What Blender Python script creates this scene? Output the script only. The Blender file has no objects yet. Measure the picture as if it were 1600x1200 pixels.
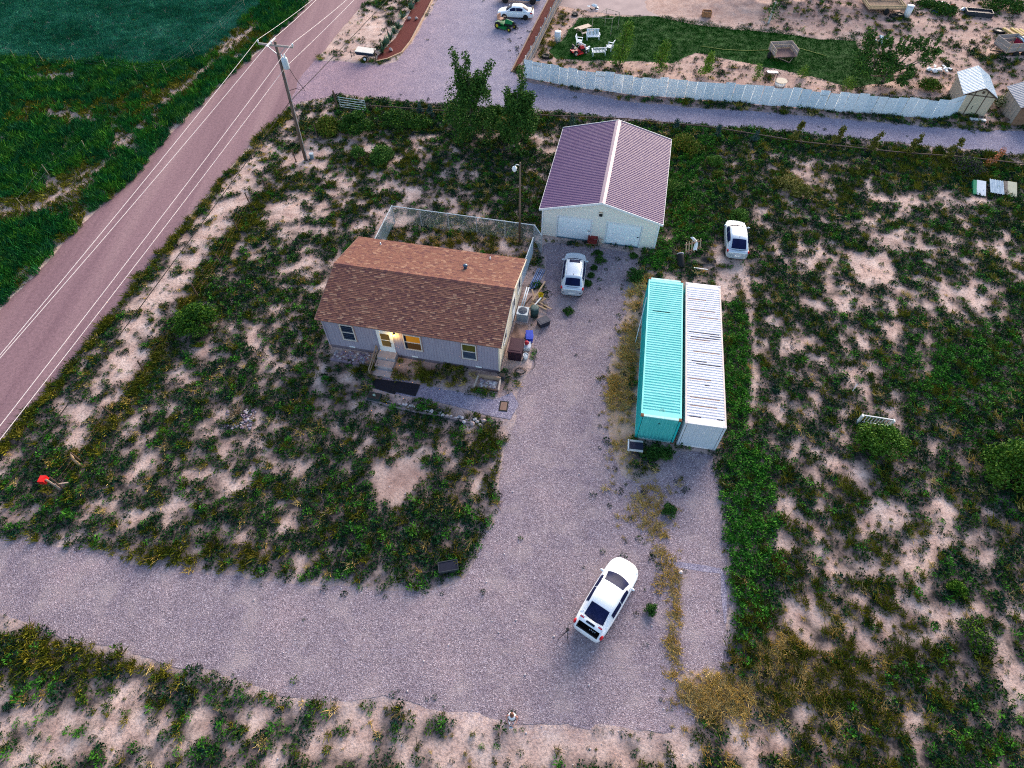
import bpy, bmesh, math, random
import numpy as np
from mathutils import Vector, Matrix, Euler
from math import sin, cos, pi, radians as R

# ------------------------------------------------------------------ camera, world, sun, exposure
S = bpy.context.scene
COL = S.collection
FPX, CAMH, PITCH, ROLL = 952.722, 33.343, R(53.211), R(-0.335)
cam_d = bpy.data.cameras.new('camera'); cam = bpy.data.objects.new('camera', cam_d); COL.objects.link(cam)
cam_d.sensor_fit = 'HORIZONTAL'; cam_d.sensor_width = 36.0; cam_d.lens = 36.0*FPX/1600.0
cam_d.clip_start = 0.5; cam_d.clip_end = 2000
_fw = Vector((0, cos(PITCH), -sin(PITCH))); _up = Vector((0, sin(PITCH), cos(PITCH))); _rt = Vector((1, 0, 0))
RT = cos(ROLL)*_rt + sin(ROLL)*_up; UP = -sin(ROLL)*_rt + cos(ROLL)*_up
_m = Matrix((RT, UP, -_fw)).transposed().to_4x4(); _m.translation = (0, 0, CAMH)
cam.matrix_world = _m
S.camera = cam
S.render.resolution_x, S.render.resolution_y = 1024, 768

SUN_EL, SUN_AZ = R(19), R(25)          # azimuth counted from +y towards +x
w = bpy.data.worlds.new('World'); S.world = w; w.use_nodes = True
nt = w.node_tree; bg = nt.nodes['Background']
sky = nt.nodes.new('ShaderNodeTexSky'); sky.sky_type = 'NISHITA'; sky.sun_disc = False
sky.sun_elevation = SUN_EL; sky.sun_rotation = SUN_AZ; sky.air_density = 1.0; sky.dust_density = 2.0; sky.ozone_density = 1.0
nt.links.new(sky.outputs[0], bg.inputs[0]); bg.inputs[1].default_value = 0.15
sd = bpy.data.lights.new('sun', 'SUN'); sd.energy = 2.4; sd.angle = R(40); sd.color = (1.0, 0.87, 0.76)
so = bpy.data.objects.new('sun', sd); COL.objects.link(so)
_sv = Vector((sin(SUN_AZ)*cos(SUN_EL), cos(SUN_AZ)*cos(SUN_EL), sin(SUN_EL)))
so.rotation_euler = _sv.to_track_quat('Z', 'Y').to_euler(); so.location = _sv*60
vs = S.view_settings; vs.view_transform = 'Standard'; vs.look = 'None'; vs.exposure = 1.25; vs.gamma = 1.0; vs.use_curve_mapping = False
S.cycles.use_denoising = False; S.cycles.filter_width = 1.1; S.cycles.max_bounces = 5; S.cycles.diffuse_bounces = 2; S.cycles.glossy_bounces = 2
S.cycles.transparent_max_bounces = 6; S.cycles.caustics_reflective = False; S.cycles.caustics_refractive = False

# ------------------------------------------------------------------ pixel -> place
def G(u, v, z=0.0):
    d = _fw + RT*((u-800)/FPX) + UP*((600-v)/FPX)
    t = (z-CAMH)/d.z
    return Vector((d.x*t, d.y*t, z))
def to_px(X, Y, Z=0.0):
    dz = Z-CAMH
    zz = Y*_fw.y + dz*_fw.z
    return 800+FPX*(X*RT.x+Y*RT.y+dz*RT.z)/zz, 600-FPX*(X*UP.x+Y*UP.y+dz*UP.z)/zz
rng = random.Random(7); NR = np.random.RandomState(11)

# ------------------------------------------------------------------ numpy noise
def vnoise(x, y, s, seed):
    r = np.random.RandomState(seed).rand(256, 256)
    fx, fy = x/s, y/s
    ix, iy = np.floor(fx).astype(int), np.floor(fy).astype(int)
    tx, ty = fx-ix, fy-iy; tx = tx*tx*(3-2*tx); ty = ty*ty*(3-2*ty)
    a = r[ix % 256, iy % 256]; b = r[(ix+1) % 256, iy % 256]; c = r[ix % 256, (iy+1) % 256]; d = r[(ix+1) % 256, (iy+1) % 256]
    return (a*(1-tx)+b*tx)*(1-ty)+(c*(1-tx)+d*tx)*ty
def fbm(x, y, s, seed, o=3):
    t = 0; a = 1; n = 0
    for k in range(o):
        t = t+a*vnoise(x, y, s/2**k, seed+k*17); n += a; a *= .5
    return t/n
def inpoly(U, V, P):
    r = np.zeros(U.shape, bool); n = len(P)
    for i in range(n):
        x0, y0 = P[i]; x1, y1 = P[(i+1) % n]
        if y0 == y1: continue
        c = ((y0 > V) != (y1 > V)) & (U < (x1-x0)*(V-y0)/(y1-y0)+x0)
        r ^= c
    return r
def smooth(a, b, x):
    t = np.clip((x-a)/(b-a), 0, 1); return t*t*(3-2*t)

# ------------------------------------------------------------------ materials
MATS = {}
def mat(name, c1, c2=None, scale=4.0, rough=0.75, metal=0.0, bump=0.0, bscale=None, detail=4.0, coat=0.0, spec=0.18, stretch=None, world=False, emit=None):
    if name in MATS: return MATS[name]
    m = bpy.data.materials.new(name); MATS[name] = m; m.use_nodes = True
    n, l = m.node_tree.nodes, m.node_tree.links; b = n['Principled BSDF']
    b.inputs['Roughness'].default_value = rough; b.inputs['Metallic'].default_value = metal
    b.inputs['Specular IOR Level'].default_value = spec; b.inputs['Coat Weight'].default_value = coat
    if c2 is None: c2 = tuple(x*0.82 for x in c1)
    if world:
        g = n.new('ShaderNodeNewGeometry'); co = g.outputs['Position']
    else:
        tc = n.new('ShaderNodeTexCoord'); co = tc.outputs['Object']
    if stretch:
        mp = n.new('ShaderNodeMapping'); mp.inputs['Scale'].default_value = stretch; l.new(co, mp.inputs[0]); co = mp.outputs[0]
    tx = n.new('ShaderNodeTexNoise'); tx.inputs['Scale'].default_value = scale; tx.inputs['Detail'].default_value = detail; l.new(co, tx.inputs[0])
    rp = n.new('ShaderNodeValToRGB'); rp.color_ramp.elements[0].position = .33; rp.color_ramp.elements[1].position = .67
    rp.color_ramp.elements[0].color = (*c1, 1); rp.color_ramp.elements[1].color = (*c2, 1)
    l.new(tx.outputs[0], rp.inputs[0]); l.new(rp.outputs[0], b.inputs['Base Color'])
    if bump:
        t2 = n.new('ShaderNodeTexNoise'); t2.inputs['Scale'].default_value = bscale or scale*6; t2.inputs['Detail'].default_value = 3; l.new(co, t2.inputs[0])
        bp = n.new('ShaderNodeBump'); bp.inputs['Strength'].default_value = bump; bp.inputs['Distance'].default_value = .02
        l.new(t2.outputs[0], bp.inputs['Height']); l.new(bp.outputs[0], b.inputs['Normal'])
    if emit:
        b.inputs['Emission Color'].default_value = (*emit[0], 1); b.inputs['Emission Strength'].default_value = emit[1]
    return m
def rampmat(name, cols, rough=.8, by='random', scale=1.5, sss=False):
    """colour picked per instance (or by a noise) from several colours"""
    if name in MATS: return MATS[name]
    m = bpy.data.materials.new(name); MATS[name] = m; m.use_nodes = True
    n, l = m.node_tree.nodes, m.node_tree.links; b = n['Principled BSDF']; b.inputs['Roughness'].default_value = rough
    b.inputs['Specular IOR Level'].default_value = .06
    rp = n.new('ShaderNodeValToRGB'); e = rp.color_ramp.elements
    while len(e) < len(cols): e.new(.5)
    for i, c in enumerate(cols): e[i].position = i/(len(cols)-1); e[i].color = (*c, 1)
    if by == 'random':
        o = n.new('ShaderNodeObjectInfo'); src = o.outputs['Random']
    elif by == 'both':
        o = n.new('ShaderNodeObjectInfo'); g = n.new('ShaderNodeNewGeometry'); t = n.new('ShaderNodeTexNoise'); t.inputs['Scale'].default_value = scale; t.inputs['Detail'].default_value = 5
        l.new(g.outputs['Position'], t.inputs[0]); mr = n.new('ShaderNodeMapRange'); mr.inputs[1].default_value = .32; mr.inputs[2].default_value = .68; mr.inputs[4].default_value = .6
        l.new(t.outputs[0], mr.inputs[0]); ma = n.new('ShaderNodeMath'); ma.operation = 'MULTIPLY_ADD'; ma.inputs[1].default_value = .4; l.new(o.outputs['Random'], ma.inputs[0]); l.new(mr.outputs[0], ma.inputs[2]); src = ma.outputs[0]
    else:
        g = n.new('ShaderNodeNewGeometry'); t = n.new('ShaderNodeTexNoise'); t.inputs['Scale'].default_value = scale; t.inputs['Detail'].default_value = 5
        l.new(g.outputs['Position'], t.inputs[0]); mr = n.new('ShaderNodeMapRange'); mr.inputs[1].default_value = .3; mr.inputs[2].default_value = .7
        l.new(t.outputs[0], mr.inputs[0]); src = mr.outputs[0]
    l.new(src, rp.inputs[0]); l.new(rp.outputs[0], b.inputs['Base Color'])
    return m

# ------------------------------------------------------------------ mesh builder
class MB:
    def __init__(s): s.v = []; s.f = []; s.mi = []
    def add(s, vs, fs, mi=0):
        o = len(s.v); s.v.extend([tuple(x) for x in vs])
        for f in fs: s.f.append([i+o for i in f]); s.mi.append(mi)
        return s
    def box(s, c, d, rz=0, mi=0, M=None):
        x, y, z = d[0]/2, d[1]/2, d[2]/2
        vs = [Vector((a, b, e)) for a in (-x, x) for b in (-y, y) for e in (-z, z)]
        m = M if M is not None else Matrix.Rotation(rz, 3, 'Z')
        vs = [m @ q + Vector(c) for q in vs]
        return s.add(vs, [(0, 1, 3, 2), (4, 6, 7, 5), (0, 4, 5, 1), (2, 3, 7, 6), (0, 2, 6, 4), (1, 5, 7, 3)], mi)
    def bar(s, a, b, wd, ht=None, mi=0, up=(0, 0, 1)):
        a, b = Vector(a), Vector(b); d = b-a; L = d.length
        if L < 1e-6: return s
        x = d/L; u = Vector(up)
        if abs(x.dot(u)) > .98: u = Vector((0, 1, 0))
        y = u.cross(x).normalized(); z = x.cross(y)
        return s.box((a+b)/2, (L, wd, ht or wd), mi=mi, M=Matrix((x, y, z)).transposed())
    def tube(s, pts, r, n=6, mi=0, cap=True):
        pts = [Vector(p) for p in pts]; rs = r if hasattr(r, '__len__') else [r]*len(pts)
        o = len(s.v); pu = None
        for i, p in enumerate(pts):
            d = (pts[min(i+1, len(pts)-1)]-pts[max(i-1, 0)])
            d = d.normalized() if d.length > 1e-9 else Vector((0, 0, 1))
            if pu is None: pu = Vector((0, 0, 1)) if abs(d.z) < .9 else Vector((1, 0, 0))
            x = pu.cross(d).normalized(); y = d.cross(x).normalized(); pu = y if abs(y.dot(d)) < .9 else pu
            for k in range(n):
                a = 2*pi*k/n; s.v.append(tuple(p+(x*cos(a)+y*sin(a))*rs[i]))
        for i in range(len(pts)-1):
            for k in range(n):
                k2 = (k+1) % n; s.f.append([o+i*n+k, o+i*n+k2, o+(i+1)*n+k2, o+(i+1)*n+k]); s.mi.append(mi)
        if cap:
            s.f.append([o+k for k in range(n)][::-1]); s.mi.append(mi)
            e = o+(len(pts)-1)*n; s.f.append([e+k for k in range(n)]); s.mi.append(mi)
        return s
    def lathe(s, prof, c=(0, 0, 0), n=16, mi=0, M=None):
        o = len(s.v); c = Vector(c)
        for r, z in prof:
            for k in range(n):
                q = Vector((r*cos(2*pi*k/n), r*sin(2*pi*k/n), z))
                if M is not None: q = M @ q
                s.v.append(tuple(q+c))
        for i in range(len(prof)-1):
            for k in range(n):
                k2 = (k+1) % n; s.f.append([o+i*n+k, o+i*n+k2, o+(i+1)*n+k2, o+(i+1)*n+k]); s.mi.append(mi)
        s.f.append([o+k for k in range(n)][::-1]); s.mi.append(mi)
        e = o+(len(prof)-1)*n; s.f.append([e+k for k in range(n)]); s.mi.append(mi)
        return s
    def grid(s, fn, nu, nv, mi=0):
        o = len(s.v)
        for i in range(nu+1):
            for j in range(nv+1): s.v.append(tuple(fn(i/nu, j/nv)))
        for i in range(nu):
            for j in range(nv):
                a = o+i*(nv+1)+j; s.f.append([a, a+nv+1, a+nv+2, a+1]); s.mi.append(mi)
        return s
    def prism(s, poly, z0, z1, mi=0):
        n = len(poly); vs = [(x, y, z0) for x, y in poly]+[(x, y, z1) for x, y in poly]
        fs = [list(range(n))[::-1], [n+i for i in range(n)]]+[[i, (i+1) % n, n+(i+1) % n, n+i] for i in range(n)]
        return s.add(vs, fs, mi)
    def blob(s, c, r, seed=0, sub=1, amp=.25, mi=0):
        bm = bmesh.new(); bmesh.ops.create_icosphere(bm, subdivisions=sub, radius=1); q = random.Random(seed)
        vs = [Vector(v.co)*(1+q.uniform(-amp, amp)) for v in bm.verts]
        fs = [[v.index for v in f.verts] for f in bm.faces]; bm.free()
        return s.add([(c[0]+v.x*r[0], c[1]+v.y*r[1], c[2]+v.z*r[2]) for v in vs], fs, mi)
    def mesh(s, name, mats, smooth=False):
        me = bpy.data.meshes.new(name); me.from_pydata(s.v, [], s.f)
        for m in (mats if isinstance(mats, (list, tuple)) else [mats]): me.materials.append(m)
        if len(me.materials) > 1: me.polygons.foreach_set('material_index', np.array(s.mi, dtype=np.int32))
        if smooth: me.polygons.foreach_set('use_smooth', np.ones(len(me.polygons), bool))
        me.validate(); me.update(); return me
    def build(s, name, mats, parent=None, smooth=False, loc=None, rz=0):
        return link(name, s.mesh(name, mats, smooth), parent, loc, rz)
def link(name, data, parent=None, loc=None, rz=0):
    o = bpy.data.objects.new(name, data); COL.objects.link(o)
    if parent: o.parent = parent
    if loc is not None: o.location = loc
    if rz: o.rotation_euler = (0, 0, rz)
    return o
def tag(o, label, cat, group=None, kind=None):
    if label: o['label'] = label
    if cat: o['category'] = cat
    if group: o['group'] = group
    if kind: o['kind'] = kind
    return o
def thing(name, label, cat, loc=(0, 0, 0), rz=0, group=None):
    o = link(name, None, None, loc, rz); o.empty_display_size = .2
    return tag(o, label, cat, group)
def dup(root, loc, rz=0, label=None, scale=1):
    r = root.copy(); COL.objects.link(r); r.location = loc; r.rotation_euler = (0, 0, rz); r.scale = (scale,)*3
    if label: r['label'] = label
    for ch in root.children:
        c = ch.copy(); COL.objects.link(c); c.parent = r
        for g in ch.children:
            d = g.copy(); COL.objects.link(d); d.parent = c
    return r
# ------------------------------------------------------------------ ground plan (outlines traced on flat ground)
ROAD_W = [(-46.5, -8), (-39.0, 30.9), (-36.62, 46.7), (-26.2, 88), (-14.6, 135)]
ROAD_E = [(-4.0, 135), (-17.6, 87), (-26.84, 46.6), (-33.0, 20.4), (-40, -10)]
def px2w(P): return [tuple(G(*q)[:2]) for q in P]
ROADP = ROAD_W + ROAD_E
ROAD_L = px2w([(486, 0), (400, 85), (342, 135), (270, 207), (185, 300), (117, 360), (72, 412), (0, 485)])
ROAD_R = px2w([(572, 0), (512, 72), (470, 118), (452, 165), (400, 215), (325, 305), (280, 355), (200, 455), (150, 520), (82, 601), (0, 693)])
def ext(a, b, d):
    v = Vector((b[0]-a[0], b[1]-a[1])).normalized()*d; return (b[0]+v.x, b[1]+v.y)
_dn = Vector((-15.5, -66.0)).normalized()
ROADP = [(ROAD_L[-1][0]+_dn.x*45, ROAD_L[-1][1]+_dn.y*45)] + ROAD_L[::-1] + [(ROAD_L[0][0]-_dn.x*60, ROAD_L[0][1]-_dn.y*60), (ROAD_R[0][0]-_dn.x*60, ROAD_R[0][1]-_dn.y*60)] + ROAD_R + [(ROAD_R[-1][0]+_dn.x*45, ROAD_R[-1][1]+_dn.y*45)]
LANE = px2w([(440, 140), (490, 95), (545, 97), (588, 103), (618, 96), (645, 66), (682, 0), (710, -60), (900, -60), (862, 0), (832, 50), (800, 112), (812, 126), (900, 143), (975, 158), (1080, 168), (1200, 176), (1400, 193), (1520, 204), (1600, 204), (1820, 215), (1820, 272), (1600, 243), (1400, 222), (1200, 203), (975, 186), (842, 172), (700, 164), (600, 156), (532, 147), (470, 160), (452, 168)])
DRIVE = px2w([(-330, 800), (0, 840), (87, 853), (197, 872), (306, 891), (437, 909), (503, 915), (612, 922), (690, 925), (722, 900), (748, 860), (762, 830), (776, 798), (781, 755), (791, 707), (802, 655), (806, 620), (812, 598), (826, 580), (834, 560), (838, 535), (848, 500), (856, 470), (850, 435), (852, 400), (850, 378), (930, 388), (1003, 397), (988, 430), (980, 455), (974, 500), (968, 540), (952, 570), (948, 604), (949, 665), (956, 700), (972, 742), (1010, 752), (1052, 705), (1112, 714), (1128, 790), (1138, 870), (1142, 960), (1138, 1048), (1062, 1052), (1058, 1090), (1095, 1140), (1000, 1140), (900, 1132), (800, 1130), (700, 1112), (600, 1088), (500, 1098), (437, 1092), (350, 1060), (219, 1025), (120, 1003), (66, 981), (0, 963), (-250, 900)])
PATH = px2w([(582, 592), (612, 591), (655, 600), (699, 609), (753, 621), (772, 624), (800, 612), (812, 632), (798, 657), (742, 643), (700, 633), (661, 623), (618, 617), (584, 608)])
LAWN = px2w([(880, 62), (905, 28), (960, 25), (1045, 26), (1130, 40), (1200, 46), (1290, 62), (1336, 50), (1350, 100), (1402, 126), (1330, 139), (1290, 125), (1230, 110), (1160, 97), (1085, 82), (1050, 99), (975, 95), (920, 95), (868, 92), (858, 80)])
PAVE = px2w([(905, -40), (1180, -40), (1185, 36), (1060, 27), (960, 23), (900, 14), (868, 8)])
MULCH1 = px2w([(590, 96), (606, 92), (626, 82), (640, 64), (674, 0), (700, -50), (678, -50), (652, 0), (618, 60), (590, 88)])
MULCH2 = px2w([(800, 112), (829, 54), (858, 0), (880, -40), (893, -40), (872, 0), (838, 60), (815, 98)])

GX0, GX1, GY0, GY1, GS = -84.0, 84.0, -9.0, 111.0, 0.3
gx = np.arange(GX0, GX1+1e-6, GS); gy = np.arange(GY0, GY1+1e-6, GS)
XX, YY = np.meshgrid(gx, gy, indexing='ij')
def blur(a, k=1):
    a = a.astype(float)
    for _ in range(k):
        p = np.pad(a, 1, mode='edge')
        a = (p[:-2, 1:-1]+p[2:, 1:-1]+p[1:-1, :-2]+p[1:-1, 2:]+2*p[1:-1, 1:-1])/6
    return a
wx = XX+(fbm(XX, YY, 1.6, 3)-.5)*.9; wy = YY+(fbm(XX, YY, 1.6, 4)-.5)*.9
m_road = inpoly(wx, wy, ROADP); m_lane = inpoly(wx, wy, LANE); m_drive = inpoly(wx, wy, DRIVE); m_path = inpoly(XX, YY, PATH)
m_lawn = inpoly(wx, wy, LAWN); m_pave = inpoly(XX, YY, PAVE); m_mulch = inpoly(XX, YY, MULCH1) | inpoly(XX, YY, MULCH2)
HARD = np.clip(blur(m_lawn | m_mulch | m_road | m_lane | m_drive | m_path | m_pave, 3), 0, 1)
GRAV = np.clip(blur(m_lane | m_drive | m_path, 22)*1.5, 0, 1)
UU, VV = to_px(XX, YY)
def ell(u, v, ru, rv, a=0.0):
    c, s = cos(a), sin(a); du, dv = UU-u, VV-v
    q = np.sqrt(((du*c+dv*s)/ru)**2+((-du*s+dv*c)/rv)**2)
    return np.clip(1.35-q, 0, 1)/1.0*1.0
def seg(pts, w):
    d = np.full(UU.shape, 1e9)
    for (a, b), (c, e) in zip(pts[:-1], pts[1:]):
        t = np.clip(((UU-a)*(c-a)+(VV-b)*(e-b))/((c-a)**2+(e-b)**2), 0, 1)
        d = np.minimum(d, np.hypot(UU-a-t*(c-a), VV-b-t*(e-b)))
    return np.clip(1.5-d/w, 0, 1)
EAST_FIELD = inpoly(wx, wy, [(-90, -9)]+[(x, y) for x, y in ROADP[:len(ROAD_L)+2]]+[(-90, 120)])
nA, nB, nC = fbm(XX, YY, 5.5, 21), fbm(XX, YY, 1.9, 31), vnoise(XX, YY, .7, 41)
# cover of weeds, and what grows: olive grass, dry grass, lush weeds, grey sage
C = np.full(XX.shape, .60); OL = np.full(XX.shape, .11); DRY = np.full(XX.shape, .03); LUSH = np.full(XX.shape, .12)
yard_far = (YY > 62) & (XX > 1); C[yard_far] = .16
for u, v, ru, rv, k in [(625, 750, 40, 34, -1.6), (482, 250, 52, 26, -.55), (452, 335, 30, 30, -.5), (540, 593, 18, 15, -1), (400, 535, 14, 9, -1), (230, 800, 40, 10, -.5),
    (380, 730, 110, 60, -.16), (300, 1135, 230, 70, -.22), (60, 1130, 70, 60, -.35), (850, 1165, 330, 45, -.42), (1290, 390, 130, 110, -.14), (1310, 700, 90, 70, -.2),
    (1360, 420, 46, 22, -.6), (1510, 470, 40, 30, -.6), (1240, 280, 60, 30, -.2), (1110, 460, 40, 60, -.5), (1440, 880, 60, 40, -.3), (1330, 250, 90, 20, -.15),
    (640, 50, 60, 45, -.6), (540, 60, 50, 60, -.7), (610, 345, 60, 12, -.3), (740, 332, 60, 10, -.35), (1130, 1130, 120, 60, -.05), (1420, 950, 140, 80, -.05),
    (600, 800, 170, 90, .50), (465, 660, 120, 80, .1), (760, 710, 40, 80, .3), (690, 880, 70, 45, .3), (1162, 850, 44, 165, 1.3), (1152, 575, 22, 100, 1.1), (1072, 300, 46, 110, .75), (1500, 600, 130, 90, .28),
    (1480, 560, 90, 40, .25), (1180, 215, 130, 18, .5), (1450, 280, 160, 22, .4), (120, 1030, 150, 30, .5), (40, 1010, 70, 60, .5), (1550, 720, 70, 60, .3), (560, 270, 110, 40, .05), (800, 330, 40, 60, .4),
    (650, 190, 160, 30, .2), (350, 500, 60, 40, .2), (760, 250, 90, 60, .25), (1050, 705, 40, 30, .4), (240, 870, 200, 22, .4), (1020, 420, 30, 60, .3), (1545, 900, 70, 120, .12)]:
    C += k*ell(u, v, ru, rv)
C -= .75*seg([(1152, 405), (1172, 470), (1178, 560), (1176, 650), (1160, 700)], 7)
C -= .55*seg([(395, 255), (330, 350), (230, 500), (120, 680)], 22)*(.55+.9*(nB > .5))
C += .5*seg([(452, 168), (400, 218), (325, 308), (280, 360), (200, 462), (150, 527), (82, 610), (0, 703)], 9)
C += .45*seg([(430, 300), (340, 400), (270, 520), (200, 640), (110, 720)], 12)
C += .5*seg([(530, 165), (700, 180), (850, 190), (1050, 205), (1250, 232), (1600, 275)], 12)
for u, v, ru, rv, k in [(240, 872, 220, 20, .6), (690, 592, 80, 22, .9), (760, 710, 36, 80, .45), (1330, 1060, 180, 130, .5), (1330, 860, 120, 120, .25), (120, 1020, 180, 40, .6), (720, 390, 110, 40, .5), (1260, 290, 90, 40, .35),
    (800, 190, 40, 20, .6), (560, 260, 120, 60, .25), (860, 60, 50, 60, .8), (590, 570, 40, 30, .3), (1500, 250, 120, 40, .35)]:
    OL += k*ell(u, v, ru, rv)
OL += .6*seg([(452, 168), (400, 218), (325, 308), (280, 360), (200, 462), (150, 527), (82, 610), (0, 703)], 9)
OL += .5*seg([(430, 300), (340, 400), (270, 520), (200, 640), (110, 720)], 12)
for u, v, ru, rv, k in [(1110, 1090, 70, 40, .8), (970, 640, 28, 130, .6), (1000, 450, 26, 30, .6), (1020, 790, 50, 60, .5), (1040, 900, 14, 130, .8), (1240, 1010, 90, 90, .3), (690, 592, 80, 18, .3), (720, 390, 110, 36, .35), (795, 195, 30, 16, .6), (1250, 285, 40, 20, .4), (860, 470, 14, 40, .4), (870, 45, 40, 40, .4), (400, 240, 30, 30, .3), (330, 330, 30, 40, .25)]:
    DRY += k*ell(u, v, ru, rv)
DRY += 1.2*seg([(1050, 868), (1056, 920), (1050, 1000), (1060, 1050)], 9)
for u, v, ru, rv, k in [(1162, 850, 46, 165, 1.3), (1152, 575, 24, 100, 1.4), (1072, 300, 46, 110, .6), (1500, 580, 130, 60, .5), (1180, 215, 130, 18, .2), (60, 1120, 60, 60, .3), (1030, 400, 30, 50, .5)]:
    LUSH += k*ell(u, v, ru, rv)
OL *= 1-.8*np.clip(ell(1162, 850, 44, 160)+ell(1152, 575, 22, 100), 0, 1); DRY *= 1-.9*np.clip(ell(1162, 850, 44, 160), 0, 1)
C += .45*seg([(1050, 868), (1056, 920), (1050, 1000), (1060, 1050)], 10)
nD = vnoise(XX, YY, .38, 43)
C += .09*(XX > 14)*(YY < 56)
COVER = C + (nA-.5)*.45 + (nB-.5)*1.0 + (nC-.5)*1.0 + (nD-.5)*.7
COVER[EAST_FIELD] = 0
COVER -= 2.0*np.clip(HARD*1.6-.35, 0, 1)
DSTRIP = seg([(1050, 868), (1056, 920), (1050, 1000), (1060, 1050)], 8) + ell(1105, 1085, 60, 30)
COVER = np.maximum(COVER, np.where(DSTRIP > .08, DSTRIP*.8+(nC-.5)*.4, -2))
DRYG = ell(965, 650, 24, 120)*.9 + ell(1015, 800, 50, 60)*.8 + ell(1035, 960, 24, 110)*.7 + ell(985, 500, 14, 80)*.8
COVER = np.maximum(COVER, np.where(DRYG > .05, DRYG*.6+(nB-.5)*.7+(nC-.5)*.5-.04, -2))
DRY += DSTRIP*1.5+DRYG*1.2+ell(1230, 1060, 170, 90)*.25+ell(1180, 1150, 160, 60)*.2; OL += DRYG*.15+ell(1230, 1060, 200, 110)*.3
COVER += ell(1200, 1070, 150, 80)*.3
COVER[m_lawn | m_mulch] = -1
# footprints of buildings keep free of weeds
HO, HYAW = Vector((-13.223, 28.075)), -0.206
GO, GYAW = Vector((2.588, 40.504)), -0.214
def loc2(o, yaw, x, y): return (o.x+cos(yaw)*x-sin(yaw)*y, o.y+sin(yaw)*x+cos(yaw)*y)
def rect(o, yaw, x0, y0, x1, y1): return [loc2(o, yaw, x0, y0), loc2(o, yaw, x1, y0), loc2(o, yaw, x1, y1), loc2(o, yaw, x0, y1)]
SOLID = inpoly(XX, YY, rect(HO, HYAW, .1, .15, 12.7, 8.4)) | inpoly(XX, YY, rect(GO, GYAW, -.1, -.15, 9.35, 11.4)) | inpoly(XX, YY, rect(Vector((7.783, 20.514)), -.178, -.1, -.1, 5.15, 12.4)) | inpoly(XX, YY, rect(HO, HYAW, 3.9, -1.6, 5.35, .4))
COVER[SOLID] = -1
COVER[inpoly(XX, YY, rect(HO, HYAW, .5, -.95, 3.5, .3)) | inpoly(XX, YY, rect(HO, HYAW, 11.1, -1.35, 12.95, .3)) | inpoly(XX, YY, rect(HO, HYAW, 12.5, .8, 14.4, 9)) & (nC > .35)] = -1
# ground heights: gentle bumps off the hard surfaces, earth heaps beyond the neighbour's lawn
ZZ = -.006+(1-np.clip(HARD*1.5, 0, 1))*np.maximum((fbm(XX, YY, 2.2, 51)-.5)*.16+.03, 0)
def heap(u, v, rx, ry, h):
    p = G(u, v); return h*np.exp(-((XX-p.x)/rx)**2-((YY-p.y)/ry)**2)*(.75+.5*fbm(XX, YY, 1.2, 61))
ZZ += heap(1270, 18, 9, 3, .9)+heap(1150, 6, 6, 3, .7)+heap(1380, 40, 7, 2.5, .35)+heap(1590, 105, 4, 3, .8)+heap(1330, -8, 8, 4, 1.2)
ZZ[SOLID] = -.006
def gz(x, y):
    fx = (x-GX0)/GS; fy = (y-GY0)/GS; i = int(min(max(fx, 0), len(gx)-2)); j = int(min(max(fy, 0), len(gy)-2)); tx, ty = fx-i, fy-j
    return float((ZZ[i, j]*(1-tx)+ZZ[i+1, j]*tx)*(1-ty)+(ZZ[i, j+1]*(1-tx)+ZZ[i+1, j+1]*tx)*ty)
def P(u, v, dz=0.0):
    """place of a pixel on the ground"""
    q = G(u, v); z = gz(q.x, q.y)
    if abs(z) > .15: q = G(u, v, z)
    return Vector((q.x, q.y, max(gz(q.x, q.y), -.03)+dz))

# ---- ground sheet with a far skirt
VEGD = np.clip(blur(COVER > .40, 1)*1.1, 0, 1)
RED = np.clip(blur(yard_far & ~m_lawn, 6)*.55 + ell(625, 750, 40, 34)*.75 + ell(930, 165, 330, 10)*.3 + seg([(820, 128), (1000, 152), (1200, 168), (1490, 188), (1560, 195)], 7)*.9 + ell(1290, 15, 90, 30)*.4+ell(540, 50, 30, 60)*.3, 0, 1)
nx, ny = XX.shape
vv = np.stack([XX, YY, ZZ], -1).reshape(-1, 3)
idx = np.arange(nx*ny).reshape(nx, ny)
ff = np.stack([idx[:-1, :-1], idx[1:, :-1], idx[1:, 1:], idx[:-1, 1:]], -1).reshape(-1, 4)
BIG = 900.0
ring = [(GX0, GY0), (GX1, GY0), (GX1, GY1), (GX0, GY1)]; far = [(-BIG, -BIG), (BIG, -BIG), (BIG, BIG), (-BIG, BIG)]
nb = len(vv)
vv = np.concatenate([vv, np.array([(x, y, -.03) for x, y in ring]+[(x, y, -.05) for x, y in far])])
me = bpy.data.meshes.new('ground')
fl = ff.tolist()+[[nb+i, nb+4+i, nb+4+(i+1) % 4, nb+(i+1) % 4] for i in range(4)]
me.from_pydata(vv.tolist(), [], fl)
at = me.color_attributes.new('zone', 'FLOAT_COLOR', 'POINT')
col = np.zeros((len(vv), 4), np.float32); col[:, 3] = 1
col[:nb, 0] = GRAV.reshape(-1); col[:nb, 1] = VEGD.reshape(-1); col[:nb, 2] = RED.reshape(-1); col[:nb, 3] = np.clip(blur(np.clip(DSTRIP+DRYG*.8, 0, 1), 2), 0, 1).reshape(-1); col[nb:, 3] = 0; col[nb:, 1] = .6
at.data.foreach_set('color', col.reshape(-1))
me.polygons.foreach_set('use_smooth', np.ones(len(me.polygons), bool)); me.update()
def nodes_mat(name):
    m = bpy.data.materials.new(name); MATS[name] = m; m.use_nodes = True
    return m, m.node_tree.nodes, m.node_tree.links, m.node_tree.nodes['Principled BSDF']
def N(n, t, **k):
    x = n.new(t)
    for a, b in k.items():
        if a in x.inputs: x.inputs[a].default_value = b
        else: setattr(x, a, b)
    return x
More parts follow.
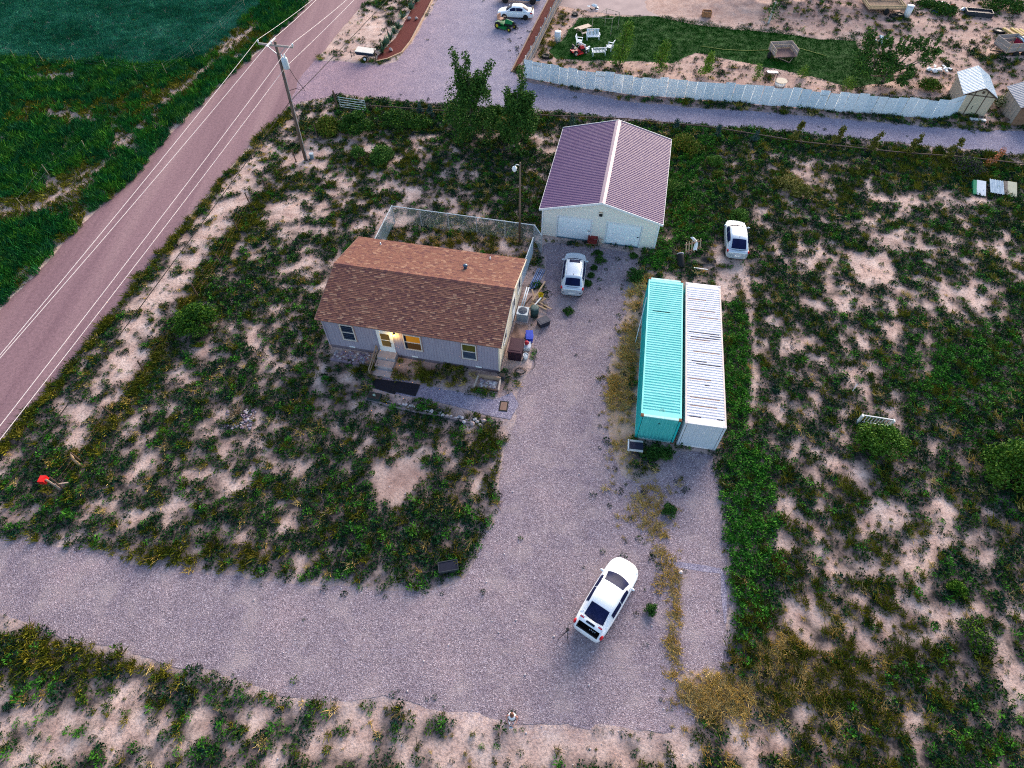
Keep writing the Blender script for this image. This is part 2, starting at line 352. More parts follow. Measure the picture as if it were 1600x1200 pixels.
def mix(n, l, f, a, b, mode='MIX'):
    m = n.new('ShaderNodeMix'); m.data_type = 'RGBA'; m.blend_type = mode
    for i, s in ((0, f), (6, a), (7, b)):
        if isinstance(s, (int, float)): m.inputs[i].default_value = s
        elif isinstance(s, tuple): m.inputs[i].default_value = (*s, 1)
        else: l.new(s, m.inputs[i])
    return m.outputs[2]
def ramp(n, l, src, stops):
    r = n.new('ShaderNodeValToRGB'); e = r.color_ramp.elements
    while len(e) < len(stops): e.new(.5)
    for i, (p, c) in enumerate(stops): e[i].position = p; e[i].color = (*c, 1) if isinstance(c, tuple) else (c, c, c, 1)
    l.new(src, r.inputs[0]); return r.outputs[0]
def noise(n, l, co, sc, det=4, rough=.55):
    t = N(n, 'ShaderNodeTexNoise', Scale=sc, Detail=det, Roughness=rough); l.new(co, t.inputs[0]); return t.outputs[0]
def gravel_color(n, l, co, tint=(1, 1, 1)):
    vo = N(n, 'ShaderNodeTexVoronoi', Scale=24.0); l.new(co, vo.inputs['Vector'])
    sep = n.new('ShaderNodeSeparateColor'); l.new(vo.outputs['Color'], sep.inputs[0])
    c = ramp(n, l, sep.outputs[0], [(0, (.13*tint[0], .105*tint[1], .120*tint[2])), (.45, (.245*tint[0], .20*tint[1], .225*tint[2])), (.85, (.33*tint[0], .275*tint[1], .305*tint[2])), (1, (.52, .47, .5))])
    return c, vo.outputs['Distance']
def bump(n, l, b, hgt, st, dist=.03):
    bp = N(n, 'ShaderNodeBump', Strength=st, Distance=dist); l.new(hgt, bp.inputs['Height']); l.new(bp.outputs[0], b.inputs['Normal'])
m, n, l, b = nodes_mat('soil')
pos = n.new('ShaderNodeNewGeometry').outputs['Position']; az = N(n, 'ShaderNodeAttribute', attribute_name='zone')
sp = n.new('ShaderNodeSeparateColor'); l.new(az.outputs['Color'], sp.inputs[0])
pale = ramp(n, l, noise(n, l, pos, .8, 6), [(.3, (.40, .255, .215)), (.5, (.57, .40, .34)), (.7, (.67, .51, .45))])
spk = ramp(n, l, noise(n, l, pos, 7, 5, .7), [(.40, .62), (.52, 1.05)])
pale = mix(n, l, 1.0, pale, spk, 'MULTIPLY')
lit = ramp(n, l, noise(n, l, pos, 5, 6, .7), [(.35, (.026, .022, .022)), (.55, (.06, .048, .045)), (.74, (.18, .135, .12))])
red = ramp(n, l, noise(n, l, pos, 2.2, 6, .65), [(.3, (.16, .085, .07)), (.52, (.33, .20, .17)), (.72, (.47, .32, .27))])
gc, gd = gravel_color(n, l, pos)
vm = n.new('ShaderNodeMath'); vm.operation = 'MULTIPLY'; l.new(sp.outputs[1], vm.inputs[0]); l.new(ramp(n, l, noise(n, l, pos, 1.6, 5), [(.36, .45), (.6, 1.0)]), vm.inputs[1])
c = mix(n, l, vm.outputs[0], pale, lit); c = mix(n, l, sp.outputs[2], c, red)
gm = n.new('ShaderNodeMath'); gm.operation = 'MULTIPLY'; l.new(sp.outputs[0], gm.inputs[0]); l.new(ramp(n, l, noise(n, l, pos, 2.6, 5), [(.35, .3), (.6, 1.0)]), gm.inputs[1])
c = mix(n, l, gm.outputs[0], c, gc)
dg_ = n.new('ShaderNodeMath'); dg_.operation = 'MULTIPLY'; l.new(az.outputs['Alpha'], dg_.inputs[0]); l.new(ramp(n, l, noise(n, l, pos, 3, 5), [(.35, .2), (.6, .85)]), dg_.inputs[1])
c = mix(n, l, dg_.outputs[0], c, (.36, .25, .12))
l.new(c, b.inputs['Base Color']); b.inputs['Roughness'].default_value = .95; b.inputs['Specular IOR Level'].default_value = .15
bump(n, l, b, noise(n, l, pos, 9, 6, .7), .8, .05)
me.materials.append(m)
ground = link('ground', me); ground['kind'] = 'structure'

m, n, l, b = nodes_mat('gravel')
pos = n.new('ShaderNodeNewGeometry').outputs['Position']; gc, gd = gravel_color(n, l, pos)
pat = ramp(n, l, noise(n, l, pos, .35, 6, .6), [(.3, (.80, .76, .84)), (.5, (1.0, .95, .97)), (.7, (1.22, 1.10, 1.08))])
c = mix(n, l, 1.0, gc, pat, 'MULTIPLY')
dust = ramp(n, l, noise(n, l, pos, .6, 5, .6), [(.5, 0.0), (.72, .55)])
c = mix(n, l, dust, c, (.42, .335, .33))
c = mix(n, l, ramp(n, l, noise(n, l, pos, 5.0, 4), [(.3, .25), (.5, 0.0)]), c, (.13, .10, .11))
l.new(c, b.inputs['Base Color']); b.inputs['Roughness'].default_value = .95; b.inputs['Specular IOR Level'].default_value = .15
bump(n, l, b, gd, .7, .03)
m, n, l, b = nodes_mat('blue_gravel')
pos = n.new('ShaderNodeNewGeometry').outputs['Position']; gc, gd = gravel_color(n, l, pos, (.98, 1.06, 1.24))
pat = ramp(n, l, noise(n, l, pos, .5, 10, .75), [(.3, (.78, .78, .86)), (.5, (1, 1, 1.02)), (.7, (1.25, 1.2, 1.16))])
c = mix(n, l, 1.0, gc, pat, 'MULTIPLY'); l.new(c, b.inputs['Base Color']); b.inputs['Roughness'].default_value = .95; b.inputs['Specular IOR Level'].default_value = .15
bump(n, l, b, gd, .6, .03)
xs_ = n.new('ShaderNodeSeparateXYZ'); l.new(pos, xs_.inputs[0]); mr_ = N(n, 'ShaderNodeMapRange'); mr_.inputs[1].default_value = -17.0; mr_.inputs[2].default_value = -4.0; mr_.inputs[3].default_value = .8; mr_.inputs[4].default_value = 0.0
l.new(xs_.outputs[0], mr_.inputs[0]); c = mix(n, l, mr_.outputs[0], c, mix(n, l, 1.0, c, (1.12, .80, .74), 'MULTIPLY')); l.new(c, b.inputs['Base Color'])
m, n, l, b = nodes_mat('road_surface')
pos = n.new('ShaderNodeNewGeometry').outputs['Position']
mp = N(n, 'ShaderNodeMapping'); mp.inputs['Rotation'].default_value = (0, 0, R(13.2)); mp.inputs['Scale'].default_value = (1, .045, 1); l.new(pos, mp.inputs[0])
trk = ramp(n, l, noise(n, l, mp.outputs[0], .55, 4, .5), [(.3, (.200, .112, .130)), (.5, (.265, .155, .170)), (.7, (.32, .198, .205))])
fine = ramp(n, l, noise(n, l, pos, 26, 3, .7), [(.3, .62), (.55, 1.0), (.75, 1.3)])
c = mix(n, l, 1.0, trk, fine, 'MULTIPLY')
blo = ramp(n, l, noise(n, l, pos, 4.5, 6, .75), [(.3, .72), (.5, 1.0), (.7, 1.22)]); c = mix(n, l, 1.0, c, blo, 'MULTIPLY')
l.new(c, b.inputs['Base Color']); b.inputs['Roughness'].default_value = .9; b.inputs['Specular IOR Level'].default_value = .2
bump(n, l, b, noise(n, l, pos, 30, 3, .7), .5, .015)

def sheet(name, poly, z, mt, jit=.25, step=.35, skirt=.05):
    pts = []
    k = len(poly)
    for i in range(k):
        a, c_ = Vector(poly[i]), Vector(poly[(i+1) % k]); d = (c_-a).length; q = max(1, int(d/step))
        for j in range(q): pts.append(a.lerp(c_, j/q))
    pts = np.array([tuple(p) for p in pts]); tn = np.roll(pts, -1, 0)-np.roll(pts, 1, 0); tn /= np.maximum(np.linalg.norm(tn, axis=1, keepdims=True), 1e-6)
    off = (fbm(pts[:, 0]+50, pts[:, 1]+90, 1.5, 77, 4)-.5)*2*jit
    pts = pts+np.stack([tn[:, 1], -tn[:, 0]], 1)*off[:, None]
    from mathutils.geometry import delaunay_2d_cdt
    nn = len(pts)
    cv_, ce_, cf_, *_r = delaunay_2d_cdt([Vector(tuple(p_)) for p_ in pts], [], [list(range(nn))], 1, 1e-4)
    M = MB(); fs_ = []
    for f_ in cf_:
        a_, b_, c_ = (cv_[i] for i in f_[:3]); cr = (b_-a_).cross(c_-a_)
        fs_.append(list(f_) if cr > 0 else list(f_)[::-1])
    M.add([(p_.x, p_.y, z) for p_ in cv_], fs_)
    o = M.build(name, mt); o['kind'] = 'structure'; return o
sheet('road', ROADP, .014, MATS['road_surface'], .18)
sheet('lane', LANE, .010, MATS['blue_gravel'], .35)
sheet('driveway', DRIVE, .008, MATS['gravel'], .35)
sheet('path', PATH, .014, MATS['blue_gravel'], .1)
sheet('paved_yard', PAVE, .012, mat('pale_concrete', (.30, .225, .225), (.41, .31, .30), .5, .9, bump=.2, world=True), .05)
sheet('pad_border', px2w([(1052, 877), (1128, 887), (1134, 900), (1137, 975), (1130, 975), (1125, 897), (1052, 886)]), .013, MATS['blue_gravel'], .12)
lawn_m = mat('lawn_soil', (.004, .05, .002), (.008, .075, .003), 1.2, .95, bump=.4, bscale=20, world=True)
sheet('lawn', LAWN, .012, lawn_m, .5)
mulch_m = mat('red_mulch', (.075, .010, .010), (.13, .02, .018), 14, .95, bump=.8, bscale=40, world=True)
sheet('planting_bed', MULCH1, .05, mulch_m, .04); sheet('planting_bed', MULCH2, .05, mulch_m, .04)

# ------------------------------------------------------------------ small growth, scattered
def leafy(seed, n, r, h, ll, lw, up=.5):
    q = random.Random(seed); M = MB()
    for i in range(n):
        a = q.uniform(0, 2*pi); rr = r*math.sqrt(q.random()); z = h*(1-(rr/r)**2*.8)*q.uniform(.15, 1)
        c = Vector((rr*cos(a), rr*sin(a), z)); d = Vector((cos(a)*q.uniform(.2, 1)+q.uniform(-.5, .5), sin(a)*q.uniform(.2, 1)+q.uniform(-.5, .5), q.uniform(-.2, 1)*up+.1)).normalized()
        s = d.cross(Vector((q.uniform(-1, 1), q.uniform(-1, 1), q.uniform(-.3, 1)))).normalized()
        L, W = ll*q.uniform(.6, 1.3), lw*q.uniform(.7, 1.3)
        M.add([c-d*L*.5, c+s*W*.5, c+d*L*.5, c-s*W*.5], [(0, 1, 2, 3)])
    return M
def grassy(seed, n, r, h, wd, lean=.5):
    q = random.Random(seed); M = MB()
    for i in range(n):
        a = q.uniform(0, 2*pi); rr = r*math.sqrt(q.random()); c = Vector((rr*cos(a), rr*sin(a), -.02)); b_ = q.uniform(0, 2*pi)
        L = h*q.uniform(.5, 1.2); ln = lean*q.uniform(.2, 1.2)
        t = Vector((cos(b_)*ln*L, sin(b_)*ln*L, L)); s = Vector((-sin(b_), cos(b_), 0))*wd*.5
        M.add([c-s, c+s, c+t*.6+s*.7, c+t+Vector((cos(b_), sin(b_), -.3))*L*ln*.3, c+t*.6-s*.7], [(0, 1, 2, 3, 4)])
    return M
weed_m = rampmat('weed_leaf', [(.006, .022, .011), (.010, .042, .014), (.006, .036, .023), (.019, .068, .009), (.042, .092, .010), (.011, .042, .021)])
lush_m = rampmat('lush_leaf', [(.016, .085, .010), (.034, .14, .012), (.06, .19, .018), (.02, .105, .016)])
olive_m = rampmat('olive_grass', [(.06, .085, .010), (.13, .15, .014), (.24, .21, .022), (.09, .125, .016), (.32, .26, .04)])
dry_m = rampmat('dry_grass', [(.52, .36, .10), (.66, .48, .15), (.70, .54, .24), (.56, .42, .18)])
sage_m = rampmat('sage_leaf', [(.055, .075, .07), (.08, .10, .085), (.045, .07, .055)])
field_m = rampmat('field_grass', [(.010, .09, .03), (.016, .13, .035), (.03, .18, .025), (.08, .22, .02), (.012, .10, .05)])
teal_m = rampmat('young_crop', [(.012, .11, .05), (.02, .16, .085), (.05, .26, .16), (.14, .38, .27)], by='both', scale=.16)
lawn_g = rampmat('lawn_grass', [(.005, .070, .002), (.008, .095, .003), (.010, .078, .003)])
def scatter(name, label, templates, pts, rots, scls, ids):
    c = bpy.data.collections.new(name+'_templates')
    for i, t in enumerate(templates):
        o = bpy.data.objects.new('%s_sprig_%02d' % (name, i), t); c.objects.link(o)
    me = bpy.data.meshes.new(name); me.vertices.add(len(pts)); me.vertices.foreach_set('co', np.asarray(pts, np.float32).reshape(-1))
    a = me.attributes.new('rot', 'FLOAT_VECTOR', 'POINT'); a.data.foreach_set('vector', np.asarray(rots, np.float32).reshape(-1))
    a = me.attributes.new('scl', 'FLOAT_VECTOR', 'POINT'); a.data.foreach_set('vector', np.asarray(scls, np.float32).reshape(-1))
    a = me.attributes.new('pick', 'INT', 'POINT'); a.data.foreach_set('value', np.asarray(ids, np.int32))
    g = bpy.data.node_groups.new(name, 'GeometryNodeTree')
    g.interface.new_socket('Geometry', in_out='INPUT', socket_type='NodeSocketGeometry'); g.interface.new_socket('Geometry', in_out='OUTPUT', socket_type='NodeSocketGeometry')
    n, l = g.nodes, g.links
    gi, go = n.new('NodeGroupInput'), n.new('NodeGroupOutput'); ip = n.new('GeometryNodeInstanceOnPoints')
    ci = n.new('GeometryNodeCollectionInfo'); ci.inputs['Collection'].default_value = c; ci.inputs['Separate Children'].default_value = True; ci.inputs['Reset Children'].default_value = True
    def na(nm, ty):
        x = n.new('GeometryNodeInputNamedAttribute'); x.data_type = ty; x.inputs[0].default_value = nm; return x.outputs[0]
    er = n.new('FunctionNodeEulerToRotation'); l.new(na('rot', 'FLOAT_VECTOR'), er.inputs[0])
    l.new(gi.outputs[0], ip.inputs['Points']); l.new(ci.outputs[0], ip.inputs['Instance']); ip.inputs['Pick Instance'].default_value = True
    l.new(na('pick', 'INT'), ip.inputs['Instance Index']); l.new(er.outputs[0], ip.inputs['Rotation']); l.new(na('scl', 'FLOAT_VECTOR'), ip.inputs['Scale'])
    l.new(ip.outputs[0], go.inputs[0])
    o = link(name, me); md = o.modifiers.new('scatter', 'NODES'); md.node_group = g
    tag(o, label, None, kind='stuff'); return o
def cand(step):
    xs = np.arange(GX0+1, GX1-1, step); ys = np.arange(GY0+1, GY1-1, step); X, Y = np.meshgrid(xs, ys, indexing='ij')
    X = (X+NR.uniform(-.5, .5, X.shape)*step).ravel(); Y = (Y+NR.uniform(-.5, .5, Y.shape)*step).ravel()
    u, v = to_px(X, Y); k = (u > -350) & (u < 1950) & (v > -80) & (v < 2100) & (Y*_fw.y+CAMH*sin(PITCH) > 1); return X[k], Y[k], u[k], v[k]
def samp(A, X, Y):
    i = np.clip(((X-GX0)/GS).round().astype(int), 0, len(gx)-1); j = np.clip(((Y-GY0)/GS).round().astype(int), 0, len(gy)-1); return A[i, j]
def emit(name, label, templates, X, Y, smin, smax, tilt=.15, hvar=(.7, 1.3), big=None):
    n_ = len(X)
    if n_ == 0: return
    s = NR.uniform(smin, smax, n_)
    if big is not None: s = s*big
    scl = np.stack([s, s, s*NR.uniform(hvar[0], hvar[1], n_)], 1)
    rot = np.stack([NR.uniform(-tilt, tilt, n_), NR.uniform(-tilt, tilt, n_), NR.uniform(0, 2*pi, n_)], 1)
    Z = samp(ZZ, X, Y)
    scatter(name, label, templates, np.stack([X, Y, Z], 1), rot, scl, NR.randint(0, len(templates), n_))
X, Y, u, v = cand(.27)
cv = samp(COVER, X, Y); cv = np.where(cv > -.3, cv+(vnoise(X, Y, .5, 44)-.5)*.7, cv); r = NR.rand(len(X))
keep = smooth(.36, .66, cv)*.92 > r
sm_ = (cv > -.1) & (cv <= .46) & ~keep & (NR.rand(len(X)) < .20); keep |= sm_
X, Y, cv, sm_ = X[keep], Y[keep], cv[keep], sm_[keep]
po, pd, pl = samp(OL, X, Y), samp(DRY, X, Y), samp(LUSH, X, Y)
tn = vnoise(X, Y, 1.3, 91)
po = np.clip(po*(.45+1.1*tn), 0, 1); pd = np.clip(pd*(.5+vnoise(X, Y, 1.0, 93)), 0, 1); pl = np.clip(pl*(.4+1.2*vnoise(X, Y, 1.6, 95)), 0, 1)
r = NR.rand(len(X)); typ = np.zeros(len(X), int)
typ[r < pl] = 3; r = NR.rand(len(X)); typ[r < po] = 1; r = NR.rand(len(X)); typ[r < pd] = 2
r = NR.rand(len(X)); typ[(typ == 0) & (r < .13) & (vnoise(X, Y, 4, 97) > .55)] = 4
bigf = np.where(sm_, NR.uniform(.3, .7, len(X)), .72+.6*np.clip(cv-.4, 0, .6))
W_ = [leafy(i, 34, .24, .26, .13, .06).mesh('weed_sprig', weed_m) for i in range(4)]
L_ = [leafy(i+20, 40, .25, .34, .14, .06).mesh('lush_sprig', lush_m) for i in range(3)]
O_ = [grassy(i+40, 30, .17, .30, .032, .8).mesh('olive_tuft', olive_m) for i in range(3)]
D_ = [grassy(i+60, 30, .2, .2, .03, 1.2).mesh('dry_tuft', dry_m) for i in range(3)]
S_ = [leafy(i+80, 34, .26, .28, .11, .035, .9).mesh('sage_sprig', sage_m) for i in range(2)]
for t, nm, lab, T in ((0, 'weeds', 'dark green low weeds growing in patches over the pale soil', W_), (1, 'olive_grass', 'yellow-green grass tufts growing among the weeds and along the edges', O_), (2, 'dry_grass', 'golden dry grass beside the gravel and the containers', D_), (3, 'lush_weeds', 'bright green lush weeds growing beside the garage and the containers', L_), (4, 'sage', 'grey-green sage plants among the weeds', S_)):
    k = typ == t; emit(nm, lab, T, X[k], Y[k], .75 if t != 2 else .8, 1.35, big=bigf[k])
# sprigs on the gravel
X, Y, u, v = cand(.5)
hd = samp((m_drive | m_lane).astype(float), X, Y) > .5
UUs = np.full(len(X), .004)
for (a, b_, ra, rb, k) in [(935, 420, 60, 40, .10), (905, 480, 50, 60, .05), (640, 925, 130, 14, .25), (790, 690, 14, 70, .2), (600, 1095, 130, 20, .35), (800, 1125, 200, 16, .25), (1010, 900, 50, 130, .12), (380, 1055, 100, 18, .12), (810, 70, 25, 40, .4), (965, 860, 16, 90, .22), (1000, 780, 60, 60, .15), (620, 155, 70, 8, .3), (1120, 800, 20, 90, .3), (480, 915, 120, 8, .25)]:
    UUs += k*np.clip(1.3-np.hypot((u-a)/ra, (v-b_)/rb), 0, 1)
k = hd & (NR.rand(len(X)) < UUs)
emit('gravel_weeds', 'small scattered weeds sprouting from the gravel', W_, X[k], Y[k], .25, 1.0)
# verge and field beyond the road
X, Y, u, v = cand(.42)
fld = samp(EAST_FIELD.astype(float), X, Y) > .5
hardk = samp(HARD, X, Y) < .35
crop = inpoly(u+18*(fbm(X, Y, 6, 71)-.5), v+14*(fbm(X, Y, 5, 72)-.5), [(-300, 100), (0, 95), (120, 98), (230, 105), (300, 100), (360, 60), (420, -10), (470, -90), (-300, -90)])
du = np.zeros(len(X))+9e9
for (a, b_), (c_, d_) in [((0, 330), (60, 325)), ((60, 325), (135, 285)), ((135, 285), (200, 220)), ((200, 220), (260, 160)), ((260, 160), (330, 100)), ((330, 100), (400, 40))]:
    t = np.clip(((u-a)*(c_-a)+(v-b_)*(d_-b_))/((c_-a)**2+(d_-b_)**2), 0, 1); du = np.minimum(du, np.hypot(u-a-t*(c_-a), v-b_-t*(d_-b_)))
bare = (du < 5) | (fbm(X, Y, 2.4, 73) > .70)
k = fld & hardk & crop
F_ = [grassy(i+100, 70, .40, .30, .03, .5).mesh('crop_tuft', teal_m) for i in range(3)]
emit('crop_field', 'blue-green young crop covering the field across the road', F_, X[k], Y[k], .8, 1.25)
k = fld & hardk & ~crop & (~bare | (NR.rand(len(X)) < .2))
T_ = [grassy(i+120, 60, .36, .62, .035, .45).mesh('field_tuft', field_m) for i in range(3)]
ol = k & (NR.rand(len(X)) < .12+.6*(vnoise(X, Y, 5, 75) > .66)+.5*(du < 16))
emit('tall_grass', 'tall dark green grass growing between the road and the field', T_, X[k & ~ol], Y[k & ~ol], .7, 1.3)
emit('verge_grass', 'yellowish grass tufts along the far verge of the road', [grassy(i+140, 30, .25, .4, .03, .7).mesh('verge_tuft', olive_m) for i in range(3)], X[ol], Y[ol], .7, 1.3)
X, Y, u, v = cand(.45)
k = samp(m_lawn.astype(float), X, Y) > .5
emit('lawn_grass', 'short mown green grass of the lawn behind the white fence', [grassy(i+160, 110, .42, .09, .03, .8).mesh('lawn_tuft', lawn_g) for i in range(3)], X[k], Y[k], .85, 1.2, tilt=.02)
# loose stones on the gravel and the pale ground
X, Y, u, v = cand(.6)
k = (v > 640) & (u > 380) & (u < 1150) & (samp(COVER, X, Y) < .3) & (NR.rand(len(X)) < .10)
emit('loose_stones', 'small pale loose stones on the gravel', [MB().blob((0, 0, .02), (.05, .045, .035), i).mesh('stone_bit', mat('stone_bit', (.42, .36, .38), (.6, .55, .56), 9)) for i in range(3)], X[k], Y[k], .5, 1.2)
# ------------------------------------------------------------------ common materials
white_paint = mat('white_paint', (.72, .76, .80), (.62, .67, .72), 3, .5)
trim_white = mat('trim_white', (.80, .80, .80), (.70, .71, .73), 5, .5)
glass_m = mat('dark_glass', (.008, .013, .028), (.014, .022, .042), 2, .25, spec=.08)
blue_glass = mat('tinted_glass', (.006, .010, .04), (.010, .016, .065), 1.5, .3, spec=.05)
black_m = mat('black_rubber', (.012, .012, .014), (.02, .02, .022), 20, .7)
tyre_m = mat('tyre', (.015, .015, .017), (.025, .025, .026), 12, .85)
rim_m = mat('rim_metal', (.35, .36, .38), (.5, .5, .52), 8, .35, metal=.8)
steel_m = mat('galvanised_steel', (.36, .42, .47), (.48, .54, .60), 6, .45, metal=.5)
wood_m = mat('weathered_wood', (.20, .15, .12), (.32, .25, .20), 3, .85, stretch=(1, 6, 6), bump=.3)
pale_wood = mat('pale_lumber', (.46, .33, .19), (.58, .43, .27), 4, .8, bump=.2)
dark_wood = mat('dark_wood', (.07, .045, .035), (.13, .085, .065), 4, .9, bump=.4)
conc_m = mat('concrete', (.34, .29, .30), (.43, .37, .38), 3, .9, bump=.3)
rust_m = mat('rust', (.14, .055, .03), (.22, .10, .05), 9, .9)

# ------------------------------------------------------------------ house
house = thing('house', 'single-storey lilac-grey house with brown shingled gable roof and lit porch lamp', 'house', (HO.x, HO.y, 0), HYAW)
HW, HL, HE, HR, OX, OY = 12.817, 8.58, 3.204, 4.365, .256, .342
lilac = mat('lilac_siding', (.30, .26, .33), (.35, .31, .38), 2.5, .8, stretch=(2, 2, .4))
cream = mat('cream_siding', (.62, .54, .42), (.70, .62, .50), 2, .75)
skirtm = mat('skirting_panel', (.15, .115, .14), (.20, .155, .18), 5, .85)
x0, x1, y0, y1 = OX, HW-OX, OY, HL-OY
WZ = 3.12
def vsiding(M, xa, xb, za, zb, y, sgn, mi=0, pitch=.2):
    """vertical grooved sheet along local x"""
    q = max(1, round((xb-xa)/pitch)); pts = []
    for i in range(q):
        a = xa+(xb-xa)*i/q; b_ = xa+(xb-xa)*(i+1)/q; pts += [(a, 0.0), (b_-.022, 0.0), (b_-.018, -.012), (b_-.003, -.012)]
    pts.append((xb, 0.0)); n_ = len(pts)
    M.add([(a, y+sgn*d, za) for a, d in pts]+[(a, y+sgn*d, zb) for a, d in pts], [(i, i+1, n_+i+1, n_+i) for i in range(n_-1)], mi)
holes = [(1.47, 2.39, 1.15, 2.66), (4.15, 5.1, .58, 2.67), (5.96, 7.17, 1.17, 2.64), (10.04, 10.99, 1.14, 2.63)]
M = MB(); xs = x0
for a, b_, za, zb in holes:
    vsiding(M, xs, a, .30, WZ, y0, -1); vsiding(M, a, b_, .30, za, y0, -1); vsiding(M, a, b_, zb, WZ, y0, -1)
    M.box(((a+b_)/2, y0+.12, (za+zb)/2), (b_-a+.1, .02, zb-za+.1)); xs = b_
vsiding(M, xs, x1, .30, WZ, y0, -1); vsiding(M, x0, x1, .30, WZ, y1, 1)
M.build('front_wall', lilac, house)
for xe in (x0, x1):
    M = MB()
    M.add([(xe, y0, .3), (xe, y1, .3), (xe, y1, WZ), (xe, (y0+y1)/2, HR-.06), (xe, y0, WZ)], [(0, 1, 2, 3, 4)])
    s = 1 if xe == x1 else -1
    for k in range(int((HL-2*OY)/.4)):
        yy = y0+.2+k*.4; M.box((xe+s*.002, yy, (.3+WZ)/2), (.014, .03, WZ-.3))
    M.build('gable_wall', cream, house)
M = MB()
for a, b_, c_, d_ in ((x0+.03, x1-.03, y0+.02, y0+.04), (x0+.03, x1-.03, y1-.04, y1-.02)): M.box(((a+b_)/2, (c_+d_)/2, .14), (b_-a, d_-c_, .36))
for xe in (x0+.02, x1-.02): M.box((xe, HL/2, .14), (.02, HL-2*OY-.04, .36))
M.build('skirting', skirtm, house)
for s in (0, 1):
    MB().box((x0-.012 if s == 0 else x1+.014, y0-.012, (.3+WZ)/2), (.10, .10, WZ-.3)).build('corner_board', cream if s else lilac, house)
for vx, vz in ((1.92, .40), (6.54, .40), (11.11, .40)):
    v_ = MB().box((vx, y0-.02, vz), (.42, .03, .11)).build('vent', trim_white, house)
def window(parent, a, b_, za, zb, y, lit=None, sgn=-1, split=True):
    wn = MB(); t = .06
    for q in ((a, (za+zb)/2, .06, zb-za+.06), (b_, (za+zb)/2, .06, zb-za+.06)): wn.box((q[0], y+sgn*.02, q[1]), (q[2], .09, q[3]))
    for z in (za, zb): wn.box(((a+b_)/2, y+sgn*.02, z), (b_-a-.06, .09, .06))
    if split: wn.box(((a+b_)/2, y+sgn*.015, (za+zb)/2), (b_-a-.06, .05, .05))
    f = wn.build('window', mat('window_frame', (.62, .55, .50), (.7, .63, .58), 6, .6), parent)
    zm = (za+zb)/2
    for k, (p, q) in enumerate(((zm+.025, zb-.03), (za+.03, zm-.025))):
        pane = MB().box(((a+b_)/2, y-sgn*.012, (p+q)/2), (b_-a-.06, .012, q-p)).build('pane', glass_m, f)
        if lit:
            MB().box(((a+b_)/2+lit[k][2], y-sgn*.004, (p+q)/2), (b_-a-.08-abs(lit[k][2])*2, .012, q-p-.02)).build('blind', lit[k][0] if True else None, f)
        else:
            bl = MB()
            for i in range(4): bl.box(((a+b_)/2, y-sgn*.004, p+(q-p)*(i+.5)/4), (b_-a-.1, .014, (q-p)/4*.35))
            bl.build('blind', mat('window_blind', (.03, .045, .08), (.05, .07, .11), 3, .4), f)
    ca = MB(); e = .06
    ca.box(((a+b_)/2, y+sgn*.008, zb+.065), (b_-a+.22, .03, .07)); ca.box(((a+b_)/2, y+sgn*.012, za-.065), (b_-a+.22, .045, .07))
    for xx in (a-.065, b_+.065): ca.box((xx, y+sgn*.008, (za+zb)/2), (.07, .03, zb-za+.06))
    ca.build('casing', mat('window_casing', (.30, .20, .20), (.36, .25, .25), 6, .7), f)
    return f
lit_hi = mat('lit_curtain', (.22, .10, .01), (.28, .13, .015), 2, .8, emit=((1, .38, .02), .10)); lit_lo = mat('dim_curtain', (.05, .025, .01), (.07, .035, .014), 2, .8, emit=((1, .40, .06), .012))
lit_gr = mat('green_blind', (.03, .04, .01), (.07, .065, .015), 3, .6, emit=((.6, .55, .05), .012))
window(house, 1.47, 2.39, 1.15, 2.66, y0)
window(house, 5.96, 7.17, 1.17, 2.64, y0, [(lit_hi, 0, .07), (lit_lo, 0, .07)])
window(house, 10.04, 10.99, 1.14, 2.63, y0, [(lit_gr, 0, .0), (mat('window_blind', (.03, .045, .08)), 0, .0)])
# front door
d = MB()
for q in ((4.22, 1.60, .14, 2.05), (5.03, 1.60, .14, 2.05)): d.box((q[0], y0-.02, q[1]), (q[2], .06, q[3]))
d.box((4.625, y0-.02, 2.52), (.67, .06, .22)); d.box((4.625, y0-.02, .82), (.67, .06, .48))
dr = d.build('door', trim_white, house)
MB().box((4.625, y0+.01, 1.74), (.67, .012, 1.34)).build('pane', mat('door_pane', (.05, .035, .02), (.11, .08, .035), 1.2, .2, emit=((1, .55, .12), .025)), dr)
MB().box((4.625, y0-.012, 1.72), (.66, .04, .035)).build('crossbar', trim_white, dr)
MB().lathe([(.0, 0), (.035, .01), (.04, .04), (.0, .06)], n=8, M=Matrix.Rotation(R(90), 3, 'X')).build('handle', black_m, dr, loc=(4.99, y0-.05, 1.5))
fr = MB()
for xx in (4.11, 5.14): fr.box((xx, y0-.01, 1.62), (.07, .08, 2.16))
fr.box((4.625, y0-.01, 2.68), (.96, .08, .06)); fr.build('frame', trim_white, dr)
# lit porch lamp
lm = MB().box((0, -.03, 0), (.10, .04, .18)).build('porch_lamp', black_m, house, loc=(5.36, y0, 2.56))
MB().lathe([(.03, .07), (.06, .05), (.055, -.06), (.02, -.10)], (0, -.11, -.02), 8).build('lamp_glass', mat('lamp_glow', (1, .7, .2), (1, .8, .3), 2, .4, emit=((1, .62, .12), 9)), lm, True)
MB().lathe([(.075, 0), (.02, .05)], (0, -.11, .06), 8).build('lamp_cap', black_m, lm)
pl = bpy.data.lights.new('porch_light', 'POINT'); pl.energy = 16; pl.color = (1, .60, .10); pl.shadow_soft_size = .08
plo = link('porch_light', pl, house, (5.36, y0-.24, 2.42))
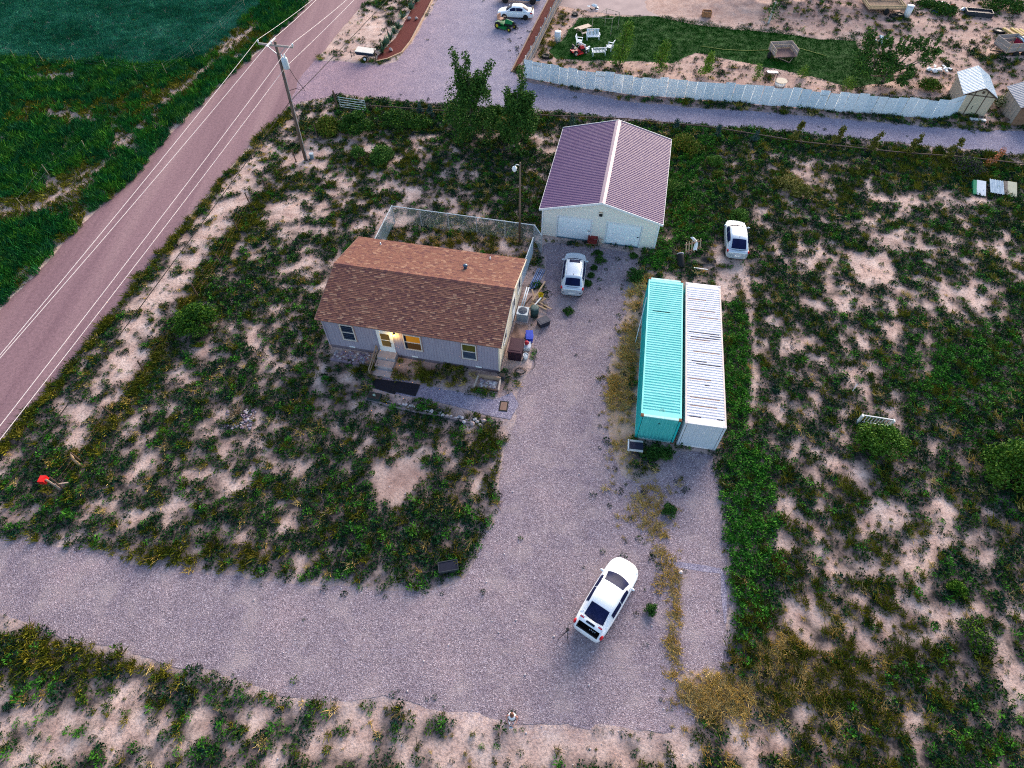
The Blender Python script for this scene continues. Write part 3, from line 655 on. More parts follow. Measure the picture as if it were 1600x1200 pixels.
# roof with shingles
slope = math.atan2(HR-HE, HL/2); sl = math.hypot(HR-HE, HL/2)
M = MB(); t = .10
M.add([(0, 0, HE), (HW, 0, HE), (HW, HL/2, HR), (0, HL/2, HR), (0, HL, HE), (HW, HL, HE)]+[(0, 0, HE-t), (HW, 0, HE-t), (HW, HL/2, HR-t), (0, HL/2, HR-t), (0, HL, HE-t), (HW, HL, HE-t)],
      [(0, 1, 2, 3), (3, 2, 5, 4), (6, 9, 8, 7), (9, 10, 11, 8), (0, 6, 7, 1), (4, 5, 11, 10), (0, 3, 9, 6), (3, 4, 10, 9), (1, 7, 8, 2), (2, 8, 11, 5)])
roof = M.build('roof', mat('roof_edge', (.20, .11, .09), (.26, .15, .12), 4, .85), house)
shm = [mat('shingle_a', (.170, .072, .055), (.205, .090, .068), 6, .95, bump=.4, bscale=60), mat('shingle_b', (.225, .105, .072), (.26, .125, .088), 6, .95, bump=.4, bscale=60), mat('shingle_c', (.125, .052, .050), (.155, .068, .060), 6, .95, bump=.4, bscale=60),
       mat('shingle_d', (.29, .155, .105), (.35, .195, .135), 6, .95, bump=.4, bscale=60), mat('shingle_e', (.195, .083, .063), (.23, .105, .078), 6, .95, bump=.4, bscale=60)]
q = random.Random(5)
for side in (0, 1):
    M = MB(); nr = 34; ex = sl/nr
    def rp(x, s_, h): # s_ distance up the slope
        yy = s_*cos(slope)-h*sin(slope); zz = HE+s_*sin(slope)+h*cos(slope)
        return (x, yy, zz) if side == 0 else (HW-x, HL-yy, zz)
    for r_ in range(nr):
        x = -.02-(.0 if r_ % 2 else .17)
        while x < HW+.02:
            wd = q.choice((.17, .22, .26, .33)); a, b_ = max(x, -.03), min(x+wd-.006, HW+.03); x += wd
            if b_-a < .03: continue
            mi = q.choices((0, 1, 2, 3, 4), (5, 3.2, 2.6, 1.5, 4))[0]; hh = .022+(.008 if mi in (1, 3) else 0)+q.uniform(0, .004)
            s0, s1 = r_*ex-(.03 if r_ == 0 else 0), min((r_+1)*ex+.03, sl)
            M.add([rp(a, s0, .004), rp(b_, s0, .004), rp(b_, s0, hh), rp(a, s0, hh), rp(b_, s1, .005), rp(a, s1, .005)], [(0, 1, 2, 3), (3, 2, 4, 5), (0, 3, 5), (1, 4, 2)], mi)
    so_ = M.build('shingles', shm, roof); so_['kind'] = 'stuff'
M = MB(); x = -.02
while x < HW:
    mi = q.choice((0, 0, 2, 2, 4)); M.add([(x, HL/2-.15, HR-.012), (x+.30, HL/2-.15, HR-.015), (x+.30, HL/2, HR+.030), (x, HL/2, HR+.042), (x+.30, HL/2+.15, HR-.015), (x, HL/2+.15, HR-.012)], [(0, 1, 2, 3), (3, 2, 4, 5)], mi); x += .28
rc = M.build('ridge_cap', shm, roof); rc['kind'] = 'stuff'
for s in (0, 1):
    xx = -.02 if s == 0 else HW+.02; M = MB()
    for k in (0, 1):
        ya, yb = (0, HL/2) if k == 0 else (HL, HL/2)
        M.bar((xx, ya, HE-.05), (xx, yb, HR-.05), .035, .16)
    M.build('barge_board', cream if s else mat('brown_trim', (.2, .12, .1)), roof)
def onroof(x, s_):
    return (HW-x, HL-s_*cos(slope), HE+s_*sin(slope))
hp = onroof(HW-8.95, 2.6)
MB().lathe([(.16, -.03), (.12, .03), (.10, .22), (.17, .25), (.15, .34), (.02, .38)], n=12).build('roof_vent', mat('vent_blue', (.05, .09, .14), (.09, .14, .2), 5, .4, metal=.4), roof, True, hp)
for xx, ss in ((2.0, .75), (10.3, .7)):
    MB().lathe([(.09, -.02), (.05, .02), (.045, .20), (.0, .20)], n=8).build('vent_pipe', trim_white, roof, True, onroof(HW-xx, ss))
# door and window in the sunny gable wall
gd = MB().box((x1+.02, 5.2, 1.65), (.05, .9, 2.05)).build('side_door', trim_white, house)
MB().box((x1+.05, 5.2, 2.05), (.02, .5, .8)).build('pane', glass_m, gd)
for yy in (2.2, 7.2):
    gw = MB()
    for z in (1.35, 2.55): gw.box((x1+.025, yy, z), (.05, .9, .06))
    for dy in (-.42, .42): gw.box((x1+.025, yy+dy, 1.95), (.05, .06, 1.14))
    gw = gw.build('side_window', trim_white, house); MB().box((x1+.012, yy, 1.95), (.02, .78, 1.14)).build('pane', glass_m, gw)
# concrete steps and timber rail
sy = y0-.02
st = thing('front_steps', 'three broad concrete steps leading up to the white front door', 'steps', (*loc2(HO, HYAW, 4.62, sy), 0), HYAW)
for k in range(3):
    dep = .62; MB().box((0, -dep*(k+.5)-.01*k, .28-.09*k-.03*k), (1.28, dep, .56-.18*k-.06*k+.02)).build('step', conc_m, st)
rl = thing('step_rail', 'weathered timber handrail beside the concrete front steps', 'handrail', (*loc2(HO, HYAW, 3.86, sy), 0), HYAW)
MB().bar((0, -.1, 1.12), (-.02, -1.95, .62), .05, .12).build('rail', wood_m, rl)
for yy, hh in ((-.12, 1.1), (-1.0, .86), (-1.9, .62)): MB().box((0, yy, hh/2), (.08, .08, hh)).build('post', wood_m, rl)
MB().bar((0, -.1, .62), (-.02, -1.95, .3), .04, .09).build('rail', wood_m, rl)

# ------------------------------------------------------------------ garage
garage = thing('garage', 'cream clapboard double garage with two white doors and ribbed purple metal roof', 'garage', (GO.x, GO.y, 0), GYAW)
W, L, GE, GR, go_, ge_ = 9.231, 11.349, 2.784, 4.082, .257, .338
lap = mat('cream_clapboard', (.76, .72, .64), (.82, .78, .70), 2, .7, stretch=(.3, .3, 3))
gs = (GR-GE)/(W/2+go_)
def zroof(x): return GR-abs(x-W/2)*gs
doors = [(1.237, 3.976), (5.229, 7.968)]; DH = 2.113
def lapwall(M, fn, length, ztop, holes=(), pitch=.2):
    """courses of clapboard; fn(s, out, z) gives the point; ztop(s) the wall top"""
    z = 0.0
    while z < 4.2:
        zb = z+pitch
        cuts = sorted(set([0, length]+[c for h in holes for c in h[:2]]+[length/2]))
        for a, b_ in zip(cuts[:-1], cuts[1:]):
            if any(a >= h[0]-1e-6 and b_ <= h[1]+1e-6 and zb <= h[2]+.09 for h in holes): continue
            ta, tb = ztop(a), ztop(b_)
            if max(ta, tb) <= z+.01: continue
            za = z
            # clip against sloping top
            A, B = a, b_
            if ta < za: A = a+(b_-a)*(za-ta)/(tb-ta)
            if tb < za: B = a+(b_-a)*(ta-za)/(ta-tb)
            tA, tB = min(zb, ztop(A)), min(zb, ztop(B))
            pts = [(A, .028, za), (B, .028, za), (B, .012, tB)]
            if ta < zb < tb: xk = a+(b_-a)*(zb-ta)/(tb-ta); pts.append((xk, .012, zb)) if xk > A else None
            if tb < zb < ta: xk = a+(b_-a)*(ta-zb)/(ta-tb); pts.append((xk, .012, zb)) if xk < B else None
            pts.append((A, .012, tA))
            M.add([fn(*p_) for p_ in pts], [list(range(len(pts)))])
            M.add([fn(A, .0, za), fn(B, .0, za), fn(B, .028, za), fn(A, .028, za)], [(0, 1, 2, 3)])
        z = zb
M = MB(); lapwall(M, lambda s_, o, z: (s_, -o, z), W, lambda s_: zroof(s_)-.07, [(a, b_, DH) for a, b_ in doors]); M.build('front_wall', lap, garage)
M = MB(); lapwall(M, lambda s_, o, z: (W-s_, L+o, z), W, lambda s_: zroof(s_)-.07); M.build('rear_wall', lap, garage)
M = MB(); lapwall(M, lambda s_, o, z: (-o, L-s_, z), L, lambda s_: zroof(0)-.07); M.build('side_wall', lap, garage)
M = MB(); lapwall(M, lambda s_, o, z: (W+o, s_, z), L, lambda s_: zroof(0)-.07); M.build('side_wall', lap, garage)
MB().box((W/2, L/2, .01), (W-.05, L-.05, .06)).build('slab', conc_m, garage)
for xx, yy in ((-.02, -.02), (W+.02, -.02), (-.02, L+.02), (W+.02, L+.02)): MB().box((xx, yy, 1.32), (.12, .12, 2.66)).build('corner_board', trim_white, garage)
dm = mat('garage_door_white', (.80, .85, .88), (.84, .88, .90), 3, .45)
for a, b_ in doors:
    dd = MB()
    for k in range(4):
        z0_, z1_ = k*DH/4+.004, (k+1)*DH/4-.008
        dd.box(((a+b_)/2, .05, (z0_+z1_)/2), (b_-a-.02, .04, z1_-z0_))
        for j in range(4):
            xx = a+(b_-a)*(j+.5)/4; dd.box((xx, .028, (z0_+z1_)/2), ((b_-a)/4-.16, .012, (z1_-z0_)-.16))
    dd = dd.build('garage_door', dm, garage)
    MB().box((b_-.16, .01, 1.0), (.16, .04, .05)).build('handle', black_m, dd)
    fr = MB()
    for xx in (a-.045, b_+.045): fr.box((xx, -.03, DH/2), (.09, .05, DH))
    fr.box(((a+b_)/2, -.03, DH+.05), (b_-a+.2, .05, .1)); fr.build('frame', trim_white, dd)
    MB().box(((a+b_)/2, -.01, .03), (b_-a, .12, .05)).build('seal', mat('door_seal', (.10, .17, .22)), dd)
gl = MB().box((W/2, -.08, 2.75), (.26, .10, .18)).build('gable_lamp', black_m, garage)
MB().box((W/2, -.05, 2.98), (.34, .05, .09)).build('lamp_hood', mat('hood_tan', (.45, .35, .25)), gl)
# ribbed roof sheets: ribs run from ridge to eave
purple = mat('purple_metal', (.150, .078, .165), (.165, .09, .18), 1.2, .5, metal=.0)
rf = MB(); tt = .05
gr_ = garage
roofp = MB()
for s in (-1, 1):
    M = MB(); xe = W/2+s*(W/2+go_); pts = []
    y_ = -ge_; pitch = .23
    while y_ < L+ge_-.01:
        e = min(y_+pitch, L+ge_); wv = e-y_; pts += [(y_, 0), (y_+wv*.66, 0), (y_+wv*.74, .028), (y_+wv*.92, .028)]; y_ = e
    pts.append((L+ge_, 0)); n_ = len(pts)
    M.add([(W/2, yy, GR+hh) for yy, hh in pts]+[(xe, yy, GE+hh) for yy, hh in pts], [((i, n_+i, n_+i+1, i+1) if s < 0 else (i, i+1, n_+i+1, n_+i)) for i in range(n_-1)])
    M.add([(W/2, -ge_, GR-.03), (W/2, L+ge_, GR-.03), (xe, L+ge_, GE-.03), (xe, -ge_, GE-.03)], [(0, 1, 2, 3)])
    M.build('roof_sheet', purple, garage)
    for yy in (-ge_-.02, L+ge_+.02): MB().bar((W/2, yy, GR-.03), (xe+s*.02, yy, GE-.03), .04, .17).build('rake_trim', trim_white, garage)
    MB().box((xe+s*.02, L/2, GE-.06), (.03, L+2*ge_, .12)).build('fascia', trim_white, garage)
    MB().add([(W/2+s*go_*0, 0, GE-.1)]*0, []) if False else None
M = MB()
M.add([(W/2-.24, -ge_-.04, GR+.036-.24*gs), (W/2, -ge_-.04, GR+.05), (W/2+.24, -ge_-.04, GR+.036-.24*gs), (W/2-.24, L+ge_+.04, GR+.036-.24*gs), (W/2, L+ge_+.04, GR+.05), (W/2+.24, L+ge_+.04, GR+.036-.24*gs)], [(0, 1, 4, 3), (1, 2, 5, 4)])
M.build('ridge_cap', mat('ridge_pink', (.33, .24, .28), (.37, .27, .31), 2, .45, metal=.1), garage)

# ------------------------------------------------------------------ shipping containers
def container(name, label, loc, yaw, H, roof_m, side_m, end_m, rail_m, streaks, mark=False):
    t = thing(name, label, 'container', loc, yaw, None); L_, W_c = 12.192, 2.438
    z0 = .05; zt = H
    # roof: corrugations across
    M = MB(); pts = []; y_ = .42; pitch = .209
    nn = int((L_-.84)/pitch)
    for i in range(nn):
        a = .42+i*pitch; pts += [(a, 0), (a+.07, 0), (a+.10, -.034), (a+.17, -.034)]
    pts = [(.16, 0)]+pts+[(L_-.42, 0), (L_-.16, 0)]; n_ = len(pts)
    M.add([(.10, yy, zt-.012+dz) for yy, dz in pts]+[(W_c-.10, yy, zt-.012+dz) for yy, dz in pts], [(i, n_+i, n_+i+1, i+1) for i in range(n_-1)])
    rf = M.build('roof', roof_m, t)
    for k, (ys, xa, xb, mt_) in enumerate(streaks):
        MB().box(((xa+xb)/2, ys, zt-.040), (xb-xa, .06, .012)).build('streak', mt_, rf)
    # sides
    for s in (0, 1):
        M = MB(); pts = []; sx = 0 if s == 0 else W_c; sg = 1 if s == 0 else -1
        for i in range(42):
            a = .16+i*(L_-.32)/42; p_ = (L_-.32)/42; pts += [(a, .0), (a+p_*.25, .0), (a+p_*.5, .036), (a+p_*.75, .036)]
        pts.append((L_-.16, 0)); n_ = len(pts)
        M.add([(sx+sg*(.02+d), yy, z0+.14) for yy, d in pts]+[(sx+sg*(.02+d), yy, zt-.06) for yy, d in pts], [((i, n_+i, n_+i+1, i+1) if s == 0 else (i, i+1, n_+i+1, n_+i)) for i in range(n_-1)])
        M.build('side_wall', side_m, t)
    # near end, ribbed
    M = MB(); pts = []
    for i in range(9):
        p_ = (W_c-.32)/9; a = .16+i*p_; pts += [(a, 0), (a+p_*.3, 0), (a+p_*.5, .045), (a+p_*.8, .045)]
    pts.append((W_c-.16, 0)); n_ = len(pts)
    M.add([(xx, .02+d, z0+.14) for xx, d in pts]+[(xx, .02+d, zt-.1) for xx, d in pts], [(i, i+1, n_+i+1, n_+i) for i in range(n_-1)])
    M.build('end_wall', end_m, t)
    # doors at the other end
    for k in (0, 1):
        cx = W_c/2+(-.54 if k == 0 else .54); dd = MB().box((cx, L_-.05, (z0+zt)/2), (1.04, .05, zt-z0-.26)).build('door', side_m, t)
        for xx in (-.25, .25): MB().tube([(cx+xx, L_+.0, z0+.15), (cx+xx, L_+.0, zt-.15)], .02, 6).build('lock_rod', steel_m, dd)
    # frame rails, posts, corner castings
    for xx in (.05, W_c-.05): MB().box((xx, L_/2, zt-.035), (.10, L_-.3, .055)).build('side_rail', rail_m[0], t); MB().box((xx, L_/2, z0+.08), (.08, L_-.3, .14)).build('side_rail', rail_m[0], t)
    for yy in (.08, L_-.08): MB().box((W_c/2, yy, zt-.04), (W_c-.34, .15, .07)).build('end_rail', rail_m[1], t); MB().box((W_c/2, yy, z0+.08), (W_c-.34, .10, .14)).build('end_rail', rail_m[1], t)
    for xx in (.07, W_c-.07):
        for yy in (.07, L_-.07): MB().box((xx, yy, (z0+zt)/2), (.12, .12, zt-z0-.26)).build('corner_post', side_m, t)
    for xx in (.085, W_c-.085):
        for yy in (.085, L_-.085):
            for z in (z0+.06, zt-.05): MB().box((xx, yy, z), (.178, .178, .125)).build('corner_casting', rail_m[2], t)
    if mark:
        f = bpy.data.curves.new('mark', 'FONT'); f.body = 'A'; f.size = .26; f.extrude = .003; f.align_x = 'CENTER'
        o = link('mark', f, t, (1.2, .012, 1.95)); o.rotation_euler = (R(90), 0, 0); f.materials.append(mat('mark_black', (.01, .03, .03)))
        bpy.context.view_layer.update(); mm_ = bpy.data.meshes.new_from_object(o.evaluated_get(bpy.context.evaluated_depsgraph_get())); bpy.data.objects.remove(o); o = link('mark', mm_, t, (1.2, .012, 1.95)); o.rotation_euler = (R(90), 0, 0)
        tri = MB()
        for k in range(3):
            a0, a1 = 2*pi*k/3+pi/2, 2*pi*(k+1)/3+pi/2
            tri.bar((1.25+.20*cos(a0), .62+.13*sin(a0), zt-.006), (1.25+.20*cos(a1), .62+.13*sin(a1), zt-.006), .02, .012)
        tri.build('roof_mark', mat('faint_mark', (.25, .5, .45)), rf)
    return t
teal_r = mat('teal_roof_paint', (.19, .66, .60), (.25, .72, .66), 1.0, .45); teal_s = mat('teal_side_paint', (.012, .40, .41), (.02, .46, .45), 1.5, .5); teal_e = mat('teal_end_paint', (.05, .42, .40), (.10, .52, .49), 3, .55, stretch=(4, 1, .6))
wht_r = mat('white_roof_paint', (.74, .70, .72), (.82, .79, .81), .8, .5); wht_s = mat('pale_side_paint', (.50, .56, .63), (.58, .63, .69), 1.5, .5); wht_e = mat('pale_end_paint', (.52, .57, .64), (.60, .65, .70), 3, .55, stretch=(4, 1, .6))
blk = mat('roof_stain', (.02, .02, .045), (.08, .06, .08), 6, .8); brn = mat('roof_rust_stain', (.22, .12, .09), (.42, .28, .22), 7, .9)
q = random.Random(3)
st_t = [(0.42+.209*q.randint(2, 52)+.135, .2+q.random()*.4, .9+q.random()*1.2, mat('teal_dirt', (.17, .58, .53), (.2, .64, .58), 5)) for _ in range(3)]
st_w = [(7.49, .25, 2.2, blk), (7.07, .35, 2.25, blk), (7.28, 1.6, 2.3, blk), (6.87, .3, 1.6, brn), (4.985, .4, 1.35, blk), (4.78, .7, 2.25, blk), (3.52, .2, 1.6, brn), (3.10, 1.2, 1.5, blk), (2.06, .3, 2.1, brn), (.60, .25, .95, blk), (.60, 1.9, 2.25, blk), (9.6, .3, 2.0, brn), (8.95, .9, 2.2, brn), (10.6, .2, 1.4, brn), (1.43, .3, 1.9, brn), (5.8, .5, 2.2, brn)]
st_w = [(.42+.209*round((y_-.42-.135)/.209)+.135, a, b_, m_) for y_, a, b_, m_ in st_w]
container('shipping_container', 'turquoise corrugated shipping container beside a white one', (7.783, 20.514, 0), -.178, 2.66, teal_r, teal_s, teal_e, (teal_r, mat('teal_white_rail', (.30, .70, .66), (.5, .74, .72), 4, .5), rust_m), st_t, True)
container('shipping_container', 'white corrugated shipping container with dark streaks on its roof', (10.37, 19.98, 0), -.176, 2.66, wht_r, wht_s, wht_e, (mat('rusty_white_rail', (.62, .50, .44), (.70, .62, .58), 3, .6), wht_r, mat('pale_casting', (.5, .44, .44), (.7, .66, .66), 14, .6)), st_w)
c0, c1 = Vector(loc2(Vector((7.783, 20.514)), -.178, -.35, 8.1)), Vector(loc2(Vector((7.783, 20.514)), -.178, -.02, 10.6))
tag(MB().tube([(c0.x, c0.y, gz(*c0)), (c1.x, c1.y, 2.2)], .03, 6).build('leaning_pipe', trim_white), 'thin white pipe leaning on the side of the turquoise container', 'pipe')

# ------------------------------------------------------------------ cars
def catmull(T, t):
    n_ = len(T)-1; i = min(int(t), n_-1); f = t-i
    p0, p1, p2, p3 = T[max(i-1, 0)], T[i], T[i+1], T[min(i+2, n_)]
    return [.5*(2*b_+(c_-a)*f+(2*a-5*b_+4*c_-d_)*f*f+(3*b_-a-3*c_+d_)*f**3) for a, b_, c_, d_ in zip(p0, p1, p2, p3)]
def car(name, label, cat, loc, yaw, body, cabin, paint, glass, wheel_x, wr=.33, track=.78, opened=None, extras=None, rear_seg=None, side_splits=(), rear_glass=(.1, .9)):
    t = thing(name, label, cat, loc, yaw)
    # body: stations (x, half width, top z), lofted
    M = MB(); nsec = 14; secs = []
    for (x, hw, zt, zb) in body:
        half = [(0, zt+.018), (.5*hw, zt+.012), (.82*hw, zt-.012), (.955*hw, zt-.075), (hw, zt-.22), (hw*.995, zb+.22), (hw*.95, zb+.05), (.7*hw, zb), (0, zb)]
        ring = [(x, -y_, z) for y_, z in half]+[(x, y_, z) for y_, z in half[-2:0:-1]]; secs.append(ring)
    n_ = len(secs[0])
    for s_ in secs: M.v.extend(s_)
    for i in range(len(secs)-1):
        for k in range(n_):
            k2 = (k+1) % n_; M.f.append([i*n_+k, i*n_+k2, (i+1)*n_+k2, (i+1)*n_+k]); M.mi.append(0)
    M.f.append(list(range(n_))[::-1]); M.mi.append(0); e = (len(secs)-1)*n_; M.f.append([e+k for k in range(n_)]); M.mi.append(0)
    me = M.mesh('body', paint, True)
    bo = link('body', me, t); md = bo.modifiers.new('sub', 'SUBSURF'); md.levels = md.render_levels = 2
    # wheel openings (and an opened boot) are cut from the body
    cut = MB()
    for wx_ in wheel_x:
        for s in (-1, 1): cut.lathe([(wr*1.12, -.16), (wr*1.12, .3)], (wx_, s*(track+.06), wr), 20, M=Matrix.Rotation(R(-90*s), 3, 'X'))
    if opened: cut.box(opened[0], opened[1])
    co = link('cutter', cut.mesh('cutter', black_m)); bpy.context.view_layer.update()
    co.matrix_world = Matrix.Translation(loc) @ Matrix.Rotation(yaw, 4, 'Z')
    bm_ = bo.modifiers.new('cut', 'BOOLEAN'); bm_.object = co; bm_.operation = 'DIFFERENCE'; bm_.solver = 'EXACT'
    bpy.context.view_layer.update()
    dg = bpy.context.evaluated_depsgraph_get(); nm = bpy.data.meshes.new_from_object(bo.evaluated_get(dg)); bo.modifiers.clear()
    nm.materials.clear(); nm.materials.append(paint); nm.polygons.foreach_set('material_index', np.zeros(len(nm.polygons), np.int32)); bo.data = nm
    bpy.data.objects.remove(co)
    if opened:
        (cx, cy, cz), (dx, dy, dz) = opened; z_b = cz-dz/2
        k = MB()
        k.box((cx, cy, z_b+.01), (dx-.01, dy-.01, .02)); k.box((cx-dx/2+.012, cy, cz-.02), (.02, dy, dz*.72)); k.box((cx+dx/2-.012, cy, cz-.02), (.02, dy, dz*.72))
        for s in (-1, 1): k.box((cx, cy+s*(dy/2-.012), cz-.02), (dx, .02, dz*.72))
        k.build('boot_lining', black_m, t)
    # cabin shell
    def Sf(tt, v):
        x, hb, hr, zb, zr = catmull(cabin, tt); a = abs(v); s = 1 if v >= 0 else -1
        if a <= .5:
            f = a/.5; y_ = hr*f; z = zr+.03*(1-f*f)-.035*f**4
        else:
            f = (a-.5)/.5; y_ = hr+(hb-hr)*f; z = (zr-.035)+(zb-zr+.035)*f; y_ += .035*sin(pi*f)
        wf_, wr_ = max(0., 1-tt), max(0., tt-(len(cabin)-2)); fy = (y_/hb)**2
        return Vector((x-.24*wf_*fy+.16*wr_*fy, s*y_, z))
    nT = len(cabin)-1
    sh = MB().grid(lambda a, b_: Sf(a*nT, b_*2-1), nT*6, 24).build('cabin', paint, t, True)
    def patch(nm_, t0, t1, v0, v1, mt_, off=.012, parent=t, nu=8, nv=10):
        def fn(a, b_):
            tt, vv_ = t0+(t1-t0)*a, v0+(v1-v0)*b_; p_ = Sf(tt, vv_); e_ = .01
            du_ = Sf(min(tt+e_, nT), vv_)-Sf(max(tt-e_, 0), vv_); dv_ = Sf(tt, vv_+e_)-Sf(tt, vv_-e_); nn_ = du_.cross(dv_)
            nn_ = nn_.normalized() if nn_.length > 1e-9 else Vector((0, 0, 1))
            if nn_.z < 0: nn_ = -nn_
            return p_+nn_*off
        return MB().grid(fn, nu, nv).build(nm_, mt_, parent, True)
    patch('windscreen', .06, .92, -.455, .455, glass)
    patch('rear_window', nT-rear_glass[1], nT-rear_glass[0], -.43, .43, glass)
    for s in (-1, 1):
        for (ta, tb) in side_splits: patch('side_window', ta, tb, s*.585, s*.93, glass, parent=t)
    # wheels
    for wx_ in wheel_x:
        for s in (-1, 1):
            wh = MB().lathe([(wr*.62, -.10), (wr*.93, -.10), (wr, -.06), (wr, .06), (wr*.93, .10), (wr*.62, .10)], n=20, M=Matrix.Rotation(R(-90*s), 3, 'X')).build('wheel', tyre_m, t, True, (wx_, s*track, wr))
            rm = MB().lathe([(0, .075), (.08, .085), (wr*.6, .075), (wr*.62, .02)], n=14, M=Matrix.Rotation(R(-90*s), 3, 'X')).build('rim', rim_m, wh, True)
            for k in range(5):
                a = 2*pi*k/5; rm2 = MB()
    lamp_w = mat('headlamp', (.6, .65, .7), (.7, .75, .8), 3, .15); lamp_r = mat('tail_lamp', (.42, .012, .02), (.55, .02, .03), 4, .2)
    xf, hwf, zf = (body[-4] if len(body) > 11 else body[-3])[:3]; xr, hwr_, zr_ = body[2][0], body[2][1], body[2][2]
    for s in (-1, 1):
        MB().blob((xf+.15, s*(hwf-.19), zf-.085), (.17, .07, .045), 1, 2, 0).build('headlight', lamp_w, t, True)
        MB().blob((xr-.02, s*(hwr_-.07), zr_-.13), (.16, .09, .09), 2, 2, 0).build('tail_light', lamp_r, t, True)
        mx = cabin[0][0]-.34; mb = MB().blob((mx, s*(cabin[0][1]+.13), cabin[0][3]+.10), (.07, .12, .075), 3, 2, 0)
        mb.bar((mx, s*(cabin[0][1]-.02), cabin[0][3]+.06), (mx, s*(cabin[0][1]+.1), cabin[0][3]+.08), .05); mb.build('mirror', paint, t, True)
    MB().box((body[0][0]+.0, 0, .56), (.03, .46, .12)).build('number_plate', trim_white, t)
    if extras: extras(t, patch, Sf)
    return t
car_white = mat('car_white', (.80, .82, .86), (.84, .86, .90), .8, .28, coat=.5)
car_silver = mat('car_silver', (.52, .58, .66), (.58, .64, .71), .8, .25, metal=.35, coat=.5)
SED_B = [(-2.34, .60, .70, .30), (-2.30, .74, .84, .24), (-2.05, .84, .94, .2), (-1.5, .89, .97, .2), (-.8, .905, .955, .19), (0, .91, .94, .19), (.85, .905, .935, .19), (1.35, .89, .91, .19), (1.72, .87, .84, .2), (2.02, .79, .77, .22), (2.24, .63, .70, .26), (2.38, .36, .60, .32)]
SED_C = [(1.28, .79, .70, .915, .925), (.42, .835, .60, .93, 1.38), (-.25, .84, .62, .935, 1.44), (-.85, .835, .60, .945, 1.38), (-1.72, .79, .64, .96, .965)]
def sed_boot(t, patch, Sf):
    lid = link('boot_lid', None, t, (-1.66, 0, .99)); lid.rotation_euler = (0, R(72), 0); lid.empty_display_size = .1
    MB().grid(lambda a, b_: (-.02-a*.56, (b_*2-1)*(.66-.05*a), .012*cos((b_*2-1)*1.4)+.012*sin(a*pi)), 6, 10).build('lid_panel', car_white, lid, True)
    MB().box((-.3, 0, -.02), (.5, 1.1, .02)).build('lid_lining', black_m, lid)
    MB().grid(lambda a, b_: (-.58+.05*(abs(b_*2-1)**2)-.03*sin(a*pi), (b_*2-1)*.64, .01-a*.30), 4, 10).build('lid_lip', car_white, lid, True)
    MB().box((-.612, 0, -.15), (.02, .48, .11)).build('plate_recess', glass_m, lid)
    for s in (-1, 1): MB().box((-.575, s*.52, -.08), (.03, .22, .06)).build('lid_lamp', mat('tail_lamp', (.4, .01, .02)), lid)
    it = MB()
    for k in range(4): it.box((-2.03-.03*(k % 2), -.32+.10*k-.05, .80), (.05, .05, .05))
    it.build('boot_contents', trim_white, t)
c = G(950, 931, .75)
car('car', 'white sedan with its boot lid open standing on the gravel turning area', 'car', (c.x, c.y, .008), R(55), SED_B, SED_C, car_white, blue_glass, (-1.38, 1.42), opened=((-2.0, 0, .82), (.56, 1.20, .5)), extras=sed_boot, side_splits=((.62, 1.72), (1.80, 3.15)), rear_glass=(.14, .93))
CUV_B = [(-2.20, .64, .80, .34), (-2.16, .78, .96, .27), (-1.95, .86, 1.02, .24), (-1.4, .895, 1.03, .22), (-.7, .905, 1.02, .22), (0, .91, 1.01, .22), (.75, .905, 1.0, .22), (1.25, .89, .98, .22), (1.55, .87, .94, .23), (1.86, .80, .87, .25), (2.10, .64, .79, .3), (2.26, .36, .68, .36)]
CUV_C = [(1.22, .80, .71, .985, .995), (.52, .845, .62, 1.0, 1.50), (-.2, .85, .64, 1.005, 1.57), (-1.1, .845, .62, 1.01, 1.53), (-1.45, .835, .60, 1.01, 1.46), (-2.02, .77, .66, 1.01, 1.03)]
def cuv_roof(t, patch, Sf):
    patch('sunroof', 1.12, 1.62, -.33, .33, blue_glass, .014)
    for s in (-1, 1):
        MB().tube([Sf(1.15+2.0*k/8, s*.46)+Vector((0, 0, .03 if k in (0, 8) else .065)) for k in range(9)], .022, 6).build('roof_rail', trim_white, t, True)
    MB().lathe([(.03, 0), (.012, .10)], Sf(3.2, 0), 6).build('aerial', black_m, t)
    MB().box((-2.12, 0, .60), (.14, 1.45, .10)).build('bumper_step', mat('bumper_grey', (.13, .16, .2)), t)
c = G(897, 422, .9)
car('car', 'silver crossover with roof rails and sunroof parked in front of the garage', 'car', (c.x, c.y, .008), R(82), CUV_B, CUV_C, car_silver, blue_glass, (-1.3, 1.36), wr=.35, extras=cuv_roof, side_splits=((.62, 1.75), (1.84, 3.0), (3.1, 3.7)), rear_glass=(.16, .92))
HAT_B = [(-2.16, .62, .76, .3), (-2.12, .78, .92, .25), (-1.9, .86, .99, .22), (-1.4, .885, 1.0, .2), (-.7, .895, .985, .2), (0, .90, .97, .2), (.75, .895, .96, .2), (1.25, .88, .94, .2), (1.52, .86, .90, .21), (1.82, .79, .83, .23), (2.05, .63, .75, .28), (2.21, .36, .65, .34)]
HAT_C = [(1.25, .79, .70, .945, .955), (.42, .835, .61, .96, 1.42), (-.25, .84, .63, .965, 1.49), (-1.05, .835, .61, .98, 1.45), (-1.98, .76, .66, .99, 1.01)]
c = G(1151, 369, .8)
car('car', 'pale silver hatchback parked on the dirt track among the weeds', 'car', (c.x, c.y, gz(c.x, c.y)), R(80), HAT_B, HAT_C, car_silver, blue_glass, (-1.3, 1.32), side_splits=((.62, 1.75), (1.84, 3.2)), rear_glass=(.12, .90), extras=lambda t, pa, Sf: MB().lathe([(.03, 0), (.012, .09)], Sf(2.9, 0), 6).build('aerial', black_m, t))
c = G(806, 17, .7)
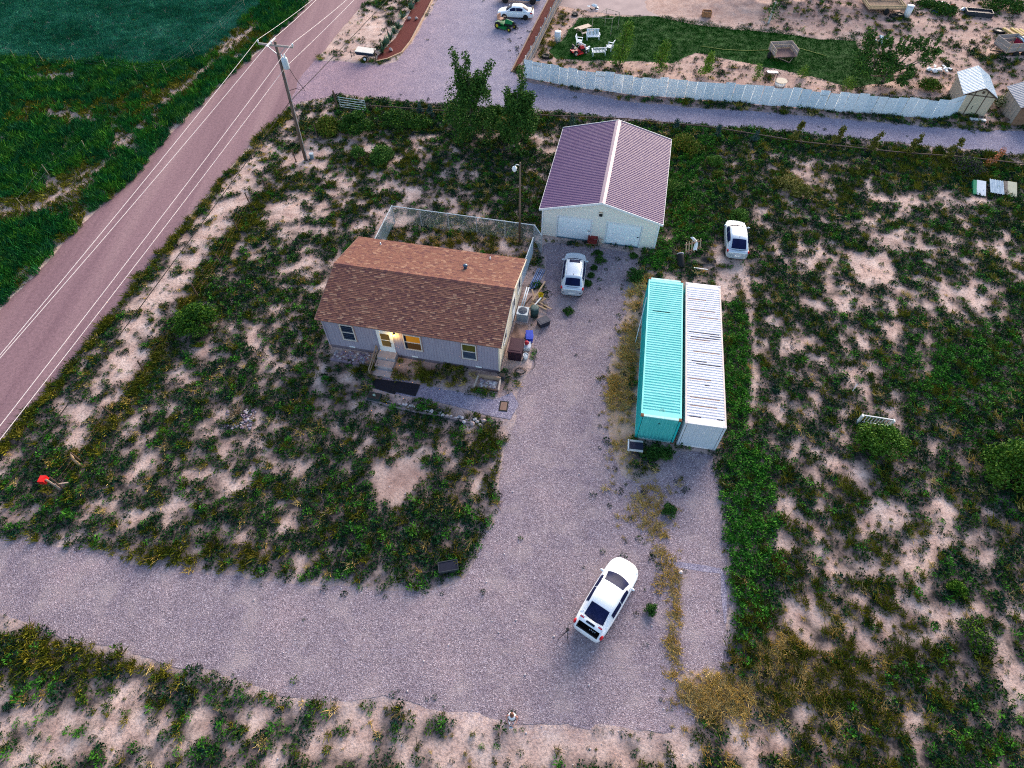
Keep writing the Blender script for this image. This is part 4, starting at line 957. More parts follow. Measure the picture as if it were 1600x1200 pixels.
car('car', 'old white sedan with black rear wing parked broadside by the blue pickup', 'car', (c.x, c.y, .01), R(172), [(x*.95, hw*.94, z*.96, zb) for x, hw, z, zb in SED_B], [(x*.95, a*.94, b_*.94, z*.96, zz*.96) for x, a, b_, z, zz in SED_C], car_white, blue_glass, (-1.3, 1.32), track=.73, wr=.30, side_splits=((.62, 1.72), (1.80, 3.15)), extras=lambda t, pa, Sf: MB().box((-2.05, 0, 1.06), (.2, 1.35, .03)).box((-2.05, .55, .98), (.08, .04, .14)).box((-2.05, -.55, .98), (.08, .04, .14)).build('rear_wing', black_m, t))
# pickup beyond it
PK_B = [(-2.75, .74, .82, .42), (-2.70, .86, .98, .36), (-2.4, .92, 1.04, .34), (-1.5, .94, 1.06, .34), (-.5, .94, 1.06, .34), (.5, .94, 1.06, .34), (1.2, .94, 1.06, .34), (1.8, .93, 1.04, .34), (2.35, .90, .98, .36), (2.65, .82, .90, .4), (2.75, .70, .78, .46)]
PK_C = [(1.35, .84, .76, 1.06, 1.07), (.75, .88, .68, 1.07, 1.66), (.1, .88, .70, 1.07, 1.73), (-.42, .88, .68, 1.07, 1.68), (-.60, .86, .70, 1.07, 1.09)]
c = G(812, -6, .6)
car('pickup', 'blue pickup truck parked behind the old white sedan', 'pickup', (c.x, c.y, .01), R(173), PK_B, PK_C, mat('pickup_blue', (.10, .20, .34), (.14, .25, .4), 1, .35, coat=.3), blue_glass, (-1.75, 1.75), wr=.40, track=.82, opened=((-1.65, 0, 1.0), (1.75, 1.5, .62)), side_splits=((.65, 1.8), (1.9, 3.2)))
# ------------------------------------------------------------------ utility pole and wires
pb = Vector((-19.32, 51.46, gz(-19.32, 51.46))); ptop = Vector((-19.12, 52.12, 10.35))
pole = thing('utility_pole', 'tall brown wooden utility pole with crossarm and grey transformer beside the road', 'utility pole', pb)
def pt(h): return (ptop-pb)*(h/10.35)
pole_w = mat('pole_wood', (.10, .068, .055), (.19, .135, .11), 2.5, .85, stretch=(6, 6, .5), bump=.4)
MB().tube([(0, 0, -.2), pt(5), pt(10.35)], [.17, .15, .12], 10).build('shaft', pole_w, pole, True)
A_, B_ = G(404, 68, 10.1)-pb, G(458, 74, 10.1)-pb
arm = MB().bar(A_, B_, .12, .14).build('crossarm', mat('arm_wood', (.30, .26, .25), (.4, .35, .33), 5, .8), pole)
ins_m = mat('insulator', (.55, .66, .70), (.66, .75, .78), 8, .25)
ATT = []
for f in (.0, .38, 1.0):
    q_ = A_.lerp(B_, f); MB().lathe([(.03, 0), (.07, .06), (.05, .10), (.09, .14), (.07, .22), (.02, .26)], q_+Vector((0, 0, .06)), 8).build('insulator', ins_m, arm, True); ATT.append(q_+pb+Vector((0, 0, .30)))
d_ = Vector((.23, .97, 0)).normalized(); q_ = A_.lerp(B_, .38)+Vector((0, 0, .22))
MB().bar(q_-d_*.75, q_+d_*.75, .10, .10).build('line_guard', trim_white, arm)
for s in (0, 1): MB().bar(A_.lerp(B_, .2 if s == 0 else .8), pt(9.3), .04, .05).build('brace', steel_m, arm)
tq = pt(8.75)+Vector((.42, -.10, 0))
tr = MB().lathe([(.05, -.48), (.24, -.46), (.26, -.40), (.26, .36), (.20, .44), (.03, .46)], tq, 14).build('transformer', mat('transformer_grey', (.45, .52, .57), (.53, .6, .65), 4, .4), pole, True)
for s in (-1, 1): MB().lathe([(.04, 0), (.07, .08), (.04, .14), (.06, .22), (.02, .30)], tq+Vector((.1*s, .05*s, .44)), 8).build('bushing', ins_m, tr, True)
MB().bar(pt(8.9), tq, .08).bar(pt(8.5), tq-Vector((0, 0, .3)), .08).build('bracket', steel_m, pole)
MB().tube([tq+Vector((.15, 0, -.3)), tq+Vector((.5, -.1, -1.2)), tq+Vector((.95, .2, -2.5)), tq+Vector((.3, -.1, -2.1)), pt(6.4)], .025, 5).build('service_cable', black_m, pole, True)
MB().tube([pt(.1)+Vector((.17, -.1, 0)), pt(8)+Vector((.14, -.1, 0))], .03, 5).build('conduit', mat('conduit_grey', (.5, .47, .45)), pole)
wire_m = mat('bare_wire', (.74, .66, .64), (.8, .72, .7), 2, .4); cable_m = mat('black_cable', (.02, .018, .018))
def wire(label, pts, r, m_):
    def sag(a, b_, n_=12, s_=.25):
        return [Vector(a).lerp(Vector(b_), k/n_)-Vector((0, 0, s_*4*(k/n_)*(1-k/n_))) for k in range(n_+1)]
    L_ = []
    for a, b_ in zip(pts[:-1], pts[1:]): L_ += sag(a, b_)[0 if not L_ else 1:]
    tag(MB().tube(L_, r, 5).build('overhead_wire', m_), label, 'wire')
def through(att, pa, pb_, ha, hb, ea=2.2, eb=2.2):
    a, b_ = G(*pa, ha), G(*pb_, hb); return [att+(a-att)*ea, att, att+(b_-att)*eb]
wire('pale bare overhead wire from the crossarm end over the field verge', through(ATT[0], (0, 545), (481, 0), 9.0, 9.8, 1.5), .016, wire_m)
wire('pale bare overhead wire with white guard on the crossarm', through(ATT[1], (0, 550), (488, 0), 9.0, 9.8, 1.5), .016, wire_m)
wire('pale bare overhead wire from the crossarm end above the transformer', through(ATT[2], (0, 655), (535, 0), 9.0, 9.8, 1.5), .016, wire_m)
nq = G(446, 105, 8.2)
wire('pale bare neutral wire passing the pole beside the transformer', through(nq, (0, 677), (548, 0), 7.4, 8.0, 1.5), .016, wire_m)
cq = pt(5.6)+pb+Vector((.0, -.2, 0))
wire('black cable strung low between utility poles along the road', through(cq, (0, 765), (600, 0), 4.6, 5.3, 1.4), .028, cable_m)
mbx = thing('meter_box', 'small grey-blue utility box on the bare soil at the pole foot', 'utility box', P(488, 247))
MB().box((0, 0, .22), (.34, .28, .44)).build('case', mat('box_blue', (.16, .22, .27), (.22, .28, .33), 5, .5), mbx); MB().box((0, 0, .46), (.38, .32, .05)).build('lid', steel_m, mbx)
# yard lamp on a thin pole behind the house
lx, ly = loc2(HO, HYAW, 11.3, 13.94)
yl = thing('yard_lamp', 'thin wooden yard lamp pole with a white lamp head behind the house', 'lamp post', (lx, ly, gz(lx, ly)))
MB().tube([(0, 0, -.1), (0, 0, 7.45)], [.09, .06], 8).build('pole', mat('lamp_pole', (.08, .055, .04), (.2, .14, .1), 1.5, .85, stretch=(1, 1, .4)), yl, True)
MB().tube([(0, 0, 7.2), (-.25, -.05, 7.35), (-.42, -.08, 7.2)], .03, 6).build('bracket', trim_white, yl, True)
hd_ = MB().lathe([(.06, .16), (.14, .10), (.20, -.02), (.19, -.05)], (-.42, -.08, 7.05), 12).build('lamp_head', trim_white, yl, True)
MB().lathe([(.15, 0), (.16, -.10), (.09, -.22), (.0, -.24)], (-.42, -.08, 7.0), 12).build('lamp_bowl', mat('lamp_bowl', (.75, .8, .82), (.8, .85, .86), 3, .2), hd_, True)

# ------------------------------------------------------------------ fences
def chain_fence(label, pts, h=1.8):
    t = thing('chain_link_fence', label, 'fence', (pts[0][0], pts[0][1], 0)); o = Vector((pts[0][0], pts[0][1], 0))
    M = MB()
    for a, b_ in zip(pts[:-1], pts[1:]):
        a, b_ = Vector((*a, 0))-o, Vector((*b_, 0))-o; Ln = (b_-a).length; d = (b_-a)/Ln; n_ = max(1, round(Ln/2.6))
        for k in range(n_+1):
            p_ = a.lerp(b_, k/n_)
            if k == 0 and a.length > .01: continue
            MB().tube([p_+Vector((0, 0, -.1)), p_+Vector((0, 0, h+.04))], .04, 8).build('post', steel_m, t)
        MB().tube([a+Vector((0, 0, h)), b_+Vector((0, 0, h))], .035, 6).build('top_rail', mat('rail_pale', (.55, .62, .66)), t)
        s_ = -h
        while s_ < Ln:
            for dr_ in (0, 1):
                u0, u1 = s_, s_+h; z0_, z1_ = (.04, h) if dr_ == 0 else (h, .04)
                t0, t1 = max(0, -u0/h), min(1, (Ln-u0)/h)
                if t1-t0 > .02: M.tube([a+d*(u0+h*t0)+Vector((0, 0, z0_+(z1_-z0_)*t0)), a+d*(u0+h*t1)+Vector((0, 0, z0_+(z1_-z0_)*t1))], .0032, 3, cap=False)
            s_ += .075
    w_ = M.build('wire_mesh', mat('fence_wire', (.40, .50, .55), (.48, .57, .62), 3, .45, metal=.4), t); w_['kind'] = 'stuff'; return t
hl = lambda x, y: loc2(HO, HYAW, x, y)
chain_fence('grey chain-link fence round the back yard of the house', [hl(.42, 8.3), hl(.42, 14.36), hl(12.42, 14.25)])
chain_fence('chain-link gate standing open between back yard and garage', [hl(12.5, 14.2), hl(13.25, 13.1)])
chain_fence('short chain-link fence run from the house gable along the driveway', [hl(12.62, 12.7), hl(12.40, 8.3)])
# old wire fence along the road verge
def post_fence(label, px, h, wires, r=.05, m_=dark_wood, lean=.12, wire_r=.004):
    p0 = P(*px[0]); t = thing('wire_fence', label, 'fence', p0); q = random.Random(len(px)*7+1); tops = []
    for u, v in px:
        a = P(u, v)-p0; hh = h*q.uniform(.85, 1.12); b_ = a+Vector((q.uniform(-lean, lean), q.uniform(-lean, lean), hh)); tops.append((a, b_))
        MB().tube([a-Vector((0, 0, .15)), b_], [r, r*.85], 6).build('post', m_, t)
    for f in wires:
        MB().tube([a.lerp(b_, f) for a, b_ in tops], wire_r, 3, cap=False).build('wire', steel_m if m_ is not dark_wood else rust_m, t)
    return t
post_fence('old barbed wire fence with leaning dark wood posts between verge and yard', [(497, 216), (463, 253), (418, 297), (392, 322), (372, 362), (347, 414), (311, 466), (225, 581), (178, 650), (128, 722), (100, 765)], 1.25, (.35, .6, .9), .06)
post_fence('wire fence with pale thin posts at the edge of the crop field', [(28, 97), (72, 103), (122, 108), (170, 113), (217, 121), (263, 120), (305, 88), (348, 48), (383, 12)], 1.4, (.3, .55, .8, .95), .024, mat('post_pale', (.26, .22, .15)), .1, .003)
post_fence('leaning pale posts of a wire fence across the road verge', [(-30, 322), (5, 330), (38, 325), (80, 278), (138, 240)], 1.3, (.5, .9), .04, mat('post_pale', (.26, .22, .15)), .2, .003)
# pipe gate and rail fence by the lane
def G2(u, v): q_ = P(u, v); return q_
g0, g1 = G2(531, 170), G2(573, 176)
gate = thing('pipe_gate', 'grey tubular steel gate lying at the corner of the lane', 'gate', g0); d = g1-g0; d.z = 0; Lg = d.length; d.normalize()
for k in range(5): MB().tube([d*.05+Vector((0, 0, .2+.25*k)), d*Lg+Vector((0, 0, .2+.25*k))], .03, 6).build('rail', mat('gate_pipe', (.27, .36, .38), (.36, .45, .47), 5, .5), gate)
for f in (.05, 1.0): MB().tube([d*Lg*f+Vector((0, 0, .1)), d*Lg*f+Vector((0, 0, 1.25))], .035, 6).build('stile', steel_m, gate)
MB().bar(d*.05+Vector((0, 0, .2)), d*Lg+Vector((0, 0, 1.2)), .03).build('brace', steel_m, gate)
tag(MB().tube([(0, 0, -.2), (-.08, .05, 1.9)], [.10, .08], 8).build('gate_post', dark_wood, loc=G2(528, 171)), 'thick dark gate post at the hinge end of the tubular gate', 'post')
def rail_fence(label, px, h, r, m_):
    p0 = P(*px[0]); t = thing('rail_fence', label, 'fence', p0); ps = [P(*q_)-p0 for q_ in px]
    for a, b_ in zip(ps[:-1], ps[1:]):
        for z in (h,): MB().tube([a+Vector((0, 0, z)), b_+Vector((0, 0, z))], r, 6).build('rail', m_, t)
        n_ = max(1, round((b_-a).length/3))
        for k in range(n_): p_ = a.lerp(b_, k/n_); MB().tube([p_-Vector((0, 0, .15)), p_+Vector((0, 0, h+.08))], r*1.3, 6).build('post', m_, t)
    return t
rail_fence('low rusty pipe rail fence along the lane above the yard', [(580, 172), (700, 180), (842, 186), (980, 192), (1110, 205), (1250, 228), (1400, 245), (1500, 252), (1600, 263), (1690, 272)], .45, .05, mat('rusty_pipe', (.06, .04, .035), (.11, .075, .065), 3, .8))
# white corrugated metal fence of the neighbour
wf = [(818, 121), (900, 137), (1000, 150), (1040, 152), (1200, 165), (1330, 177), (1420, 183), (1468, 187), (1494, 178)]
f0 = P(*wf[0]); wfence = thing('metal_fence', 'long white corrugated sheet metal fence along the lane', 'fence', f0)
shm_ = [mat('fence_white_a', (.76, .80, .84), (.80, .84, .87), 2, .5), mat('fence_white_b', (.66, .74, .80), (.74, .79, .84), 2, .5), mat('fence_white_c', (.80, .83, .86), (.84, .86, .88), 2, .5)]
pan = []
for k in range(3):
    M = MB(); pts = []
    for i in range(10):
        x = -.5+i*.1; pts += [(x, 0), (x+.03, .0), (x+.05, .025), (x+.08, .025)]
    pts.append((.5, 0)); n_ = len(pts)
    M.add([(x, -y_, 0) for x, y_ in pts]+[(x, -y_, 1.95) for x, y_ in pts], [(i, i+1, n_+i+1, n_+i) for i in range(n_-1)])
    pan.append(M.mesh('panel', shm_[k]))
q = random.Random(21); ps = [P(*x) for x in wf]
for a, b_ in zip(ps[:-1], ps[1:]):
    a = Vector((a.x, a.y, 0)); b_ = Vector((b_.x, b_.y, 0)); Ln = (b_-a).length; n_ = max(1, round(Ln/.96)); ang = math.atan2((b_-a).y, (b_-a).x)
    for k in range(n_):
        c_ = a.lerp(b_, (k+.5)/n_)-f0
        o = link('panel', pan[q.randint(0, 2)], wfence, (c_.x, c_.y+q.uniform(-.015, .015), q.uniform(-.02, .03)+gz(c_.x+f0.x, c_.y+f0.y)-f0.z)); o.rotation_euler = (q.uniform(-.04, .06), q.uniform(-.012, .012), ang+q.uniform(-.02, .02)); o.scale = (Ln/n_*.99, 1, q.uniform(.94, 1.05)*(1.1 if q.random() < .06 else 1))
    MB().bar(a-f0+Vector((0, .08, 1.5)), b_-f0+Vector((0, .08, 1.5)), .05, .09).build('rail', wood_m, wfence)
# timber board fence with raised bed
bf = [(822, 112), (838, 82), (852, 52), (868, 20), (892, -26)]
p0 = P(*bf[0]); bfence = thing('board_fence', 'weathered grey vertical board fence beside the raised red mulch bed', 'fence', p0); ps = [P(*x)-p0 for x in bf]
bd_m = mat('grey_board', (.14, .15, .19), (.24, .25, .29), 3, .85); bmesh_ = MB().box((0, 0, .8), (.17, .03, 1.6)).mesh('board', bd_m)
for a, b_ in zip(ps[:-1], ps[1:]):
    Ln = (b_-a).length; ang = math.atan2((b_-a).y, (b_-a).x); n_ = int(Ln/.24)
    for k in range(n_):
        c_ = a.lerp(b_, (k+.5)/n_); 
        if q.random() < .06: continue
        o = link('board', bmesh_, bfence, (c_.x, c_.y, q.uniform(0, .04))); o.rotation_euler = (q.uniform(-.03, .03), q.uniform(-.03, .03), ang); o.scale = (1, 1, q.uniform(.92, 1.04))
    for z in (.4, 1.3): MB().bar(a+Vector((0, 0, z))+Vector((.06, 0, 0)), b_+Vector((0, 0, z))+Vector((.06, 0, 0)), .05, .1).build('rail', wood_m, bfence)
    for k in range(2): MB().box(a.lerp(b_, k/2)+Vector((-.08, 0, .85)), (.12, .12, 1.75)).build('post', mat('pale_post', (.42, .40, .40), (.52, .5, .5), 4, .8), bfence)
def edging(label, pts, m_, w_=.14, h=.16):
    p0 = Vector((pts[0][0], pts[0][1], 0)); t = thing('bed_edging', label, 'edging', p0)
    for a, b_ in zip(pts[:-1], pts[1:]):
        a, b_ = Vector((*a, 0)), Vector((*b_, 0)); n_ = max(1, round((b_-a).length/2.2))
        for k in range(n_): MB().bar(a.lerp(b_, k/n_)-p0+Vector((0, 0, h/2)), a.lerp(b_, (k+1)/n_)-p0+Vector((0, 0, h/2-.002)), w_, h).build('timber', m_, t)
edging('tan timber edging curving round the roadside cactus bed', px2w([(588, 97), (606, 93), (628, 83), (642, 65), (660, 32), (676, 0), (700, -46)]), mat('tan_timber', (.40, .26, .17), (.5, .34, .23), 3, .8))
edging('dark timber edging of the mulch bed along the board fence', px2w([(799, 113), (828, 55), (857, 0), (878, -38)]), mat('brown_timber', (.24, .15, .11), (.32, .21, .16), 3, .8))
# bed posts and plants
tb = post_fence('row of dark posts with wire standing in the cactus bed', [(588, 95), (596, 78), (607, 58), (616, 41), (626, 25), (637, 9), (650, -14)], 1.3, (.5, .9), .06, dark_wood, .08)
cact_m = mat('agave_green', (.05, .11, .06), (.10, .17, .10), 3, .6)
def agave(r_, seed):
    q_ = random.Random(seed); M = MB()
    for k in range(26):
        a = q_.uniform(0, 2*pi); el = q_.uniform(.2, 1.3); L_ = r_*q_.uniform(.7, 1.1); d_ = Vector((cos(a)*cos(el), sin(a)*cos(el), sin(el))); s_ = Vector((-sin(a), cos(a), 0))*L_*.11
        M.add([-s_, s_, d_*L_*.55+s_*1.1+Vector((0, 0, .02)), d_*L_, d_*L_*.55-s_*1.1], [(0, 1, 2, 3, 4)])
    return M.mesh('agave', cact_m)
for i, (u, v, r_) in enumerate([(598, 83, .8), (601, 74, 1.1), (610, 64, .9), (606, 69, .7), (622, 46, 1.0), (616, 54, .8), (629, 30, .8), (642, 16, 1.0), (650, 4, .8)]):
    tag(link('agave', agave(r_, i), None, P(u, v, .05)), 'spiky green agave growing in the red mulch of the roadside bed', 'plant', 'agaves in the roadside bed')
for i, (u, v) in enumerate([(611, 80), (640, 31), (651, 31)]):
    tag(MB().blob((0, 0, .16), (.26, .2, .2), i+40).build('bed_rock', mat('pink_rock', (.42, .32, .30), (.55, .43, .4), 4, .9), loc=P(u, v, .04)), 'pinkish rock lying in the cactus bed', 'rock', 'rocks in the cactus bed')

# ------------------------------------------------------------------ trees and shrubs
leaf_a = rampmat('tree_leaf_dark', [(.012, .045, .012), (.03, .085, .016), (.055, .125, .022)], by='noise', scale=2.2)
leaf_b = rampmat('tree_leaf_light', [(.04, .10, .016), (.08, .17, .028), (.11, .20, .035)], by='noise', scale=2.2)
shrub_a = rampmat('shrub_leaf', [(.014, .055, .008), (.045, .115, .010), (.11, .19, .014)], by='noise', scale=2.5)
shrub_y = rampmat('shrub_yellow', [(.05, .07, .012), (.12, .13, .018), (.19, .18, .03)], by='noise', scale=3)
bark_m = mat('bark', (.13, .10, .08), (.24, .19, .16), 5, .9, bump=.5)
def leaves(M, c, r_, n_, size, q_, mi=None, flat=1.0):
    for _ in range(n_):
        while True:
            p_ = Vector((q_.uniform(-1, 1), q_.uniform(-1, 1), q_.uniform(-1, 1)))
            if p_.length < 1: break
        p_ = p_*(.55+.45*q_.random()) if q_.random() < .5 else p_.normalized()*q_.uniform(.75, 1.05)
        p_ = Vector((p_.x*r_[0], p_.y*r_[1], p_.z*r_[2]))+Vector(c)
        if p_.z < .02: continue
        d_ = Vector((q_.uniform(-1, 1), q_.uniform(-1, 1), q_.uniform(-.6, .8))).normalized(); s_ = d_.cross(Vector((q_.uniform(-1, 1), q_.uniform(-1, 1), q_.uniform(-1, 1)))).normalized(); L_ = size*q_.uniform(.6, 1.4)
        M.add([p_-d_*L_*.5, p_+s_*L_*.3, p_+d_*L_*.5, p_-s_*L_*.3], [(0, 1, 2, 3)], (1 if q_.random() < .35 else 0) if mi is None else mi)
def tree(name, label, base, trunk, limbs, clumps, size, mats, group=None, cat='tree', seed=1, dens=1.0):
    t = thing(name, label, cat, base, 0, group); q_ = random.Random(seed)
    tk = MB().tube(*trunk, 8)
    for pts, rs in limbs: tk.tube(pts, rs, 6)
    tk.build('trunk', bark_m, t, True)
    M = MB()
    for (c, r_, n_) in clumps: leaves(M, c, r_, int(n_*dens), size, q_)
    M.build('crown', mats, t); return t
def poplar(label, base, h, w_, seed, tops):
    q_ = random.Random(seed); cl = []; limbs = []
    for k in range(85):
        f = q_.random()**.8; z = .25+f*h*.72; rad = w_*.5*(1-abs(f-.32)**1.3*.85)*q_.uniform(.3, 1); a = q_.uniform(0, 2*pi)
        rr = q_.uniform(.35, .75); cl.append(((rad*cos(a), rad*sin(a), z), (rr, rr, rr*1.2), 120))
    for (tx, ty, tz) in tops:
        limbs.append(([(0, 0, h*.3), (tx*.5, ty*.5, h*.6), (tx, ty, tz)], [.08, .05, .015]))
        for k in range(9):
            f = .45+.55*k/8; cl.append(((tx*f+q_.uniform(-.2, .2), ty*f, h*.3+(tz-h*.3)*f), (.42, .42, .42), 75))
    tree('poplar_tree', label, base, ([(0, 0, -.2), (0, 0, h*.4), (0, 0, h*.8)], [.16, .11, .03]), limbs, cl, .2, [leaf_a, leaf_b], 'tall trees by the lane', 'tree', seed)
poplar('broad green tree with several upright tops standing by the lane fence', P(738, 215), 7.4, 5.2, 3, [(-1.4, .4, 8.0), (-.2, .2, 7.7), (2.0, .2, 7.0), (1.0, 0, 6.2), (-.9, 0, 6.5)])
poplar('slimmer green tree with a single pointed top next to the garage roof', P(808, 228), 6.3, 4.2, 8, [(.5, .3, 7.2), (-.9, 0, 5.4), (1.3, 0, 5.0)])
# spreading tree behind the metal fence
def spread(base):
    q_ = random.Random(12); cl = []; limbs = []
    for (x, y_, z, r_, n_) in [(-2.4, .5, 2.2, 1.5, 900), (-1.6, 1.6, 3.4, 1.3, 700), (-.4, .6, 2.6, 1.2, 600), (.6, -.3, 1.7, 1.0, 420), (1.8, 1.2, 2.8, 1.0, 420), (3.2, 1.6, 3.0, .9, 340), (3.9, .4, 2.3, .9, 330), (4.6, .9, 2.7, .8, 260), (-.9, -1.2, 1.6, 1.2, 520), (2.2, -.4, 1.2, .8, 260), (-3.0, -1.0, 1.5, 1.1, 420), (1.2, -1.6, 1.0, .9, 300)]:
        for k in range(5):
            o = Vector((q_.uniform(-1, 1), q_.uniform(-1, 1), q_.uniform(-.6, .8)))*r_*.6; cl.append((Vector((x, y_, z))+o, (r_*.55, r_*.55, r_*.5), n_//3))
        limbs.append(([(0, 0, .7), (x*.5, y_*.5, z*.6), (x, y_, z)], [.11, .07, .02]))
    for k in range(26):
        x, y_ = q_.uniform(-2.6, 4.8), q_.uniform(0, 2); z = 2.6+q_.random()*.6
        e = Vector((x+q_.uniform(-.2, .6), y_+.3, z+q_.uniform(.7, 1.4))); limbs.append(([(x, y_, z), e], [.025, .01]))
        for f in (.3, .6, .9): cl.append((Vector((x, y_, z)).lerp(e, f), (.14, .14, .2), 22))
    tree('fruit_tree', 'wide spreading dark green tree behind the white metal fence', base, ([(0, 0, -.2), (.1, 0, .9)], [.2, .15]), limbs, cl, .2, [leaf_a, leaf_b], None, 'tree', 4)
spread(P(1378, 128))
def sapling(label, u, v, h, w_, seed, mats, group, dens=1, lean=(0, 0), size=.14, name='sapling'):
    q_ = random.Random(seed); cl = []
    for k in range(26):
        f = q_.random(); z = h*(.12+.86*f); r_ = w_*.5*(1-f*.75)*q_.uniform(.2, 1); a = q_.uniform(0, 2*pi)
        cl.append(((r_*cos(a)+lean[0]*f, r_*sin(a)+lean[1]*f, z), (.22*w_, .22*w_, .2*w_+.08), 26))
    return tree(name, label, P(u, v), ([(0, 0, -.1), (lean[0]*.5, lean[1]*.5, h*.5), (lean[0], lean[1], h*.97)], [.05, .035, .012]), [], cl, size, mats, group, 'tree', seed, dens)
sap_m = [rampmat('sapling_leaf', [(.03, .09, .012), (.07, .16, .02), (.12, .22, .03)], by='noise', scale=3), rampmat('sapling_light', [(.09, .17, .02), (.15, .25, .03)], by='noise', scale=3)]
sapling('tallest bright green young tree on the lawn beside the white benches', 966, 106, 4.4, 2.6, 31, sap_m, None, 3.2, (.5, .3), .2, 'young_tree')
sapling('young tree at the lawn edge next to the tallest one', 1029, 110, 2.8, 2.2, 32, sap_m, None, 2.2, (.3, .2), .18, 'young_tree')
sapling('light green young tree on bare soil by the metal fence', 1100, 118, 2.4, 1.6, 33, [sap_m[1], sap_m[1]], None, 1.8, (.4, .2), .17, 'young_tree')
sapling('small light green sapling near the blue trailer hood', 1181, 126, 1.7, 1.4, 34, [sap_m[1], sap_m[0]], None, .8, (0, 0), .14, 'young_tree')
sapling('low light green bush at the lawn corner by the metal fence', 1322, 140, 1.3, 2.0, 35, [sap_m[1], sap_m[1]], None, 1.0, (0, 0), .14, 'young_tree')
sapling('small sapling on bare soil below the wooden cart', 1252, 121, 1.1, 1.4, 36, [sap_m[1], sap_m[0]], None, .7, (0, 0), .14, 'young_tree')
yel = [rampmat('young_yellow', [(.10, .10, .015), (.20, .17, .03)], by='noise', scale=3), rampmat('young_olive', [(.05, .07, .015), (.09, .10, .02)], by='noise', scale=3)]
for i, (u, v) in enumerate([(1234, 224), (1296, 232), (1355, 239), (1414, 246), (1476, 251)]):
    sapling('thin windblown yellow-green sapling in the row along the lane', u, v, 2.0+.2*(i % 2), 1.0, 50+i, yel, 'saplings along the lane', 1.0, (.55, .1), .17)
sapling('dead orange-brown sapling at the end of the row along the lane', 1543, 262, 1.9, 1.1, 58, [mat('dead_leaf', (.42, .13, .05), (.55, .2, .09), 6)]*2, None, .5, (.5, .1), .12)
blu = [rampmat('blue_needle', [(.02, .055, .05), (.05, .10, .09)], by='noise', scale=4)]*2
for i, (u, v) in enumerate([(1120, 214), (1178, 223), (893, 200), (657, 180), (673, 184), (1055, 205)]):
    sapling('small blue-green conifer seedling along the lane fence', u, v, 1.2, .8, 70+i, blu, 'conifer seedlings along the lane fence', .8, (0, 0), .12, 'conifer_seedling')
sapling('tall thin dark tree with whitish trunk beyond the lawn', 1200, 38, 3.5, 1.6, 81, [leaf_a, leaf_b], None, .8, (.3, .2), .2, 'young_tree')
MB().tube([(0, 0, -.1), (.15, .1, 2.4)], [.14, .1], 8).build('bark_sleeve', mat('white_bark', (.6, .58, .55), (.3, .28, .27), 6, .8), [o for o in COL.objects if o.get('label', '').startswith('tall thin dark tree')][0])
def shrub(label, u, v, w_, h, seed, mats=None, group=None, n_=1500, size=.13, d=None):
    q_ = random.Random(seed); cl = []; base = P(u, v); d = d or w_
    for k in range(30):
        a = q_.uniform(0, 2*pi); r_ = q_.random()**.6*.80; x, y_ = r_*cos(a)*w_*.5, r_*sin(a)*d*.5; z = h*(.25+.5*(1-r_))*q_.uniform(.7, 1.15)
        rr = q_.uniform(.10, .22); cl.append(((x, y_, z*q_.uniform(.8, 1.25)), (w_*rr, d*rr, h*rr*1.3), int(n_*1.7*(rr/.16)**2)//30))
    limbs = [([(0, 0, -.05), (cos(k*1.3)*w_*.2, sin(k*1.3)*d*.2, h*.5)], [.03, .012]) for k in range(5)]
    return tree('shrub', label, base, ([(0, 0, -.1), (0, 0, h*.4)], [.05, .03]), limbs, cl, size, mats or [shrub_a, leaf_a], group, 'shrub', seed)
SY = [shrub_y, shrub_a]
shrub('dark olive bush on the old fence line beside the road', 312, 512, 3.4, 1.9, 101, [shrub_a, leaf_a], None, 3400, .15)
shrub('rounded green bush growing in front of the white slatted bed rail', 1372, 700, 3.0, 1.9, 102, [shrub_a, leaf_b], None, 3000, .14)
shrub('large bright green bush on the open field east of the containers', 1572, 740, 4.0, 2.2, 103, [shrub_a, leaf_b], None, 4200, .15)
shrub('round bright green bush by the pale soil near the utility pole, smaller of the pair', 561, 246, 1.5, 1.1, 104, [leaf_b, leaf_a], None, 1000, .14)
shrub('round bright green bush by the pale soil near the utility pole, larger of the pair', 598, 250, 2.6, 1.4, 105, [leaf_b, leaf_a], None, 1900, .14)
shrub('olive bush behind the utility pole beside the tubular gate', 515, 205, 3.0, 1.5, 106, SY, None, 2200, .16)
shrub('dense dark green bush next to the tubular gate', 557, 205, 3.4, 1.8, 107, [leaf_a, shrub_a], None, 2600, .16)
shrub('dark green bush between the tubular gate and the tall trees', 622, 196, 3.6, 1.4, 108, [leaf_a, shrub_a], None, 2200, .15)
shrub('dark bush against the foot of the tall trees', 655, 198, 2.8, 1.2, 109, [leaf_a, shrub_a], None, 1800, .15)
shrub('yellow-green bush beside the far corner of the garage', 1070, 236, 3.0, 1.5, 110, SY, None, 1900, .15)
shrub('small bright bush alone in the weeds beyond the garage', 1115, 258, 1.6, 1.1, 111, [leaf_b, shrub_a], None, 900, .14)
shrub('small yellowish bush in the weeds beyond the garage', 1121, 276, 1.1, .8, 112, SY, None, 600, .13)
shrub('bright green bush touching the bonnet of the hatchback', 1152, 345, 1.9, 1.1, 113, [leaf_b, shrub_a], None, 1100, .14)
shrub('pale yellow dry bush on the bare patch of the field, broader of two', 1232, 292, 2.6, .8, 114, [dry_m if False else rampmat('straw_leaf', [(.22, .19, .05), (.32, .27, .09)], by='noise', scale=4), SY[0]], None, 1200, .13)
shrub('yellow-olive round bush on the bare patch of the field', 1250, 304, 2.0, 1.0, 115, [SY[0], rampmat('straw_leaf', [(.22, .19, .05)])], None, 1200, .13)
